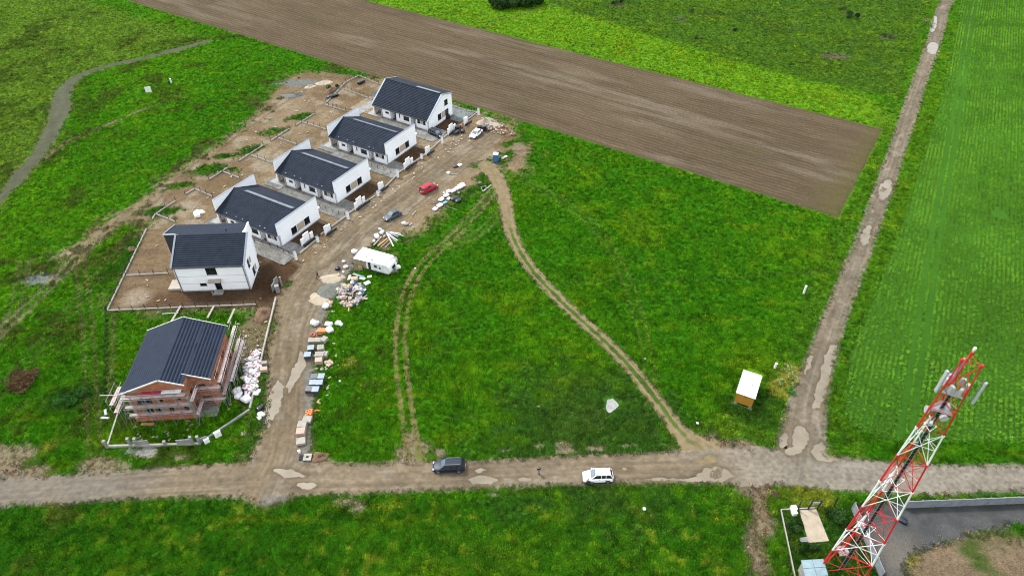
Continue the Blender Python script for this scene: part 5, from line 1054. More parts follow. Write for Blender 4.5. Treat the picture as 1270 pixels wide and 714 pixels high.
car('parked_car', 'black estate car with pale windscreen parked on the bottom dirt road', 557, 580, math.pi-(-.035), 4.9, 1.9, 1.62, 'p_black', 'suv', roofbars=True)
car('parked_car', 'white off-road car with dark side windows parked on the bottom dirt road', 741, 593, math.pi-(.0)+.03, 4.5, 1.86, 1.72, 'p_white', 'suv', door=False, roofbars=True)
car('parked_car', 'red people carrier parked on the dirt road before the farthest bungalow', 532, 236, head((545, 229), (520, 242))+math.pi-.0, 4.7, 1.85, 1.68, 'p_red', 'van')
car('parked_car', 'grey hatchback parked on the dirt road between the caravan and the red car', 487, 269.5, head((478, 272), (496, 263))+math.pi, 4.3, 1.78, 1.5, 'p_grey', 'sedan')
car('parked_car', 'white saloon with dark windows at the top end of the dirt road', 590.5, 168, head((584, 172), (597, 161))+math.pi, 4.5, 1.82, 1.5, 'p_white', 'sedan')
car('parked_car', 'black car parked on the paved drive beside the tall gabled house', 540.5, 167.5, head((533, 164), (549, 171)), 4.5, 1.82, 1.52, 'p_black', 'suv')

# ------------------------------------------------------------------ people
def skin_mesh(name, joints, edges, rad, m, parent=None, sub=1, root=0):
    me = bpy.data.meshes.new(name); me.from_pydata(joints, edges, []); o = bpy.data.objects.new(name, me); COL.objects.link(o); me.materials.append(m)
    sk = o.modifiers.new('skin', 'SKIN'); ss = o.modifiers.new('sub', 'SUBSURF'); ss.levels = sub; ss.render_levels = sub
    if not me.skin_vertices: me.attributes
    for i, v in enumerate(me.skin_vertices[0].data if me.skin_vertices else []): v.radius = rad[i] if isinstance(rad[i], tuple) else (rad[i], rad[i]); v.use_root = (i == root)
    if parent is not None: o.parent = parent
    return o
def ensure_skin(me):
    bm = bmesh.new(); bm.from_mesh(me); bm.verts.layers.skin.verify(); bm.to_mesh(me); bm.free()
def skinned(name, joints, edges, rad, m, parent=None, sub=1, root=0):
    me = bpy.data.meshes.new(name); me.from_pydata(joints, edges, []); ensure_skin(me); me.materials.append(m)
    o = bpy.data.objects.new(name, me); COL.objects.link(o)
    for i, v in enumerate(me.skin_vertices[0].data): v.radius = (rad[i], rad[i]) if not isinstance(rad[i], tuple) else rad[i]; v.use_root = (i == root)
    o.modifiers.new('skin', 'SKIN'); ss = o.modifiers.new('sub', 'SUBSURF'); ss.levels = sub; ss.render_levels = sub
    for p in me.polygons: p.use_smooth = True
    if parent is not None: o.parent = parent
    return o
def person(label, px, py, rz, top, legs, stride=.18, arms='down'):
    x_, y_ = G(px, py); r = thing('person', label, 'person', (x_, y_, .03), rz)      # faces +x
    s = stride; A = .12
    J = dict(pel=(0, 0, .95), ch=(.02, 0, 1.22), sh=(.0, 0, 1.42), nk=(.02, 0, 1.52), hd=(.03, 0, 1.60), hl=(0, .10, .92), kl=(s*.6+.05, .10, .50), al=(s, .10, .09), tl=(s+.17, .11, .04), hr=(0, -.10, .92), kr=(-s*.2+.04, -.10, .50), ar=(-s, -.10, .10), tr=(-s+.16, -.11, .04),
             sl=(0, .19, 1.40), el=(-.02, .26, 1.13), wl=(.10, .27, .90), pl=(.14, .265, .82), sr=(0, -.19, 1.40), er=(-.04, -.26, 1.13), wr=(.04, -.28, .89), pr=(.07, -.275, .81))
    if arms == 'crouch':
        J.update(pel=(-.18, 0, .34), ch=(-.02, 0, .60), sh=(.10, 0, .80), nk=(.15, 0, .88), hd=(.20, 0, .94), hl=(-.16, .10, .34), kl=(.22, .17, .52), al=(.02, .16, .10), tl=(.20, .17, .05), hr=(-.16, -.10, .34), kr=(.24, -.17, .46), ar=(-.02, -.16, .12), tr=(.16, -.17, .04),
             sl=(.10, .19, .78), el=(.26, .24, .56), wl=(.44, .14, .46), pl=(.52, .12, .44), sr=(.10, -.19, .78), er=(.27, -.24, .58), wr=(.46, -.12, .50), pr=(.54, -.10, .48))
    if arms == 'phone': J.update(el=(.02, .25, 1.14), wl=(.24, .12, 1.22), pl=(.30, .09, 1.26), er=(.02, -.25, 1.14), wr=(.23, -.10, 1.20), pr=(.30, -.07, 1.24))
    k = list(J); E = [('pel', 'ch'), ('ch', 'sh'), ('sh', 'nk'), ('nk', 'hd'), ('pel', 'hl'), ('hl', 'kl'), ('kl', 'al'), ('al', 'tl'), ('pel', 'hr'), ('hr', 'kr'), ('kr', 'ar'), ('ar', 'tr'), ('sh', 'sl'), ('sl', 'el'), ('el', 'wl'), ('wl', 'pl'), ('sh', 'sr'), ('sr', 'er'), ('er', 'wr'), ('wr', 'pr')]
    R_ = dict(pel=.13, ch=.13, sh=.11, nk=.055, hd=.06, hl=.085, kl=.058, al=.042, tl=.035, hr=.085, kr=.058, ar=.042, tr=.035, sl=.06, el=.043, wl=.030, pl=.034, sr=.06, er=.043, wr=.030, pr=.034)
    skinned('body', [J[i] for i in k], [(k.index(a), k.index(b)) for a, b in E], [R_[i] for i in k], M['skin'], r)
    def sub_(name, keys, grow, m, root):
        kk = keys; ee = [(kk.index(a), kk.index(b)) for a, b in E if a in kk and b in kk]; return skinned(name, [J[i] for i in kk], ee, [R_[i]+grow for i in kk], m, r, root=kk.index(root))
    sub_('jacket', ['pel', 'ch', 'sh', 'sl', 'el', 'wl', 'sr', 'er', 'wr'], .028, top, 'ch'); sub_('trousers', ['pel', 'hl', 'kl', 'al', 'hr', 'kr', 'ar'], .022, legs, 'pel')
    bm = bmesh.new(); bmesh.ops.create_icosphere(bm, subdivisions=2, radius=.105); 
    for v in bm.verts: v.co = Vector((v.co.x*1.0+.03+.02*(v.co.z < 0)*(v.co.x > 0), v.co.y*.80, v.co.z*1.18+1.665))
    bmesh.ops.create_cone(bm, segments=6, radius1=.022, radius2=.008, depth=.05, cap_ends=True, matrix=Matrix.Translation((.145, 0, 1.655)) @ Matrix.Rotation(math.pi/2, 4, 'Y'))
    for sy in (-1, 1): bmesh.ops.create_icosphere(bm, subdivisions=1, radius=.022, matrix=Matrix.Translation((.03, sy*.088, 1.66)))
    me = bpy.data.meshes.new('head'); bm.to_mesh(me); bm.free(); me.materials.append(M['skin']); o = bpy.data.objects.new('head', me); COL.objects.link(o); o.parent = r
    for sy in (-1, 1): t = MB(); t.box(.118, sy*.035-.012, 1.672, .133, sy*.035+.012, 1.684); t.obj('eye', M['black'], o)
    t = MB(); t.box(.118, -.025, 1.60, .134, .025, 1.608); t.obj('mouth', M['bagr'], o)
    bm = bmesh.new(); bmesh.ops.create_icosphere(bm, subdivisions=2, radius=.115)
    bmesh.ops.delete(bm, geom=[v for v in bm.verts if v.co.z < -.01 and v.co.x > -.03 or v.co.z < -.06], context='VERTS')
    for v in bm.verts: v.co = Vector((v.co.x*1.02+.018, v.co.y*.84, v.co.z*1.16+1.68))
    me = bpy.data.meshes.new('hair'); bm.to_mesh(me); bm.free(); me.materials.append(M['bark']); o = bpy.data.objects.new('hair', me); COL.objects.link(o); o.parent = r
    so = o.modifiers.new('t', 'SOLIDIFY'); so.thickness = .012
    hd_ = Vector(J['hd'])-Vector((.03, 0, 1.60))
    for ch in r.children:
        if ch.name.split('.')[0] in ('head', 'hair'): ch.location = hd_
    for s_, side in ((1, 'l'), (-1, 'r')):
        f_ = J['a'+side]; t = MB(); t.box(f_[0]-.08, f_[1]-.05, -.0, f_[0]+.20, f_[1]+.05, .10); t.obj('shoe', M['black'], r, bevel=.03)
        P_ = Vector(J['p'+side]); d_ = (P_-Vector(J['w'+side])).normalized(); fg = MB(); lat = d_.cross(Vector((0, 1, 0))).normalized()
        for q in range(4): o_ = lat*(-.026+.018*q); L_ = (.075, .085, .08, .062)[q]; fg.tube(P_+o_, P_+o_+d_*L_*.55, .009, 5, .008); fg.tube(P_+o_+d_*L_*.55, P_+o_+d_*L_+Vector((0, -s_*.02, 0)), .008, 5, .006)
        fg.tube(P_-d_*.03+lat*.02, P_+lat*.06+d_*.02, .010, 5, .008); fg.obj('fingers', M['skin'], r)
    return r
person('person in a black jacket and light blue jeans standing on the bottom dirt road', 668, 587, math.radians(-70), M['black'], M['jeans'], .05, 'phone')
person('person all in black walking on the dirt road near the gravel pile', 394.5, 344.5, math.radians(200), M['black'], M['darkjeans'], .26)
person('person in black crouching at the front wheel of the white off-road car', 729, 600, math.radians(92), M['black'], M['black'], .05, 'crouch')
# ------------------------------------------------------------------ lattice mast
def mast():
    cx_, cy_, yaw = 43.23, 44.98, 3.2; H_ = 40.1
    r = thing('lattice_mast', 'tall red and white triangular steel lattice mast with antennas at its top', 'tower', (cx_, cy_, 0), yaw)
    zs = [0, 5.6, 10.45, 15.5, 20.7, 25.5, 30.3, 33.4, 36.6, H_]
    def rad(z): return .96+.05*(H_-z) if z < 33.4 else .96+.05*(H_-33.4)*(H_-z)/(H_-33.4)*1.0
    def P(k, z): a_ = 2*math.pi*k/3; q = rad(z); return Vector((q*math.cos(a_), q*math.sin(a_), z))
    cols = ['red', 'whitest', 'red', 'whitest', 'red', 'whitest', 'red', 'red', 'red']
    # levels at which the leg colour changes, as surveyed: white bands 5.6-10.45, 15.5-20.7, 25.5-30.3
    for i, (a, b) in enumerate(zip(zs[:-1], zs[1:])):
        m = M[cols[i]]; lr = .115-.006*i
        for k in range(3):
            t = MB(); t.tube(P(k, a), P(k, b), lr, 8); t.tube(P(k, b)-Vector((0, 0, .07)), P(k, b)+Vector((0, 0, .07)), lr+.06, 8); t.obj('leg', m, r)
            k2 = (k+1) % 3; mid = (P(k, a)+P(k2, a))/2; midt = (P(k, b)+P(k2, b))/2; br = .046-.0015*i
            if i < 6:
                # cross bracing of each face, horizontal member at the joint, secondary struts
                for s_, e_ in ((P(k, a), P(k2, b)), (P(k2, a), P(k, b))): t = MB(); t.tube(s_, e_, br, 5); t.obj('brace', m, r)
                t = MB(); t.tube(P(k, a) if False else (P(k, a)+P(k, b))/2, (P(k2, a)+P(k2, b))/2, br*.7, 5); t.obj('strut', m, r)
                X_ = (P(k, a)+P(k2, b)+P(k2, a)+P(k, b))/4; t = MB(); t.tube(P(k, b), P(k2, b), br*.9, 5); t.obj('strut', M[cols[min(i+1, 8)]] if i % 2 else m, r)
            else:
                t = MB(); t.tube(P(k, a), P(k2, b), br, 5); t.obj('brace', m, r); t = MB(); t.tube(P(k, b), P(k2, b), br, 5); t.obj('strut', m, r)
                t = MB(); t.tube(P(k2, a), P(k, b), br*.8, 5); t.obj('brace', m, r)
            if i in (1, 3, 5, 7): t = MB(); t.tube((P(k, b)+P(k2, b))/2, (P(k2, b)+P((k2+1) % 3, b))/2, br*.7, 5); t.obj('strut', m, r)
    # cable ladder up the middle
    lad = MB(); x0, y0 = .0, .05
    for s_ in (-.28, .28): lad.tube((x0+s_, y0, .1), (x0+s_, y0, 36.8), .035, 4)
    for z in np.arange(.6, 36.6, .6): lad.tube((x0-.28, y0, z), (x0+.28, y0, z), .016, 4)
    lad.obj('ladder', M['steel'], r)
    cb = MB()
    for k in range(6): cb.tube((x0-.2+.08*k, y0-.09, .1), (x0-.2+.08*k, y0-.09, 35.6), .042, 5)
    cb.obj('cable_run', M['black'], r)
    for k in range(12):
        z = 2.4+k*2.9; t = MB(); t.tube((x0-.3, y0, z), P(1, z)*.95+Vector((0, 0, z*.05)), .02, 4); t.obj('ladder_stay', M['whitest'] if k % 2 else M['red'], r)
    for z in (33.2, 35.7):      # rest platforms with grey equipment
        t = MB(); q = [P(k, z) for k in range(3)]; t.add([p for p in q]+[p+Vector((0, 0, .06)) for p in q], [(0, 2, 1), (3, 4, 5), (0, 1, 4, 3), (1, 2, 5, 4), (2, 0, 3, 5)]); t.obj('platform', M['steel'], r)
    def panel(px_, py_, z0, z1, a_, wd=.36, name='panel_antenna'):
        t = MB(); mt = Matrix.Translation((px_, py_, 0)) @ Matrix.Rotation(a_, 4, 'Z'); t.box(-.10, -wd/2, z0, .12, wd/2, z1, mtx=mt); o = t.obj(name, M['lightgrey'], r, bevel=.05)
        t = MB(); t.tube((px_-.22*math.cos(a_), py_-.22*math.sin(a_), z0-.3), (px_-.22*math.cos(a_), py_-.22*math.sin(a_), z1+.3), .05, 6)
        for z in (z0+.35, z1-.35): t.tube((px_, py_, z), (px_-.22*math.cos(a_), py_-.22*math.sin(a_), z), .04, 5); t.tube((px_-.22*math.cos(a_), py_-.22*math.sin(a_), z), (px_*.45, py_*.45, z), .035, 5)
        t.obj('antenna_bracket', M['steel'], o)
    for k, (out_, da) in enumerate([(2.0, 0.0), (2.3, 0.05), (1.9, 0)]):
        a_ = 2*math.pi*k/3+(.0 if k != 1 else .0)+[0.0, 0, 0][k]; rr0 = out_*.86
        panel(rr0*math.cos(a_+da), rr0*math.sin(a_+da), 35.9, 38.9, a_+da)
        for s_ in (-.55, .55):      # remote radio boxes
            b_ = MB(); mt = Matrix.Rotation(a_, 4, 'Z') @ Matrix.Translation((.75, s_, 0)); b_.box(-.14, -.22, 36.2, .14, .22, 37.2, mtx=mt); b_.obj('radio_unit', M['lightgrey'], r, bevel=.03)
    def dish(k, z, rad_, off, name='dish_antenna'):
        a_ = k; t = MB(); c0 = Vector((off*math.cos(a_), off*math.sin(a_), z)); d_ = Vector((math.cos(a_), math.sin(a_), 0)); t.tube(c0, c0+d_*.32, rad_*.9, 18, rad_); t.tube(c0-d_*.3, c0, .10, 8); o = t.obj(name, M['lightgrey'], r, smooth=False)
        t = MB(); t.tube(c0-d_*.3, Vector((.5*math.cos(a_), .5*math.sin(a_), z)), .05, 6); t.obj('dish_arm', M['steel'], o)
    dish(-.4, 32.6, .42, .95); dish(1.4, 32.9, .40, .8); dish(3.6, 33.0, .40, .8); dish(.7, 32.2, .2, 1.5)
    for k in range(3): a_ = P(k, H_); t = MB(); t.tube(a_, a_+Vector((0, 0, .35)), .16, 8); t.obj('leg_cap', M['red'], r)
    t = MB(); t.tube(P(2, H_), P(2, H_)+Vector((0, 0, .9)), .035, 5); t.tube(P(2, H_)+Vector((0, 0, .6)), P(2, H_)+Vector((0, 0, .95)), .13, 8); t.obj('lightning_rod', M['whitest'], r)
    for k in range(3): t = MB(); q = P(k, 0); t.box(q.x-.7, q.y-.7, -.1, q.x+.7, q.y+.7, .35); t.obj('footing', M['conc'], r)
    return r
mast()
# mast compound and panel wall
def slab_wall(label, pts, hgt=1.7, pitch=2.0, th=.10):
    a, b = [Vector(G(*p)) for p in pts]; r = thing('concrete_panel_wall', label, 'wall', (a.x, a.y, 0), math.atan2(b.y-a.y, b.x-a.x), 'grey concrete panel walls by the mast'); L = (b-a).length; n = round(L/pitch)
    for k in range(n):
        x0, x1 = L*k/n, L*(k+1)/n
        for j in range(2):
            t = MB(); dz = random.uniform(-.01, .01); t.box(x0+.07, -th/2+dz, hgt/2*j+.01, x1-.07, th/2+dz, hgt/2*(j+1)-.015); o = t.obj('panel', M['conc2'], r); 
        t = MB(); t.box(x0-.065, -.10, 0, x0+.065, .10, hgt+.08); t.obj('post', M['conc'], r)
    return r
slab_wall('grey concrete panel wall between the gravel road and the dark gravel yard', [(1122, 629.5), (1390, 619)])
slab_wall('grey concrete panel wall running toward the viewer behind the mast', [(1056, 632), (1092, 718)], hgt=1.8)
fence('dark steel gate between the mast wall corner and the long panel wall', [(1066, 631), (1120, 629.3)], plinth=False, post_h=1.7, pitch=1.6, postw=.09, name='gate', cat='gate')
fence('pale rail fence on the left side of the mast compound', [(968, 632.5), (985, 714), (990, 740)], post_h=0, wires=False, ph=.35, pw=.14, name='kerb_wall', cat='kerb')
fence('short pale kerb at the top left of the mast compound', [(968, 632.5), (1010, 630.5)], post_h=0, wires=False, ph=.3, pw=.14, name='kerb_wall', cat='kerb')
for px, py, lb in [(989, 633, 'left one of three leaning dark posts at the top of the mast compound'), (1001.5, 632, 'middle one of three leaning dark posts at the top of the mast compound'), (1013, 631.5, 'right one of three leaning dark posts at the top of the mast compound'), (1034, 628, 'dark post standing alone in the yellow-green weeds')]:
    t = MB(); t.box(-.07, -.07, 0, .07, .07, 2.3); o = t.obj('post', M['fence']); x, y = G(px, py); o.location = (x, y, 0); o.rotation_euler.y = random.uniform(-.05, .1); tag(o, lb, 'post')
slab('pale grey sign plate between the dark posts of the mast compound', 1008, 631, 1.7, .5, 0, m='lightgrey', name='sign_plate', th=.05, cat='sign', z=1.3)
P_ = Gs([(991, 633), (1012, 631.5), (1028, 671), (1003, 673.5)]); mb = MB(); mb.prism([tuple(p) for p in P_], .0, .16); o = mb.obj('ground_slab', M['sand'], None, bevel=.02); tag(o, 'pale rectangular concrete base in the dark weeds of the mast compound', 'slab')
P_ = Gs([(991, 667), (1003, 665), (1003, 672), (993, 672)]); mb = MB(); mb.prism([tuple(p) for p in P_], .0, .12); o = mb.obj('ground_slab', M['conc'], None, bevel=.02); tag(o, 'small grey slab attached at the lower left of the pale rectangular base', 'slab')
crate('pair of white cabinets with rounded tops by the pale base, the upper one', 983, 633, .7, .7, .9, 'whitest', .1, name='cabinet', cat='cabinet'); crate('white cabinet by the pale base, the lower one of two', 984, 638, .6, .6, .8, 'whitest', .2, name='cabinet', cat='cabinet')
def cabin_roof():
    z = 2.3; q = [Vector((*G(993, 694, z), z)), Vector((*G(1021, 692.5, z), z)), Vector((*G(1034, 735, z), z)), Vector((*G(1005, 738, z), z))]; c0 = sum(q, Vector())/4
    r = thing('equipment_shelter', 'small equipment shelter with pale blue sheet roof at the foot of the mast', 'shelter', (c0.x, c0.y, 0)); l = [p-Vector((c0.x, c0.y, 0)) for p in q]
    n_ = 4
    for i in range(n_):
        for j in range(2):
            def lp(s, t): return (l[0]*(1-s)+l[1]*s)*(1-t)+(l[3]*(1-s)+l[2]*s)*t
            a, b, c_, d = lp(j/2+.006, i/n_+.006), lp((j+1)/2-.006, i/n_+.006), lp((j+1)/2-.006, (i+1)/n_-.006), lp(j/2+.006, (i+1)/n_-.006)
            t = MB(); t.hexa([d, c_, b, a], [p+Vector((0, 0, .05)) for p in (d, c_, b, a)]); t.obj('roof_panel', M['panelglass'], r)
    t = MB(); k = .9; qq = [(p.x*k, p.y*k) for p in l][::-1]; t.prism(qq, 0, 2.2); t.obj('walls', M['conc'], r); fix_normals(r.children[-1].data)
cabin_roof()

# ------------------------------------------------------------------ site cabin, caravan, toilet
def site_cabin():
    a = Vector(G(909.7, 498.6)); b = Vector(G(932.1, 506.3)); u = (b-a).normalized(); yaw = math.atan2(u.y, u.x); W_ = (b-a).length; L_ = 5.3
    r = thing('site_cabin', 'ochre yellow site cabin with a flat white roof standing in the meadow', 'cabin', (a.x, a.y, 0), yaw)
    t = MB(); t.box(.06, .06, .18, W_-.06, L_, 2.35); t.obj('body', M['yellow'], r)
    t = MB()
    for k in range(9): x = .15+k*(W_-.3)/8; t.box(x-.015, .045, .2, x+.015, .06, 2.3)
    t.obj('cladding_rib', M['yellow'], r)
    t = MB(); t.box(-.08, -.08, 2.35, W_+.08, L_+.15, 2.47); t.box(-.1, -.1, 2.40, W_+.1, -.06, 2.5); rf = t.obj('roof', M['whitest'], r, bevel=.02)
    t = MB(); t.tube((1.9, 2.6, 2.46), (1.9, 2.6, 2.75), .09); t.tube((1.95, 3.7, 2.46), (1.95, 3.7, 2.65), .07); t.obj('roof_vent', M['steel'], rf)
    t = MB(); t.box(1.35, .02, 1.95, 1.6, .06, 2.1); t.obj('vent', M['anth'], r)
    t = MB(); t.box(W_-.06, 1.0, .2, W_-.02, 1.95, 2.15); t.obj('door', M['lightgrey'], r); t = MB(); t.box(W_-.06, 2.8, 1.0, W_-.02, 3.9, 1.9); w_ = t.obj('window', M['glass'], r)
    for x in (.1, W_-.5):
        for y in (-.25, L_-.8): t = MB(); t.box(x, y, 0, x+.45, y+.6, .18); t.obj('support_block', M['plinth'], r)
    t = MB(); t.box(-.35, -.42, 0, .35, -.12, .14); t.box(W_-.5, -.45, 0, W_+.1, -.1, .12); t.box(.4, -.3, 0, W_-.6, -.2, .08); t.obj('timber_sleeper', M['plinth'], r)
site_cabin()
def caravan():
    a = Vector(G(438.9, 319.4, 2.5)); b = Vector(G(482, 331, 2.5)); L_ = (b-a).length; yaw = math.atan2(b.y-a.y, b.x-a.x)
    r = thing('caravan', 'white caravan with a lean-to roof parked among rubbish beside the dirt road', 'caravan', (a.x, a.y, 0), yaw); D = 3.7; Xr = 2.9
    # box with rounded nose (to the right)
    prof = [(Xr-.3, .45), (L_-.35, .45), (L_+.15, .9), (L_+.25, 1.5), (L_-.1, 2.25), (L_-.6, 2.55), (Xr-.3, 2.6)]
    t = MB(); n = len(prof); t.v = [(x, 0, z) for x, z in prof]+[(x, D-.9, z) for x, z in prof]; t.f = [tuple(range(n)), tuple(range(n, 2*n))[::-1]]+[(i, n+i, n+(i+1) % n, (i+1) % n) for i in range(n)]; t.mi = [0]*len(t.f)
    o = t.obj('body', M['whitest'], r, bevel=.08); fix_normals(o.data)
    t = MB(); t.box(.1, .25, .15, Xr-.32, D-1.0, 2.35); t.obj('annexe', M['card'], r)
    t = MB(); t.hexa([(-.1, -.25, 2.40), (L_-.7, -.12, 2.58), (L_-.7, D-.4, 2.66), (-.1, D-.1, 2.50)], [(-.1, -.25, 2.48), (L_-.7, -.12, 2.68), (L_-.7, D-.4, 2.76), (-.1, D-.1, 2.58)]); rf = t.obj('roof', M['bagw'], r, bevel=.02)
    t = MB(); t.box(1.9, 1.0, 2.58, 2.3, 1.4, 2.78); t.box(3.6, .5, 2.64, 3.9, .8, 2.84); t.tube((3.5, .15, 2.6), (3.5, .15, 3.2), .06); t.obj('roof_vent', M['lightgrey'], rf)
    def wn(x0, x1, z0, z1, m='glass', nm='window'):
        t = MB(); t.box(x0, -.03, z0, x1, .01, z1); t.obj(nm, M[m], r, bevel=.01)
    wn(4.5, 5.15, 1.4, 1.95); wn(5.6, 5.95, 1.25, 1.8, 'anth'); wn(3.1, 3.7, .5, 2.3, 'anth', 'door')
    for x in (4.3, 4.8): t = MB(); t.tube((x, -.02, .3), (x, .2, .3), .3, 14); wo_ = t.obj('wheel', M['tyre'], r); t = MB(); t.tube((x, -.04, .3), (x, -.02, .3), .17, 10); t.obj('rim', M['rim'], wo_)
    t = MB(); t.box(Xr-.2, -.02, .45, L_-.3, 0, .62); t.obj('skirt', M['plinth'], r)
    t = MB(); t.bar((L_+.1, D/2-.5, .45), (L_+1.2, D/2-.5, .45), .1, .1); t.obj('drawbar', M['steel'], r)
    t = MB()
    for x in (.15, 1.3): t.box(x, -.15, 0, x+.1, -.05, 2.4)
    t.obj('annexe_post', M['wood'], r)
    t = MB(); t.box(L_+.02, .9, 1.2, L_+.26, 2.0, 1.9); t.obj('front_window', M['glass'], r)
caravan()
def toilet(px, py):
    x, y = G(px, py); r = thing('portable_toilet', 'blue portable toilet with a white roof in the grass at the track start', 'toilet', (x, y, 0), -.1)
    t = MB(); t.box(-.6, -.6, .1, .6, .6, 2.1)
    for k in range(5): t.box(-.5+k*.24, -.63, .2, -.44+k*.24, -.6, 2.0)
    t.obj('body', M['potty'], r, bevel=.03); t = MB(); t.box(-.64, -.64, 2.1, .64, .64, 2.22); t.box(-.5, -.5, 2.22, .5, .5, 2.36); t.obj('roof', M['whitest'], r, bevel=.06)
    t = MB(); t.box(-.42, -.65, .2, .42, -.62, 1.95); d = t.obj('door', M['potty'], r); t = MB(); t.box(.28, -.68, 1.0, .36, -.65, 1.15); t.obj('handle', M['lightgrey'], d)
    t = MB(); t.tube((.45, .45, 2.1), (.45, .45, 2.6), .05); t.obj('vent_pipe', M['anth'], r); t = MB(); t.box(-.66, -.66, 0, .66, .66, .1); t.obj('skid', M['anth'], r)
toilet(615, 200.5)

# ------------------------------------------------------------------ heaps, pallets, rubbish
def heap(name, label, cat, px, py, rx, ry, h, m, rz=0, seed=1, rough=.35, sides=30):
    x, y = G(px, py); mb = MB(); nr = 9; r_ = random.Random(seed); V = [(0, 0, h)]
    for i in range(1, nr+1):
        t = i/nr
        for k in range(sides):
            a = 2*math.pi*k/sides; nz = float(fbm(np.array([math.cos(a)*3*t+seed*5]), np.array([math.sin(a)*3*t]), 1.1, 4, seed)[0]); e_ = float(fbm(np.array([math.cos(a)*1.2+seed]), np.array([math.sin(a)*1.2]), 1., 3, seed+5)[0])
            q = t*(1+.5*e_); V.append((q*rx*math.cos(a), q*ry*math.sin(a), max(-.08, h*(1-t)**.85*(1+rough*nz*1.6)+.10*rough*nz-(.08 if i == nr else 0))))
    mb.v = V; mb.f = [(0, 1+k, 1+(k+1) % sides) for k in range(sides)]+[(1+(i-1)*sides+k, 1+i*sides+k, 1+i*sides+(k+1) % sides, 1+(i-1)*sides+(k+1) % sides) for i in range(1, nr) for k in range(sides)]; mb.mi = [0]*len(mb.f)
    o = mb.obj(name, M[m], None, smooth=True); o.location = (x, y, 0); o.rotation_euler.z = rz; return tag(o, label, cat)
heap('gravel_heap', 'grey-green gravel heap at the edge of the dirt road left of the rubbish', 'heap', 406.5, 360, 2.4, 2.6, .8, 'gravelpile', 0, 3)
heap('sand_heap', 'low pale sand heap below the grey gravel on the dirt road', 'heap', 395, 371, 2.0, 1.8, .35, 'sand', 0, 4, .2)
heap('sand_heap', 'low pale sand heap by the road between the gravel heap and the caravan', 'heap', 411, 346, 2.4, 1.6, .4, 'sand', .3, 14, .2)
heap('soil_heap', 'brown soil heap beside the square manhole cover near the bottom road', 'heap', 398, 567, 1.5, 1.1, .7, 'soilpile', 0, 5, .5)
heap('soil_heap', 'orange-brown soil heap at the rear right corner of the brick house plot', 'heap', 327, 390, 1.7, 2.4, 1.2, 'soilpile', 0, 7, .4)
heap('soil_heap', 'small dark soil heap in the grass left of the two-storey house', 'heap', 164, 309, .9, .8, .6, 'soilpile', 0, 9, .6)
heap('sand_heap', 'pale sand heap behind the tall gabled house, on the far bare ground', 'heap', 402, 103, 2.2, 1.7, .6, 'sand', .3, 10, .3)
heap('soil_heap', 'long brown soil heap with weeds behind the farthest yards', 'heap', 412, 113, 3.0, 1.4, 1.2, 'soilpile', .9, 12, .5)
heap('rubble_heap', 'pale rubble heap at the top end of the kerb near the white saloon', 'heap', 602, 151, 2.3, 1.7, .8, 'sand', .3, 15, .7)
heap('sand_heap', 'flat pale sand heap on the far side of the rubble near the ploughed field', 'heap', 613, 155, 2.4, 1.5, .5, 'sand', -.2, 16, .3)
heap('rubble_heap', 'scattered brown rubble heap at the far right end of the building site', 'heap', 625, 163, 2.6, 1.5, .5, 'soilpile', -.2, 17, .9)
heap('gravel_heap', 'dark grey heap on the bare ground at the far left of the site', 'heap', 357.5, 119, 1.9, 1.3, .4, 'gravelpile', 0, 18, .3)
for (px, py, rx, ry, h, m, lb) in [(384, 108, 1.6, 1.1, .5, 'sand', 'small pale heap near the grey gravel patch at the far left of the site')]:
    heap('soil_heap', lb, 'heap', px, py, rx, ry, h, m, .4, int(px), .5)
def blob(name, label, cat, x, y, z, sx, sy, sz, m, seed, group=None, kn=True):
    bm = bmesh.new(); bmesh.ops.create_icosphere(bm, subdivisions=2, radius=1)
    r_ = random.Random(seed); ph = [r_.uniform(0, 6) for _ in range(6)]
    for v in bm.verts:
        c_ = v.co; k = 1+.16*math.sin(3.1*c_.x+ph[0])*math.cos(2.7*c_.y+ph[1])+.11*math.sin(5.3*c_.y+4*c_.z+ph[2])+.07*math.sin(9*c_.x+ph[3]-6*c_.z)
        q = Vector((math.copysign(abs(c_.x)**.5, c_.x), math.copysign(abs(c_.y)**.5, c_.y), math.copysign(abs(c_.z)**.6, c_.z)))*k; v.co = Vector((q.x*sx/2, q.y*sy/2, max(-.02, q.z*sz/2+sz/2*.9)))
    if kn:
        a_ = ph[4]; bmesh.ops.create_cone(bm, segments=5, radius1=.05, radius2=.12, depth=.2, cap_ends=True, matrix=Matrix.Translation((math.cos(a_)*sx*.2, math.sin(a_)*sy*.2, sz*.98)))
    me = bpy.data.meshes.new(name); bm.to_mesh(me); bm.free(); me.materials.append(M[m])
    for p in me.polygons: p.use_smooth = True
    o = bpy.data.objects.new(name, me); COL.objects.link(o); o.location = (x, y, z); o.rotation_euler.z = r_.uniform(0, 6.28); return tag(o, label, cat, group) if label else o
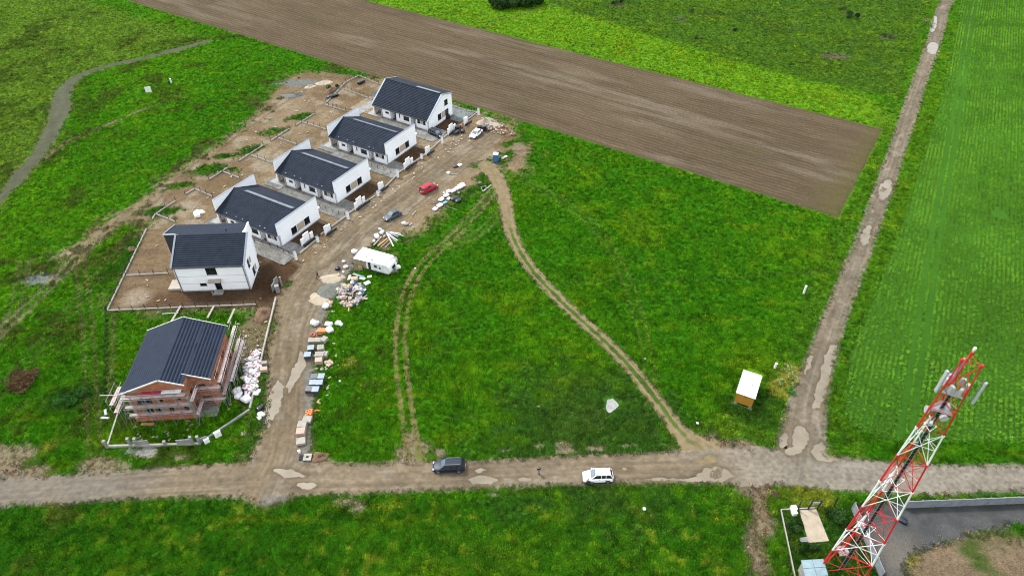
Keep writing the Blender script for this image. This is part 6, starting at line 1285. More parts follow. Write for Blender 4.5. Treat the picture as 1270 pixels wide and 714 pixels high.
# the white bag heap inside the brick house plot
hz = {}
def pile(px_poly, n, zmax, seed, step, make):
    """drop n pieces over the outline, each resting on what is already there"""
    r_ = random.Random(seed); P_ = Gs(px_poly); lo, hi = P_.min(0), P_.max(0); cells = {}; c0 = P_.mean(0); made = 0; t = 0
    while made < n and t < n*60:
        t += 1; x, y = r_.uniform(lo[0], hi[0]), r_.uniform(lo[1], hi[1])
        d = float(sd_poly(np.array([x]), np.array([y]), P_)[0])
        if d < -.05: continue
        k = (round(x/step), round(y/step)); z = cells.get(k, 0.0)
        if z > zmax*min(1, .35+d*.6): continue
        cells[k] = z+make(x, y, z, made, r_); made += 1
def mk_bag(x, y, z, i, r_):
    s_ = r_.uniform(.85, 1.15); o = blob('plastic_bag', 'bulging white bag with red print in the big bag heap beside the brick house', 'bag', x, y, z, 1.0*s_, .62*s_, .45*s_, 'bagw', i+100, 'white bags heaped beside the brick house', kn=False)
    if i % 2 == 0: 
        mb = MB(); mb.box(-.28*s_, -.10, .44*s_, .28*s_, .10, .51*s_); mb.obj('print', M['bagr'], o, bevel=.02)
    return .30*s_
pile([(315, 437), (323, 440), (323, 452), (316, 486), (306, 491), (303, 480), (303, 464), (308, 448)], 95, 1.5, 5, .6, mk_bag)
for i, (px, py, s_, lb) in enumerate([(294.5, 486, 1.5, 'left upper round white sack at the foot of the bag heap'), (296.5, 492, 1.4, 'left lower round white sack at the foot of the bag heap'), (306, 496.5, 1.7, 'largest round white sack, at the lowest end of the bag heap'), (318, 489, 1.0, 'small white sack on the kerb at the right of the bag heap'), (321, 486, .8, 'crumpled white sack lying on the kerb right of the bag heap'),
                                      (322, 507, 1.0, 'dark bag in the grass between the kerb and the large puddle'), (325, 503.5, .7, 'small white bag on the verge next to the dark bag'), (324.5, 515, 1.1, 'white torn bag on the verge near the large puddle'), (322, 519, .8, 'small white bag lowest on the verge near the large puddle')]):
    x, y = G(px, py); blob('sack', lb, 'bag', x, y, 0, s_, s_*.8, s_*.55, 'bagw' if 'dark' not in lb else 'bagb', 300+i)
crate('green-lidded crate on the verge right of the bag heap, upper half', 328.5, 452.5, .9, .7, .7, 'conc', .2, lid='conc', name='crate', cat='crate')
crate('pinkish stack of blocks on the verge right of the bag heap', 328, 460, 1.1, .8, .7, 'pink', .1, name='block_stack', cat='blocks')
def block_stack(label, px, py, nx_, ny_, nz_, bx, by, bz, m, rz=0, pal=True, film=None, name='block_pallet', group=None, mess=.01):
    x, y = G(px, py); r = thing(name, label, 'pallet', (x, y, 0), rz, group); W_, D_ = nx_*bx, ny_*by; z0 = 0
    if pal:
        t = MB()
        for k in range(5): t.box(-W_/2-.04, -D_/2+(D_-.1)*k/4, .1, W_/2+.04, -D_/2+(D_-.1)*k/4+.09, .13)
        for xx in (-W_/2, -.05, W_/2-.1): t.box(xx, -D_/2, 0, xx+.1, D_/2, .098)
        t.obj('pallet', M['wood'], r); z0 = .135
    t = MB()
    for k in range(nz_):
        for i in range(nx_):
            for j in range(ny_):
                if k == nz_-1 and mess > .02 and random.random() < .3: continue
                dx, dy = random.uniform(-mess, mess), random.uniform(-mess, mess); t.box(-W_/2+i*bx+.008+dx, -D_/2+j*by+.008+dy, z0+k*bz, -W_/2+(i+1)*bx-.008+dx, -D_/2+(j+1)*by-.008+dy, z0+(k+1)*bz-.008)
    t.obj('blocks', M[m], r)
    if film:
        t = MB(); zt = z0+nz_*bz; t.box(-W_/2-.02, -D_/2-.02, zt, W_/2+.02, D_/2+.02, zt+.02); t.box(-W_/2-.022, -D_/2-.022, zt-.12, W_/2+.022, -D_/2-.014, zt); t.obj('film_cover', M[film], r)
    return r
tp = [(390.6, 470.5, 'far left'), (399.4, 470.3, 'far right'), (389, 478, 'middle left'), (397.2, 478, 'middle right'), (384.2, 486, 'near left'), (392.4, 486.5, 'near right')]
for i, (px, py, w_) in enumerate(tp): block_stack('dark wrapped pallet of roof tiles, %s in the block of six' % w_, px, py, 4, 4, 3, .27, .27, .26, 'tiles', random.uniform(-.05, .12), film='wrap' if i in (1, 2, 3, 5) else 'tiles', name='tile_pallet', group='six dark pallets of roof tiles by the road')
block_stack('blue-grey wrapped pallet beside the road, upper one of the two above the block of six', 386.5, 435, 4, 4, 3, .27, .27, .26, 'tiles', .15, film='wrap', name='tile_pallet'); block_stack('blue-grey wrapped pallet beside the road, lower one of the two above the block of six', 382.5, 443.5, 4, 4, 3, .28, .27, .26, 'tiles', .1, film='wrap', name='tile_pallet')
block_stack('tall pallet of greyish blocks right of the upper blue-grey pallet', 398.5, 434.5, 3, 3, 4, .38, .38, .2, 'mortar', .2); block_stack('pallet of greyish blocks at the centre of the upper stacks', 397, 443, 4, 3, 4, .38, .38, .2, 'mortar', .05)
block_stack('pallet of beige blocks in front of the greyish stacks, leaning over', 396, 450, 3, 3, 4, .4, .35, .2, 'pink', .1); block_stack('small stack of grey blocks right of the beige ones', 404, 441.5, 2, 3, 3, .38, .38, .2, 'mortar', -.1)
block_stack('loose beige blocks fanned out right of the upper stacks', 408, 451, 3, 3, 1, .42, .4, .3, 'pink', .7, pal=False, mess=.12); block_stack('long beige stone beams lying on the upper stacks', 392.5, 423.5, 5, 3, 2, .55, .35, .22, 'plinth', .05)
block_stack('pale flat boards stacked on end beside the long stone beams', 402.5, 423, 2, 3, 3, .5, .4, .2, 'plinth', -.5)
block_stack('bright orange hollow blocks in a low stack by the white sacks', 399.5, 411.5, 5, 4, 2, .3, .25, .22, 'orange', .0); block_stack('brownish brick stack at the road edge left of the orange blocks', 389.5, 417, 4, 3, 2, .3, .28, .24, 'brick', .2, mess=.05)
block_stack('bright orange hollow bricks heaped on the pallet nearest the lower road bend', 384, 514, 4, 5, 3, .25, .22, .22, 'orange', .05, mess=.05); block_stack('a few orange bricks scattered right of the heaped orange pallet', 393.5, 508.7, 5, 2, 1, .25, .22, .14, 'orange', -.1, pal=False, mess=.12)
for i, (px, py, nz_, lb) in enumerate([(381.5, 521.5, 2, 'pale block pallet just below the orange bricks'), (375.5, 529, 3, 'pale block pallet, second below the orange bricks'), (374, 538, 4, 'tallest pale block pallet with a pinkish side, third below the orange bricks'), (373.8, 548.5, 2, 'pale flat block pallet, lowest in the roadside line')]):
    block_stack(lb, px, py, 4, 4, nz_, .33, .3, .2, 'pink' if i != 1 else 'plinth', .1*i-.1, film='plinth' if i != 2 else None)
crate('small white canister lying between the lowest pallet and the manhole', 371.5, 561, .35, .35, .5, 'whitest', .3, name='canister', cat='canister')
def manhole():
    x, y = G(381.7, 567.5); r = thing('manhole', 'square white concrete manhole cover with a dark square opening by the soil heap', 'manhole', (x, y, 0), .02)
    t = MB()
    for a in ((-.6, -.6, .6, -.2), (-.6, .2, .6, .6), (-.6, -.2, -.2, .2), (.2, -.2, .6, .2)): t.box(a[0], a[1], .06, a[2], a[3], .28)
    t.obj('cover', M['plinth'], r); t = MB(); t.box(-.55, -.55, -.05, .55, .55, .09); t.obj('shaft', M['black'], r)
manhole()
crate('dark pit box sunk left of the manhole cover', 374.5, 567.8, .8, .9, .1, 'black', .1, name='pit_frame', cat='pit')
for i, (px, py, s_, m, lb) in enumerate([(390.5, 402, 1.5, 'bagw', 'big white sack standing at the road edge above the orange blocks'), (408, 403.5, 1.3, 'bagw', 'white sack on a pallet right of the orange blocks, upper one'), (409, 410.5, 1.3, 'bagw', 'grey-white sack right of the orange blocks, lower one'), (420, 402, 1.1, 'bagw', 'crumpled white plastic sheet lying alone in the grass above the pallets'), (423, 403, .8, 'bagw', 'small piece of white plastic right of the crumpled sheet'),
                                         (393, 458, .45, 'plinth', 'small pale lump on the grass between the stacks, left one'), (399.5, 458.5, .6, 'plinth', 'small pale lump on the grass between the stacks, middle one'), (405, 458, .45, 'plinth', 'small pale lump on the grass between the stacks, right one'), (421.5, 473, .4, 'bagw', 'tiny white scrap in the grass right of the dark pallets'), (418, 481, .4, 'bagb', 'tiny dark scrap in the grass right of the dark pallets'),
                                         (440, 313.5, 1.3, 'bagw', 'white sack at the upper left corner of the caravan'), (404.5, 381, 1.3, 'bagw', 'square white sack at the road edge below the rubbish heap'), (410.5, 376.5, .9, 'pink', 'pinkish bag beside the square white sack'), (409.8, 380.5, .6, 'pink', 'small pinkish bag right of the square white sack')]):
    x, y = G(px, py); blob('sack', lb, 'bag', x, y, 0, s_, s_*.85, s_*.6, m, 400+i)
def plank_obj(label, a, b, w_, th, m, za=.08, zb=.08, name='plank', cat='plank', group=None):
    A = Vector((*G(*a), za)); B = Vector((*G(*b), zb)); t = MB(); t.bar((0, 0, 0), B-A, w_, th); o = t.obj(name, M[m]); o.location = A; return tag(o, label, cat, group)
# rubbish heap by the gravel
def mk_rub(x, y, z, i, r_):
    k = r_.random(); s_ = r_.uniform(.6, 1.1); g_ = 'pieces of the large rubbish heap'
    if k < .42: blob('rubbish_bag', 'pale rubbish bag in the large heap right of the gravel', 'bag', x, y, z, .95*s_, .75*s_, .5*s_, r_.choice(['bagw', 'pink', 'conc', 'lightgrey', 'beige', 'plinth']), i+900, g_); return .28*s_
    if k < .55: blob('rubbish_bag', 'black or dark blue rubbish bag in the large heap right of the gravel', 'bag', x, y, z, .9*s_, .8*s_, .5*s_, r_.choice(['bagb', 'bagb', 'bagblue']), i+900, g_); return .25*s_
    if k < .8:
        t = MB(); a, b, c_ = r_.uniform(.3, .8), r_.uniform(.3, .6), r_.uniform(.12, .4); t.box(-a/2, -b/2, 0, a/2, b/2, c_); o = t.obj('carton', M[r_.choice(['card', 'beige', 'pink', 'plinth', 'wood2', 'lightgrey'])], None, bevel=.02); o.location = (x, y, z+.02); o.rotation_euler = (r_.uniform(-.5, .5), r_.uniform(-.5, .5), r_.uniform(0, 3)); tag(o, 'crumpled cardboard box in the large heap right of the gravel', 'box', g_); return .15
    t = MB(); a, b = r_.uniform(.7, 1.8), r_.uniform(.1, .5); t.box(-a/2, -b/2, 0, a/2, b/2, .04); o = t.obj('board', M[r_.choice(['wood', 'plinth', 'lightgrey', 'card', 'conc'])]); o.location = (x, y, z+.15); o.rotation_euler = (r_.uniform(-.4, .4), r_.uniform(-.4, .4), r_.uniform(0, 3)); tag(o, 'broken board in the large heap right of the gravel', 'board', g_); return .08
pile([(417, 358), (424, 355), (434, 353), (447, 352), (456, 362), (452, 371), (440, 380), (433, 384), (424, 376), (417, 368)], 150, .9, 21, .5, mk_rub)
blob('rubbish_bag', 'pink-white mound under film above the large rubbish heap', 'bag', *G(440, 347.5), 0, 1.5, 1.3, .7, 'pink', 77)
for i, (a, b, w_, m, lb) in enumerate([((432.5, 349.5), (434.5, 342), .5, 'lightgrey', 'grey sheet panel standing left of the pink-white mound'), ((438, 340), (452, 345), .5, 'panelglass', 'long pale blue plastic sheet lying above the pink-white mound'), ((446, 345), (453, 347), .7, 'lightgrey', 'pale green-white plastic sheet right of the pink-white mound'), ((456, 344), (461, 343.5), .6, 'bagw', 'small pale sheet in the grass right of the plastic sheets'), ((452, 353), (459, 350), 1.0, 'lightgrey', 'white square board in the grass right of the large rubbish heap'), ((444, 375), (455, 367), .22, 'panelglass', 'long pale gutter lying at the lower right of the large rubbish heap'), ((432.5, 386.5), (433.2, 376), .25, 'wood', 'wooden post lying over the lower edge of the large rubbish heap')]):
    plank_obj(lb, a, b, w_, .05, m, .15 if i else .5, .2)
# long poles and profiles above the caravan
fan = [((479.5, 290), (488, 306), .22, 'whitest', 'thick white pipe, leftmost of the fan of profiles above the caravan'), ((479.5, 290.5), (492, 301), .14, 'lightgrey', 'grey profile in the middle of the fan above the caravan'), ((481, 291), (493, 299), .14, 'whitest', 'white profile in the middle of the fan above the caravan'), ((481, 289.5), (500.5, 293.5), .2, 'lightgrey', 'longest pale profile pointing right from the fan above the caravan'), ((484, 289.5), (497, 290.8), .16, 'whitest', 'upper white profile pointing right from the fan above the caravan'), ((483, 291), (494, 294.5), .3, 'conc2', 'wide blue-grey profile in the fan above the caravan'),
       ((463.5, 305), (473.5, 294), .26, 'plinth', 'pale plank lying left of the orange plank'), ((468.5, 306), (480.5, 296.5), .35, 'wood2', 'wide orange wooden plank between the caravan and the white pipes'), ((472.5, 307), (482, 298.5), .16, 'wood', 'narrow tan plank next to the wide orange plank'), ((477.5, 308.5), (484, 301.5), .12, 'panelglass', 'thin pale green pole right of the orange plank')]
for a, b, w_, m, lb in fan: plank_obj(lb, a, b, w_, .12, m, .3 if 'fan' in lb else .12, .12, name='profile' if 'profile' in lb or 'pipe' in lb else 'plank', cat='profile' if 'profile' in lb or 'pipe' in lb else 'plank')
for i, (px, py, sx, m, lb) in enumerate([(467.5, 294.5, 1.5, 'bagw', 'flat white bundle left of the fan of profiles'), (474, 289.5, 1.3, 'bagw', 'upright white bundle at the head of the fan of profiles'), (471.5, 285.5, 1.0, 'lightgrey', 'grey roll behind the white bundle at the fan of profiles'), (464, 299.5, .8, 'bagw', 'small white bundle near the pale plank'), (477, 294, .9, 'conc', 'grey bundle under the head of the fan of profiles')]):
    x, y = G(px, py); blob('bundle', lb, 'bundle', x, y, 0, sx, sx*.6, sx*.5, m, 500+i, kn=False)
# caravan surroundings
for i, (px, py, s_, m, lb) in enumerate([(446, 328, .7, 'bagblue', 'blue plastic barrel bag against the beige side of the caravan'), (448, 330.5, .8, 'bagw', 'white bag beside the blue one at the caravan'), (451, 328.5, .7, 'bagb', 'dark bag at the caravan side'), (489.5, 324.5, 1.6, 'conc', 'grey-green tarpaulin bundle at the right end of the caravan'), (487, 321, 1.3, 'bagb', 'dark tarpaulin bundle behind the right end of the caravan'), (493.5, 333, 1.2, 'bagw', 'white bag at the right of the timber pile by the caravan'), (429, 332, .9, 'bagw', 'white bag in the weeds left of the caravan, lower one'), (426.5, 325, .7, 'bagw', 'small white bag in the weeds left of the caravan, upper one'), (419, 334, 1.0, 'bagb', 'dark bag on the ground left of the caravan'), (420.5, 342, .8, 'pink', 'pinkish bag on the verge left of the rubbish'), (426, 338, .5, 'bagw', 'tiny white bag on the verge left of the rubbish')]):
    x, y = G(px, py); blob('bag', lb, 'bag', x, y, 0, s_, s_*.8, s_*.6, m, 540+i)
crate('beige carton standing by the near side of the caravan', 447.5, 334.5, .7, .6, .8, 'card', .3, name='carton', cat='box')
def mk_tim(x, y, z, i, r_):
    t = MB(); a, b = r_.uniform(.5, 1.4), r_.uniform(.15, .5); t.box(-a/2, -b/2, 0, a/2, b/2, .12); o = t.obj('timber_offcut', M[r_.choice(['wood', 'beige', 'plinth', 'card'])]); o.location = (x, y, z+.02); o.rotation_euler = (r_.uniform(-.15, .15), r_.uniform(-.15, .15), r_.uniform(0, 3)); tag(o, 'light timber offcut in the pile at the right end of the caravan', 'timber', 'timber offcuts at the caravan'); return .12
pile([(478, 336), (484, 328), (490, 328), (494, 334), (487, 339), (480, 339)], 32, .6, 8, .5, mk_tim)
# row of white bags and black machine beyond the red car
for i, (px, py, s_, m, lb) in enumerate([(540, 260, 1.2, 'bagw', 'lowest white sack in the slanting row beyond the red car'), (545.5, 255.5, 1.3, 'bagw', 'second white sack up the slanting row beyond the red car'), (547.5, 248, 1.3, 'bagw', 'white sack left of the cyan tarpaulin'), (553.5, 243, 1.2, 'bagw', 'white sack above the cyan tarpaulin'), (556.5, 247, .9, 'bagw', 'small white sack right of the cyan tarpaulin'), (556.5, 238, 1.1, 'bagw', 'white sack left of the middle of the slanting row'), (562, 237.5, 1.2, 'bagw', 'white sack in the middle of the slanting row'), (566.5, 234.5, 1.1, 'bagw', 'white sack just below the largest one of the slanting row'), (572, 232, 1.9, 'bagw', 'largest white bag at the top of the slanting row'), (550.5, 239.5, .5, 'bagw', 'tiny white bag left of the slanting row'), (569, 239.5, .5, 'plinth', 'tiny beige bag right of the slanting row'), (552, 252, 1.0, 'cyan', 'cyan tarpaulin bundle among the white sacks'), (563, 247, 1.5, 'bagb', 'black plastic bundle right of the white sacks, left one'), (568, 249.5, 1.4, 'bagb', 'black plastic bundle right of the white sacks, right one'), (595, 227.5, .9, 'gravelpile', 'grey lump beside the small metal frame in the grass'), (500.5, 277, .9, 'bagw', 'white-grey bundle on the verge right of the grey hatchback'), (504, 278.5, 1.0, 'conc', 'grey bundle on the verge right of the grey hatchback'), (556, 215, .9, 'bagw', 'white bag at the road edge near the red car, upper one'), (565, 207, 1.1, 'bagb', 'dark bag at the road edge above the red car'), (570, 205.5, 1.1, 'bagw', 'white bag at the road edge above the red car'), (627, 195, .8, 'bagw', 'white barrel bag beside the blue toilet'), (624, 197, .8, 'conc', 'grey bin bag right beside the blue toilet')]):
    x, y = G(px, py); o_ = blob('sack', lb, 'bag', x, y, 0, s_*1.15, s_*.85, s_*.38, m, 600+i, kn=False); o_.rotation_euler.z = .95+random.uniform(-.2, .2)
plank_obj('thin pale batten in the grass below the black bundles', (553, 256), (567, 261), .08, .06, 'plinth')
plank_obj('pale plank lying beside the small metal frame in the grass', (599, 238), (609, 230), .3, .1, 'plinth')
plank_obj('pale plank on the dirt below the grey hatchback', (511, 268), (516, 262), .15, .08, 'plinth'); plank_obj('short pale plank beside the grey bundle near the hatchback', (507.5, 280.5), (511, 277.5), .25, .12, 'plinth'); plank_obj('pale plank on the verge between the bags above the red car', (551, 217.5), (568, 216.2), .15, .08, 'plinth')
def frame_obj():
    x, y = G(600, 235); r = thing('metal_frame', 'small grey bent tube frame in the grass beside the track start', 'frame', (x, y, 0), .5)
    t = MB()
    for a, b in (((-.6, -.6, .1), (.5, -.4, .1)), ((.5, -.4, .1), (.8, .5, .5)), ((-.6, -.6, .1), (-.4, .6, .5)), ((-.4, .6, .5), (.8, .5, .5)), ((.5, -.4, .1), (.5, -.4, .6))): t.tube(a, b, .05, 6)
    t.obj('tube', M['lightgrey'], r)
frame_obj()
def trolley():
    x, y = G(537, 252); r = thing('rack', 'small white wire rack at the grass edge left of the white sacks', 'rack', (x, y, 0), 0)
    for k in range(3): t = MB(); t.box(-.4+k*.4, -.04, 0, -.34+k*.4, .04, .9); t.obj('upright', M['plinth'], r)
    t = MB(); t.box(-.42, -.03, .1, .48, .03, .16); t.obj('bar', M['plinth'], r)
trolley()
# top end of the road: trailer, dark machine, rubble pieces
def trailer():
    x, y = G(566, 165.5); r = thing('trailer', 'dark open trailer loaded with scrap by the gate wall of the tall gabled house', 'trailer', (x, y, 0), 1.04)
    t = MB(); t.box(-1.1, -.6, .45, 1.1, .6, .52); t.box(-1.1, -.62, .52, 1.1, -.58, .85); t.box(-1.1, .58, .52, 1.1, .62, .85); t.box(-1.12, -.6, .52, -1.08, .6, .85); t.obj('bed', M['anth'], r)
    for s_ in (-1, 1): t = MB(); t.tube((0, s_*.62, .3), (0, s_*.8, .3), .3, 12); t.obj('wheel', M['tyre'], r)
    t = MB(); t.bar((1.1, 0, .45), (2.0, 0, .4), .08, .08); t.obj('drawbar', M['steel'], r)
trailer()
for i, (px, py, s_, m, lb) in enumerate([(567, 160.5, 1.5, 'bagb', 'black heap of sheeting in the yard corner of the tall gabled house'), (571, 158.5, 1.1, 'brick', 'reddish scrap bundle beside the black sheeting'), (574, 164, 1.0, 'bagb', 'black bag behind the gate wall of the tall gabled house'), (562, 160, 1.0, 'black', 'black scrap bundle near the gate wall end'), (555.5, 146.5, 1.3, 'black', 'black covered bundle against the gable of the tall house')]):
    x, y = G(px, py); blob('bundle', lb, 'bundle', x, y, 0, s_*1.3, s_, s_*.8, m, 700+i, kn=False)
crate('square dark-blue tank on short legs beside the white saloon', 600.5, 162, 1.1, 1.1, 1.4, 'black', .3, lid='tiles', name='tank', cat='tank'); crate('low black machine behind the white saloon', 595.5, 160, 1.4, .8, .7, 'black', .3, name='machine', cat='machine')
def mk_rbl(x, y, z, i, r_):
    t = MB(); a = r_.uniform(.25, .7); t.box(-a/2, -a*.35, 0, a/2, a*.35, a*.4); o = t.obj('rubble_block', M[r_.choice(['plinth', 'beam', 'sand', 'brick', 'conc', 'card'])], None, bevel=.03); o.location = (x, y, z+.25); o.rotation_euler = (r_.uniform(-.4, .4), r_.uniform(-.4, .4), r_.uniform(0, 3)); tag(o, 'broken block in the rubble at the top end of the building site', 'rubble', 'rubble blocks at the top of the road'); return .15
pile([(597, 146), (610, 148), (628, 158), (640, 166), (634, 171), (618, 168), (605, 164)], 90, .5, 31, .5, mk_rbl)
def mk_dbr(x, y, z, i, r_):
    t = MB(); a = r_.uniform(.2, .7); t.box(-a/2, -a*.25, 0, a/2, a*.25, .1); o = t.obj('debris', M[r_.choice(['plinth', 'beam', 'beam', 'wood', 'conc', 'card'])]); o.location = (x, y, z+.04); o.rotation_euler = (0, r_.uniform(-.2, .2), r_.uniform(0, 3)); tag(o, 'scrap of building debris on the bare ground along the kerbs', 'debris', 'debris strewn over the building site'); return 1.
pile([(372, 325), (500, 222), (545, 185), (600, 150), (606, 160), (560, 190), (505, 228), (440, 275), (385, 325)], 90, .5, 33, .4, mk_dbr)
pile([(150, 382), (200, 290), (300, 300), (335, 330), (335, 378)], 24, .5, 34, .4, mk_dbr); pile([(220, 250), (300, 175), (380, 105), (440, 105), (420, 140), (330, 210), (260, 270)], 60, .5, 35, .4, mk_dbr)
pile([(395, 385), (430, 385), (425, 500), (385, 500)], 22, .5, 36, .4, mk_dbr); pile([(150, 520), (250, 520), (245, 545), (150, 548)], 18, .5, 37, .4, mk_dbr); pile([(295, 395), (335, 395), (318, 470), (300, 450)], 22, .5, 38, .4, mk_dbr)
block_stack('white mound of wrapped blocks on the paving behind the lowest bungalow', 245, 268, 3, 3, 2, .4, .4, .3, 'white2', .4, pal=False)
blob('bundle', 'black sheeting heap in the far yard behind the tall gabled house', 'bundle', *G(413, 120), 0, 3.6, 1.3, .7, 'bagb', 801, kn=False); blob('bundle', 'black sheeting roll at the far fence beside the ploughed field', 'bundle', *G(448, 103), 0, 3.0, 1.0, .8, 'bagb', 802, kn=False)
heap('gravel_heap', 'small white gravel heap at the back corner of the lowest bungalow', 'heap', 246, 263, 1.2, .9, .6, 'white2', 0, 19, .5)
# odd things in the meadows
def sign_board():
    x, y = G(185.5, 116.5); r = thing('board_sign', 'white square board standing in the far left meadow', 'sign', (x, y, 0), .3); t = MB(); t.box(-.8, -.05, .5, .8, .05, 2.1); t.obj('panel', M['whitest'], r, bevel=.02)
    for s_ in (-.6, .6): t = MB(); t.box(s_-.05, .06, 0, s_+.05, .14, 1.9); t.obj('leg', M['wood'], r)
sign_board()
pillar('small white marker post right of the white board in the far left meadow', 212.5, 103, .35, 1.3, .35, 'whitest', 0); crate('dark box beside the small white marker post in the far left meadow', 210, 103, .5, .4, .5, 'black', 0)
pillar('white metal post on the grass right of the yellow cabin', 960.5, 457, .3, 1.3, .3, 'whitest', 0); pillar('white marker post in the meadow near the right lane', 996.5, 364, .3, 1.9, .3, 'whitest', 0)
P_ = [(750, 495), (757, 493), (768, 500), (765, 505), (757, 512), (751, 507)]; pm_ = in_poly_mesh('concrete_patch', P_, .0, M['conc'], .4, 5); so = pm_.modifiers.new('t', 'SOLIDIFY'); so.thickness = .08; tag(pm_, 'pale concrete patch lying in the meadow left of the yellow cabin', 'slab')
for i, (px, py, s_, m, lb) in enumerate([(865, 525, .5, 'bagw', 'white scrap in the grass below the yellow cabin'), (668, 504, .4, 'plinth', 'small pale stone in the middle meadow'), (799, 631, .5, 'bagw', 'white scrap in the grass south of the bottom road'), (800, 445, .4, 'plinth', 'small pale stone beside the curving track'), (735, 432, .3, 'plinth', 'tiny pale stone left of the curving track'), (515, 333, .4, 'bagw', 'white scrap on the grass right of the caravan'), (1119, 646, 1.1, 'bagb', 'black rubber heap on the dark gravel beside the mast'), (523, 31, .5, 'bagw', 'white scrap'), (145, 528, 1.2, 'bagw', 'white plastic sheet in the grass left of the brick house')][:7]):
    x, y = G(px, py); blob('scrap' if s_ < .9 else 'rubber_heap', lb, 'scrap', x, y, 0, s_, s_*.8, s_*.4, m, 820+i, kn=False)
for i, (px, py, lb) in enumerate([(131.5, 512, 'upper pale plastic sheet caught in the grass left of the brick house'), (131, 519, 'lower pale plastic sheet caught in the grass left of the brick house')]): blob('plastic_sheet', lb, 'sheet', *G(px, py), 0, .5, 1.5, .3, 'lightgrey', 850+i, kn=False)
for i in range(5): pass
plank_obj('brown plank lying before the brick house scaffold', (176, 527), (192, 527), .5, .06, 'wood2', .3, .3); plank_obj('thin green pole sticking out from the left scaffold', (131, 503), (151, 502.5), .06, .06, 'steel', 2.5, 2.5, name='pole', cat='pole')
for i, (a, b, z, lb) in enumerate([((225, 381), (213, 401), .3, 'long pale concrete beam leaning behind the brick house, left one'), ((266, 381), (258, 396), .3, 'pale concrete beam behind the brick house, middle one'), ((292, 386), (284, 404), .6, 'broad pale beam behind the right corner of the brick house'), ((202, 391), (222, 390), .3, 'thin grey pole across the beams behind the brick house')]): plank_obj(lb, a, b, .35 if i < 3 else .1, .15, 'plinth' if i < 3 else 'steel', z, z, name='beam', cat='beam')
blob('tool_bag', 'black tool bag on the ground beside the crouching person', 'bag', *G(732.5, 600), 0, .9, .6, .6, 'bagb', 870, kn=False)
# ------------------------------------------------------------------ bushes
def bush(name, label, px, py, rx, ry, h, n, cols, seed, leaf=.16, cat='bush', flowers=None):
    x0, y0 = G(px, py); r_ = np.random.default_rng(seed); rt = thing(name, label, cat, (x0, y0, 0))
    k = max(4, n//260); cx_ = r_.uniform(-.65, .65, k)*rx; cy_ = r_.uniform(-.65, .65, k)*ry; cz = r_.uniform(.35, .75, k)*h*(1-.35*((cx_/rx)**2+(cy_/ry)**2)); cr = r_.uniform(.28, .45, k)
    j = r_.integers(0, k, n); d = r_.normal(size=(n, 3)); d /= np.linalg.norm(d, axis=1)[:, None]; rr = r_.uniform(.6, 1.0, n)**.5
    C = np.stack([cx_[j]+d[:, 0]*rr*cr[j]*min(rx, ry)*1.1, cy_[j]+d[:, 1]*rr*cr[j]*min(rx, ry)*1.1, np.maximum(cz[j]+d[:, 2]*rr*cr[j]*h*.9, .03)], 1)
    a = r_.normal(size=(n, 3)); a /= np.linalg.norm(a, axis=1)[:, None]; b = np.cross(a, r_.normal(size=(n, 3))); b /= np.linalg.norm(b, axis=1)[:, None]; s_ = (leaf*r_.uniform(.6, 1.3, n))[:, None]
    V = np.stack([C-a*s_, C-b*s_*.5, C+a*s_, C+b*s_*.5], 1).reshape(-1, 3); Q = np.arange(4*n).reshape(-1, 4)
    cl = np.array(cols)[r_.integers(0, len(cols), k)][j]*(.75+.5*r_.random(n))[:, None]
    if flowers is not None: f_ = (r_.random(n) < .3) & (d[:, 2] > .1); cl[f_] = flowers
    o = mk_mesh('foliage', V, Q, None, M['leaf'], smooth=False); at = o.data.attributes.new('lc', 'FLOAT_COLOR', 'POINT'); at.data.foreach_set('color', np.c_[np.repeat(cl, 4, 0), np.ones(4*n)].astype(np.float32).ravel()); o.parent = rt
    st = MB()
    for q in range(min(k, 9)): st.tube((cx_[q]*.25, cy_[q]*.25, -.05), (cx_[q], cy_[q], cz[q]), .05*h/2+.02, 5, .02)
    st.obj('stem', M['bark'], rt); return rt
DG = [(.015, .045, .008), (.035, .08, .02), (.02, .05, .015)]; OL = [(.08, .12, .03), (.11, .15, .04), (.05, .09, .02)]
bush('bush', 'large dark bush cut by the top edge of the picture', 640, 7, 13.5, 6, 4.0, 9000, DG, 1, .42)
bush('bush', 'small dark bush in the top right pasture near the lane', 1057, 21, 3.2, 2.2, 1.8, 900, DG, 2, .24); bush('bush', 'small olive bush left of the dark one in the top right pasture', 1044, 11, 2.2, 1.6, 1.2, 500, OL, 3, .2)
bush('bush', 'small olive bush in the pasture near the top edge, beside a bare ring', 765, 5, 2.6, 1.6, 1.6, 600, DG, 4, .22); bush('bush', 'small bush in the top centre pasture beside a worn patch', 856, 15, 1.8, 1.3, 1.2, 420, OL, 5, .2)
bush('bush', 'tiny bush low in the top centre pasture', 912, 39, 1.6, 1.2, 1.0, 380, DG, 6, .2); bush('bush', 'sprawling dry bush in the pasture beside the lane', 1101, 46, 2.6, 1.8, 1.2, 520, OL, 7, .2); bush('bush', 'low bush at the pasture edge above the bright strip', 865, 48, 2.0, 1.3, .9, 380, OL, 8, .2)
YG = [(.30, .32, .08), (.22, .27, .05), (.12, .20, .03)]
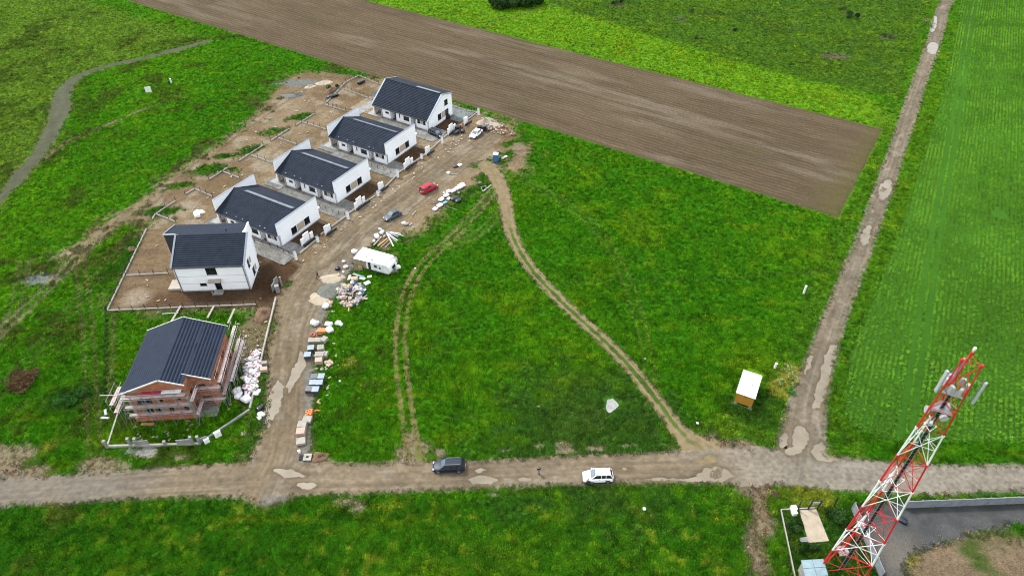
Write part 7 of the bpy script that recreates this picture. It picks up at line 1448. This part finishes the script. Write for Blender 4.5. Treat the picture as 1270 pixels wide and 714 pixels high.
for i, (px, py, rx, ry, h, lb) in enumerate([(984, 466, 1.7, 1.6, 1.0, 'pale yellow flowering weed clump, upper one beside the right lane'), (975, 458, 1.3, 1.1, .8, 'pale yellow weed clump left of the upper one by the right lane'), (970, 477, 1.2, 1.1, .8, 'yellow-green weed clump between the cabin and the lane'), (986, 476, 1.0, .9, .8, 'yellow-green weed clump close to the lane edge')]): bush('weed_clump', lb, px, py, rx, ry, h, 520, YG, 20+i, .13, 'plant', (.5, .5, .25))
bush('weed_clump', 'fresh green rounded shrub at the lane edge by the yellow cabin', 981.5, 486, 1.0, .9, .9, 500, [(.06, .19, .03), (.08, .24, .04)], 30, .13, 'plant')
bush('bush', 'dark green low thicket in the left meadow beside the wheel tracks', 90, 492, 3.0, 2.2, 1.0, 1200, [(.03, .10, .02), (.04, .13, .02)], 31, .18)
bush('bush', 'dark overgrown shrub between the pale base and the mast', 1043, 652, 2.2, 2.6, 1.6, 1500, DG+[(.04, .1, .02)], 32, .16); bush('bush', 'dark overgrown shrub left of the pale base in the mast compound', 985, 655, 1.5, 2.0, 1.2, 900, DG+[(.04, .1, .02)], 33, .15); bush('bush', 'dark overgrown shrub below the pale base in the mast compound', 1005, 684, 2.0, .9, 1.2, 900, DG, 34, .15)
bush('weed_clump', 'weeds growing on the soil heap behind the far yards', 411, 110, 3.0, 1.4, 1.6, 500, DG+OL, 35, .18, 'plant')
bush('weed_clump', 'yellow-green bush patch in the middle meadow right of the dark pallets', 436, 449, 1.2, .9, .35, 500, [(.2, .27, .04), (.14, .22, .03)], 36, .1, 'plant')
bush('weed_clump', 'brown dead weed clump at the verge below the mast lane', 958, 610, .9, 1.4, .7, 400, [(.18, .12, .07), (.12, .09, .05)], 37, .12, 'plant')
bush('brush_heap', 'large brown heap of dry stalks in the grass at the left edge', 25, 474, 2.9, 2.9, 1.0, 3600, [(.11, .07, .035), (.085, .05, .025), (.14, .09, .05)], 41, .15, 'heap')
bush('weed_clump', 'dark weed patch in the grass right of the dark pallets, near the yellow patch', 436, 437, .6, .4, .3, 160, [(.05, .05, .02)], 42, .1, 'plant')
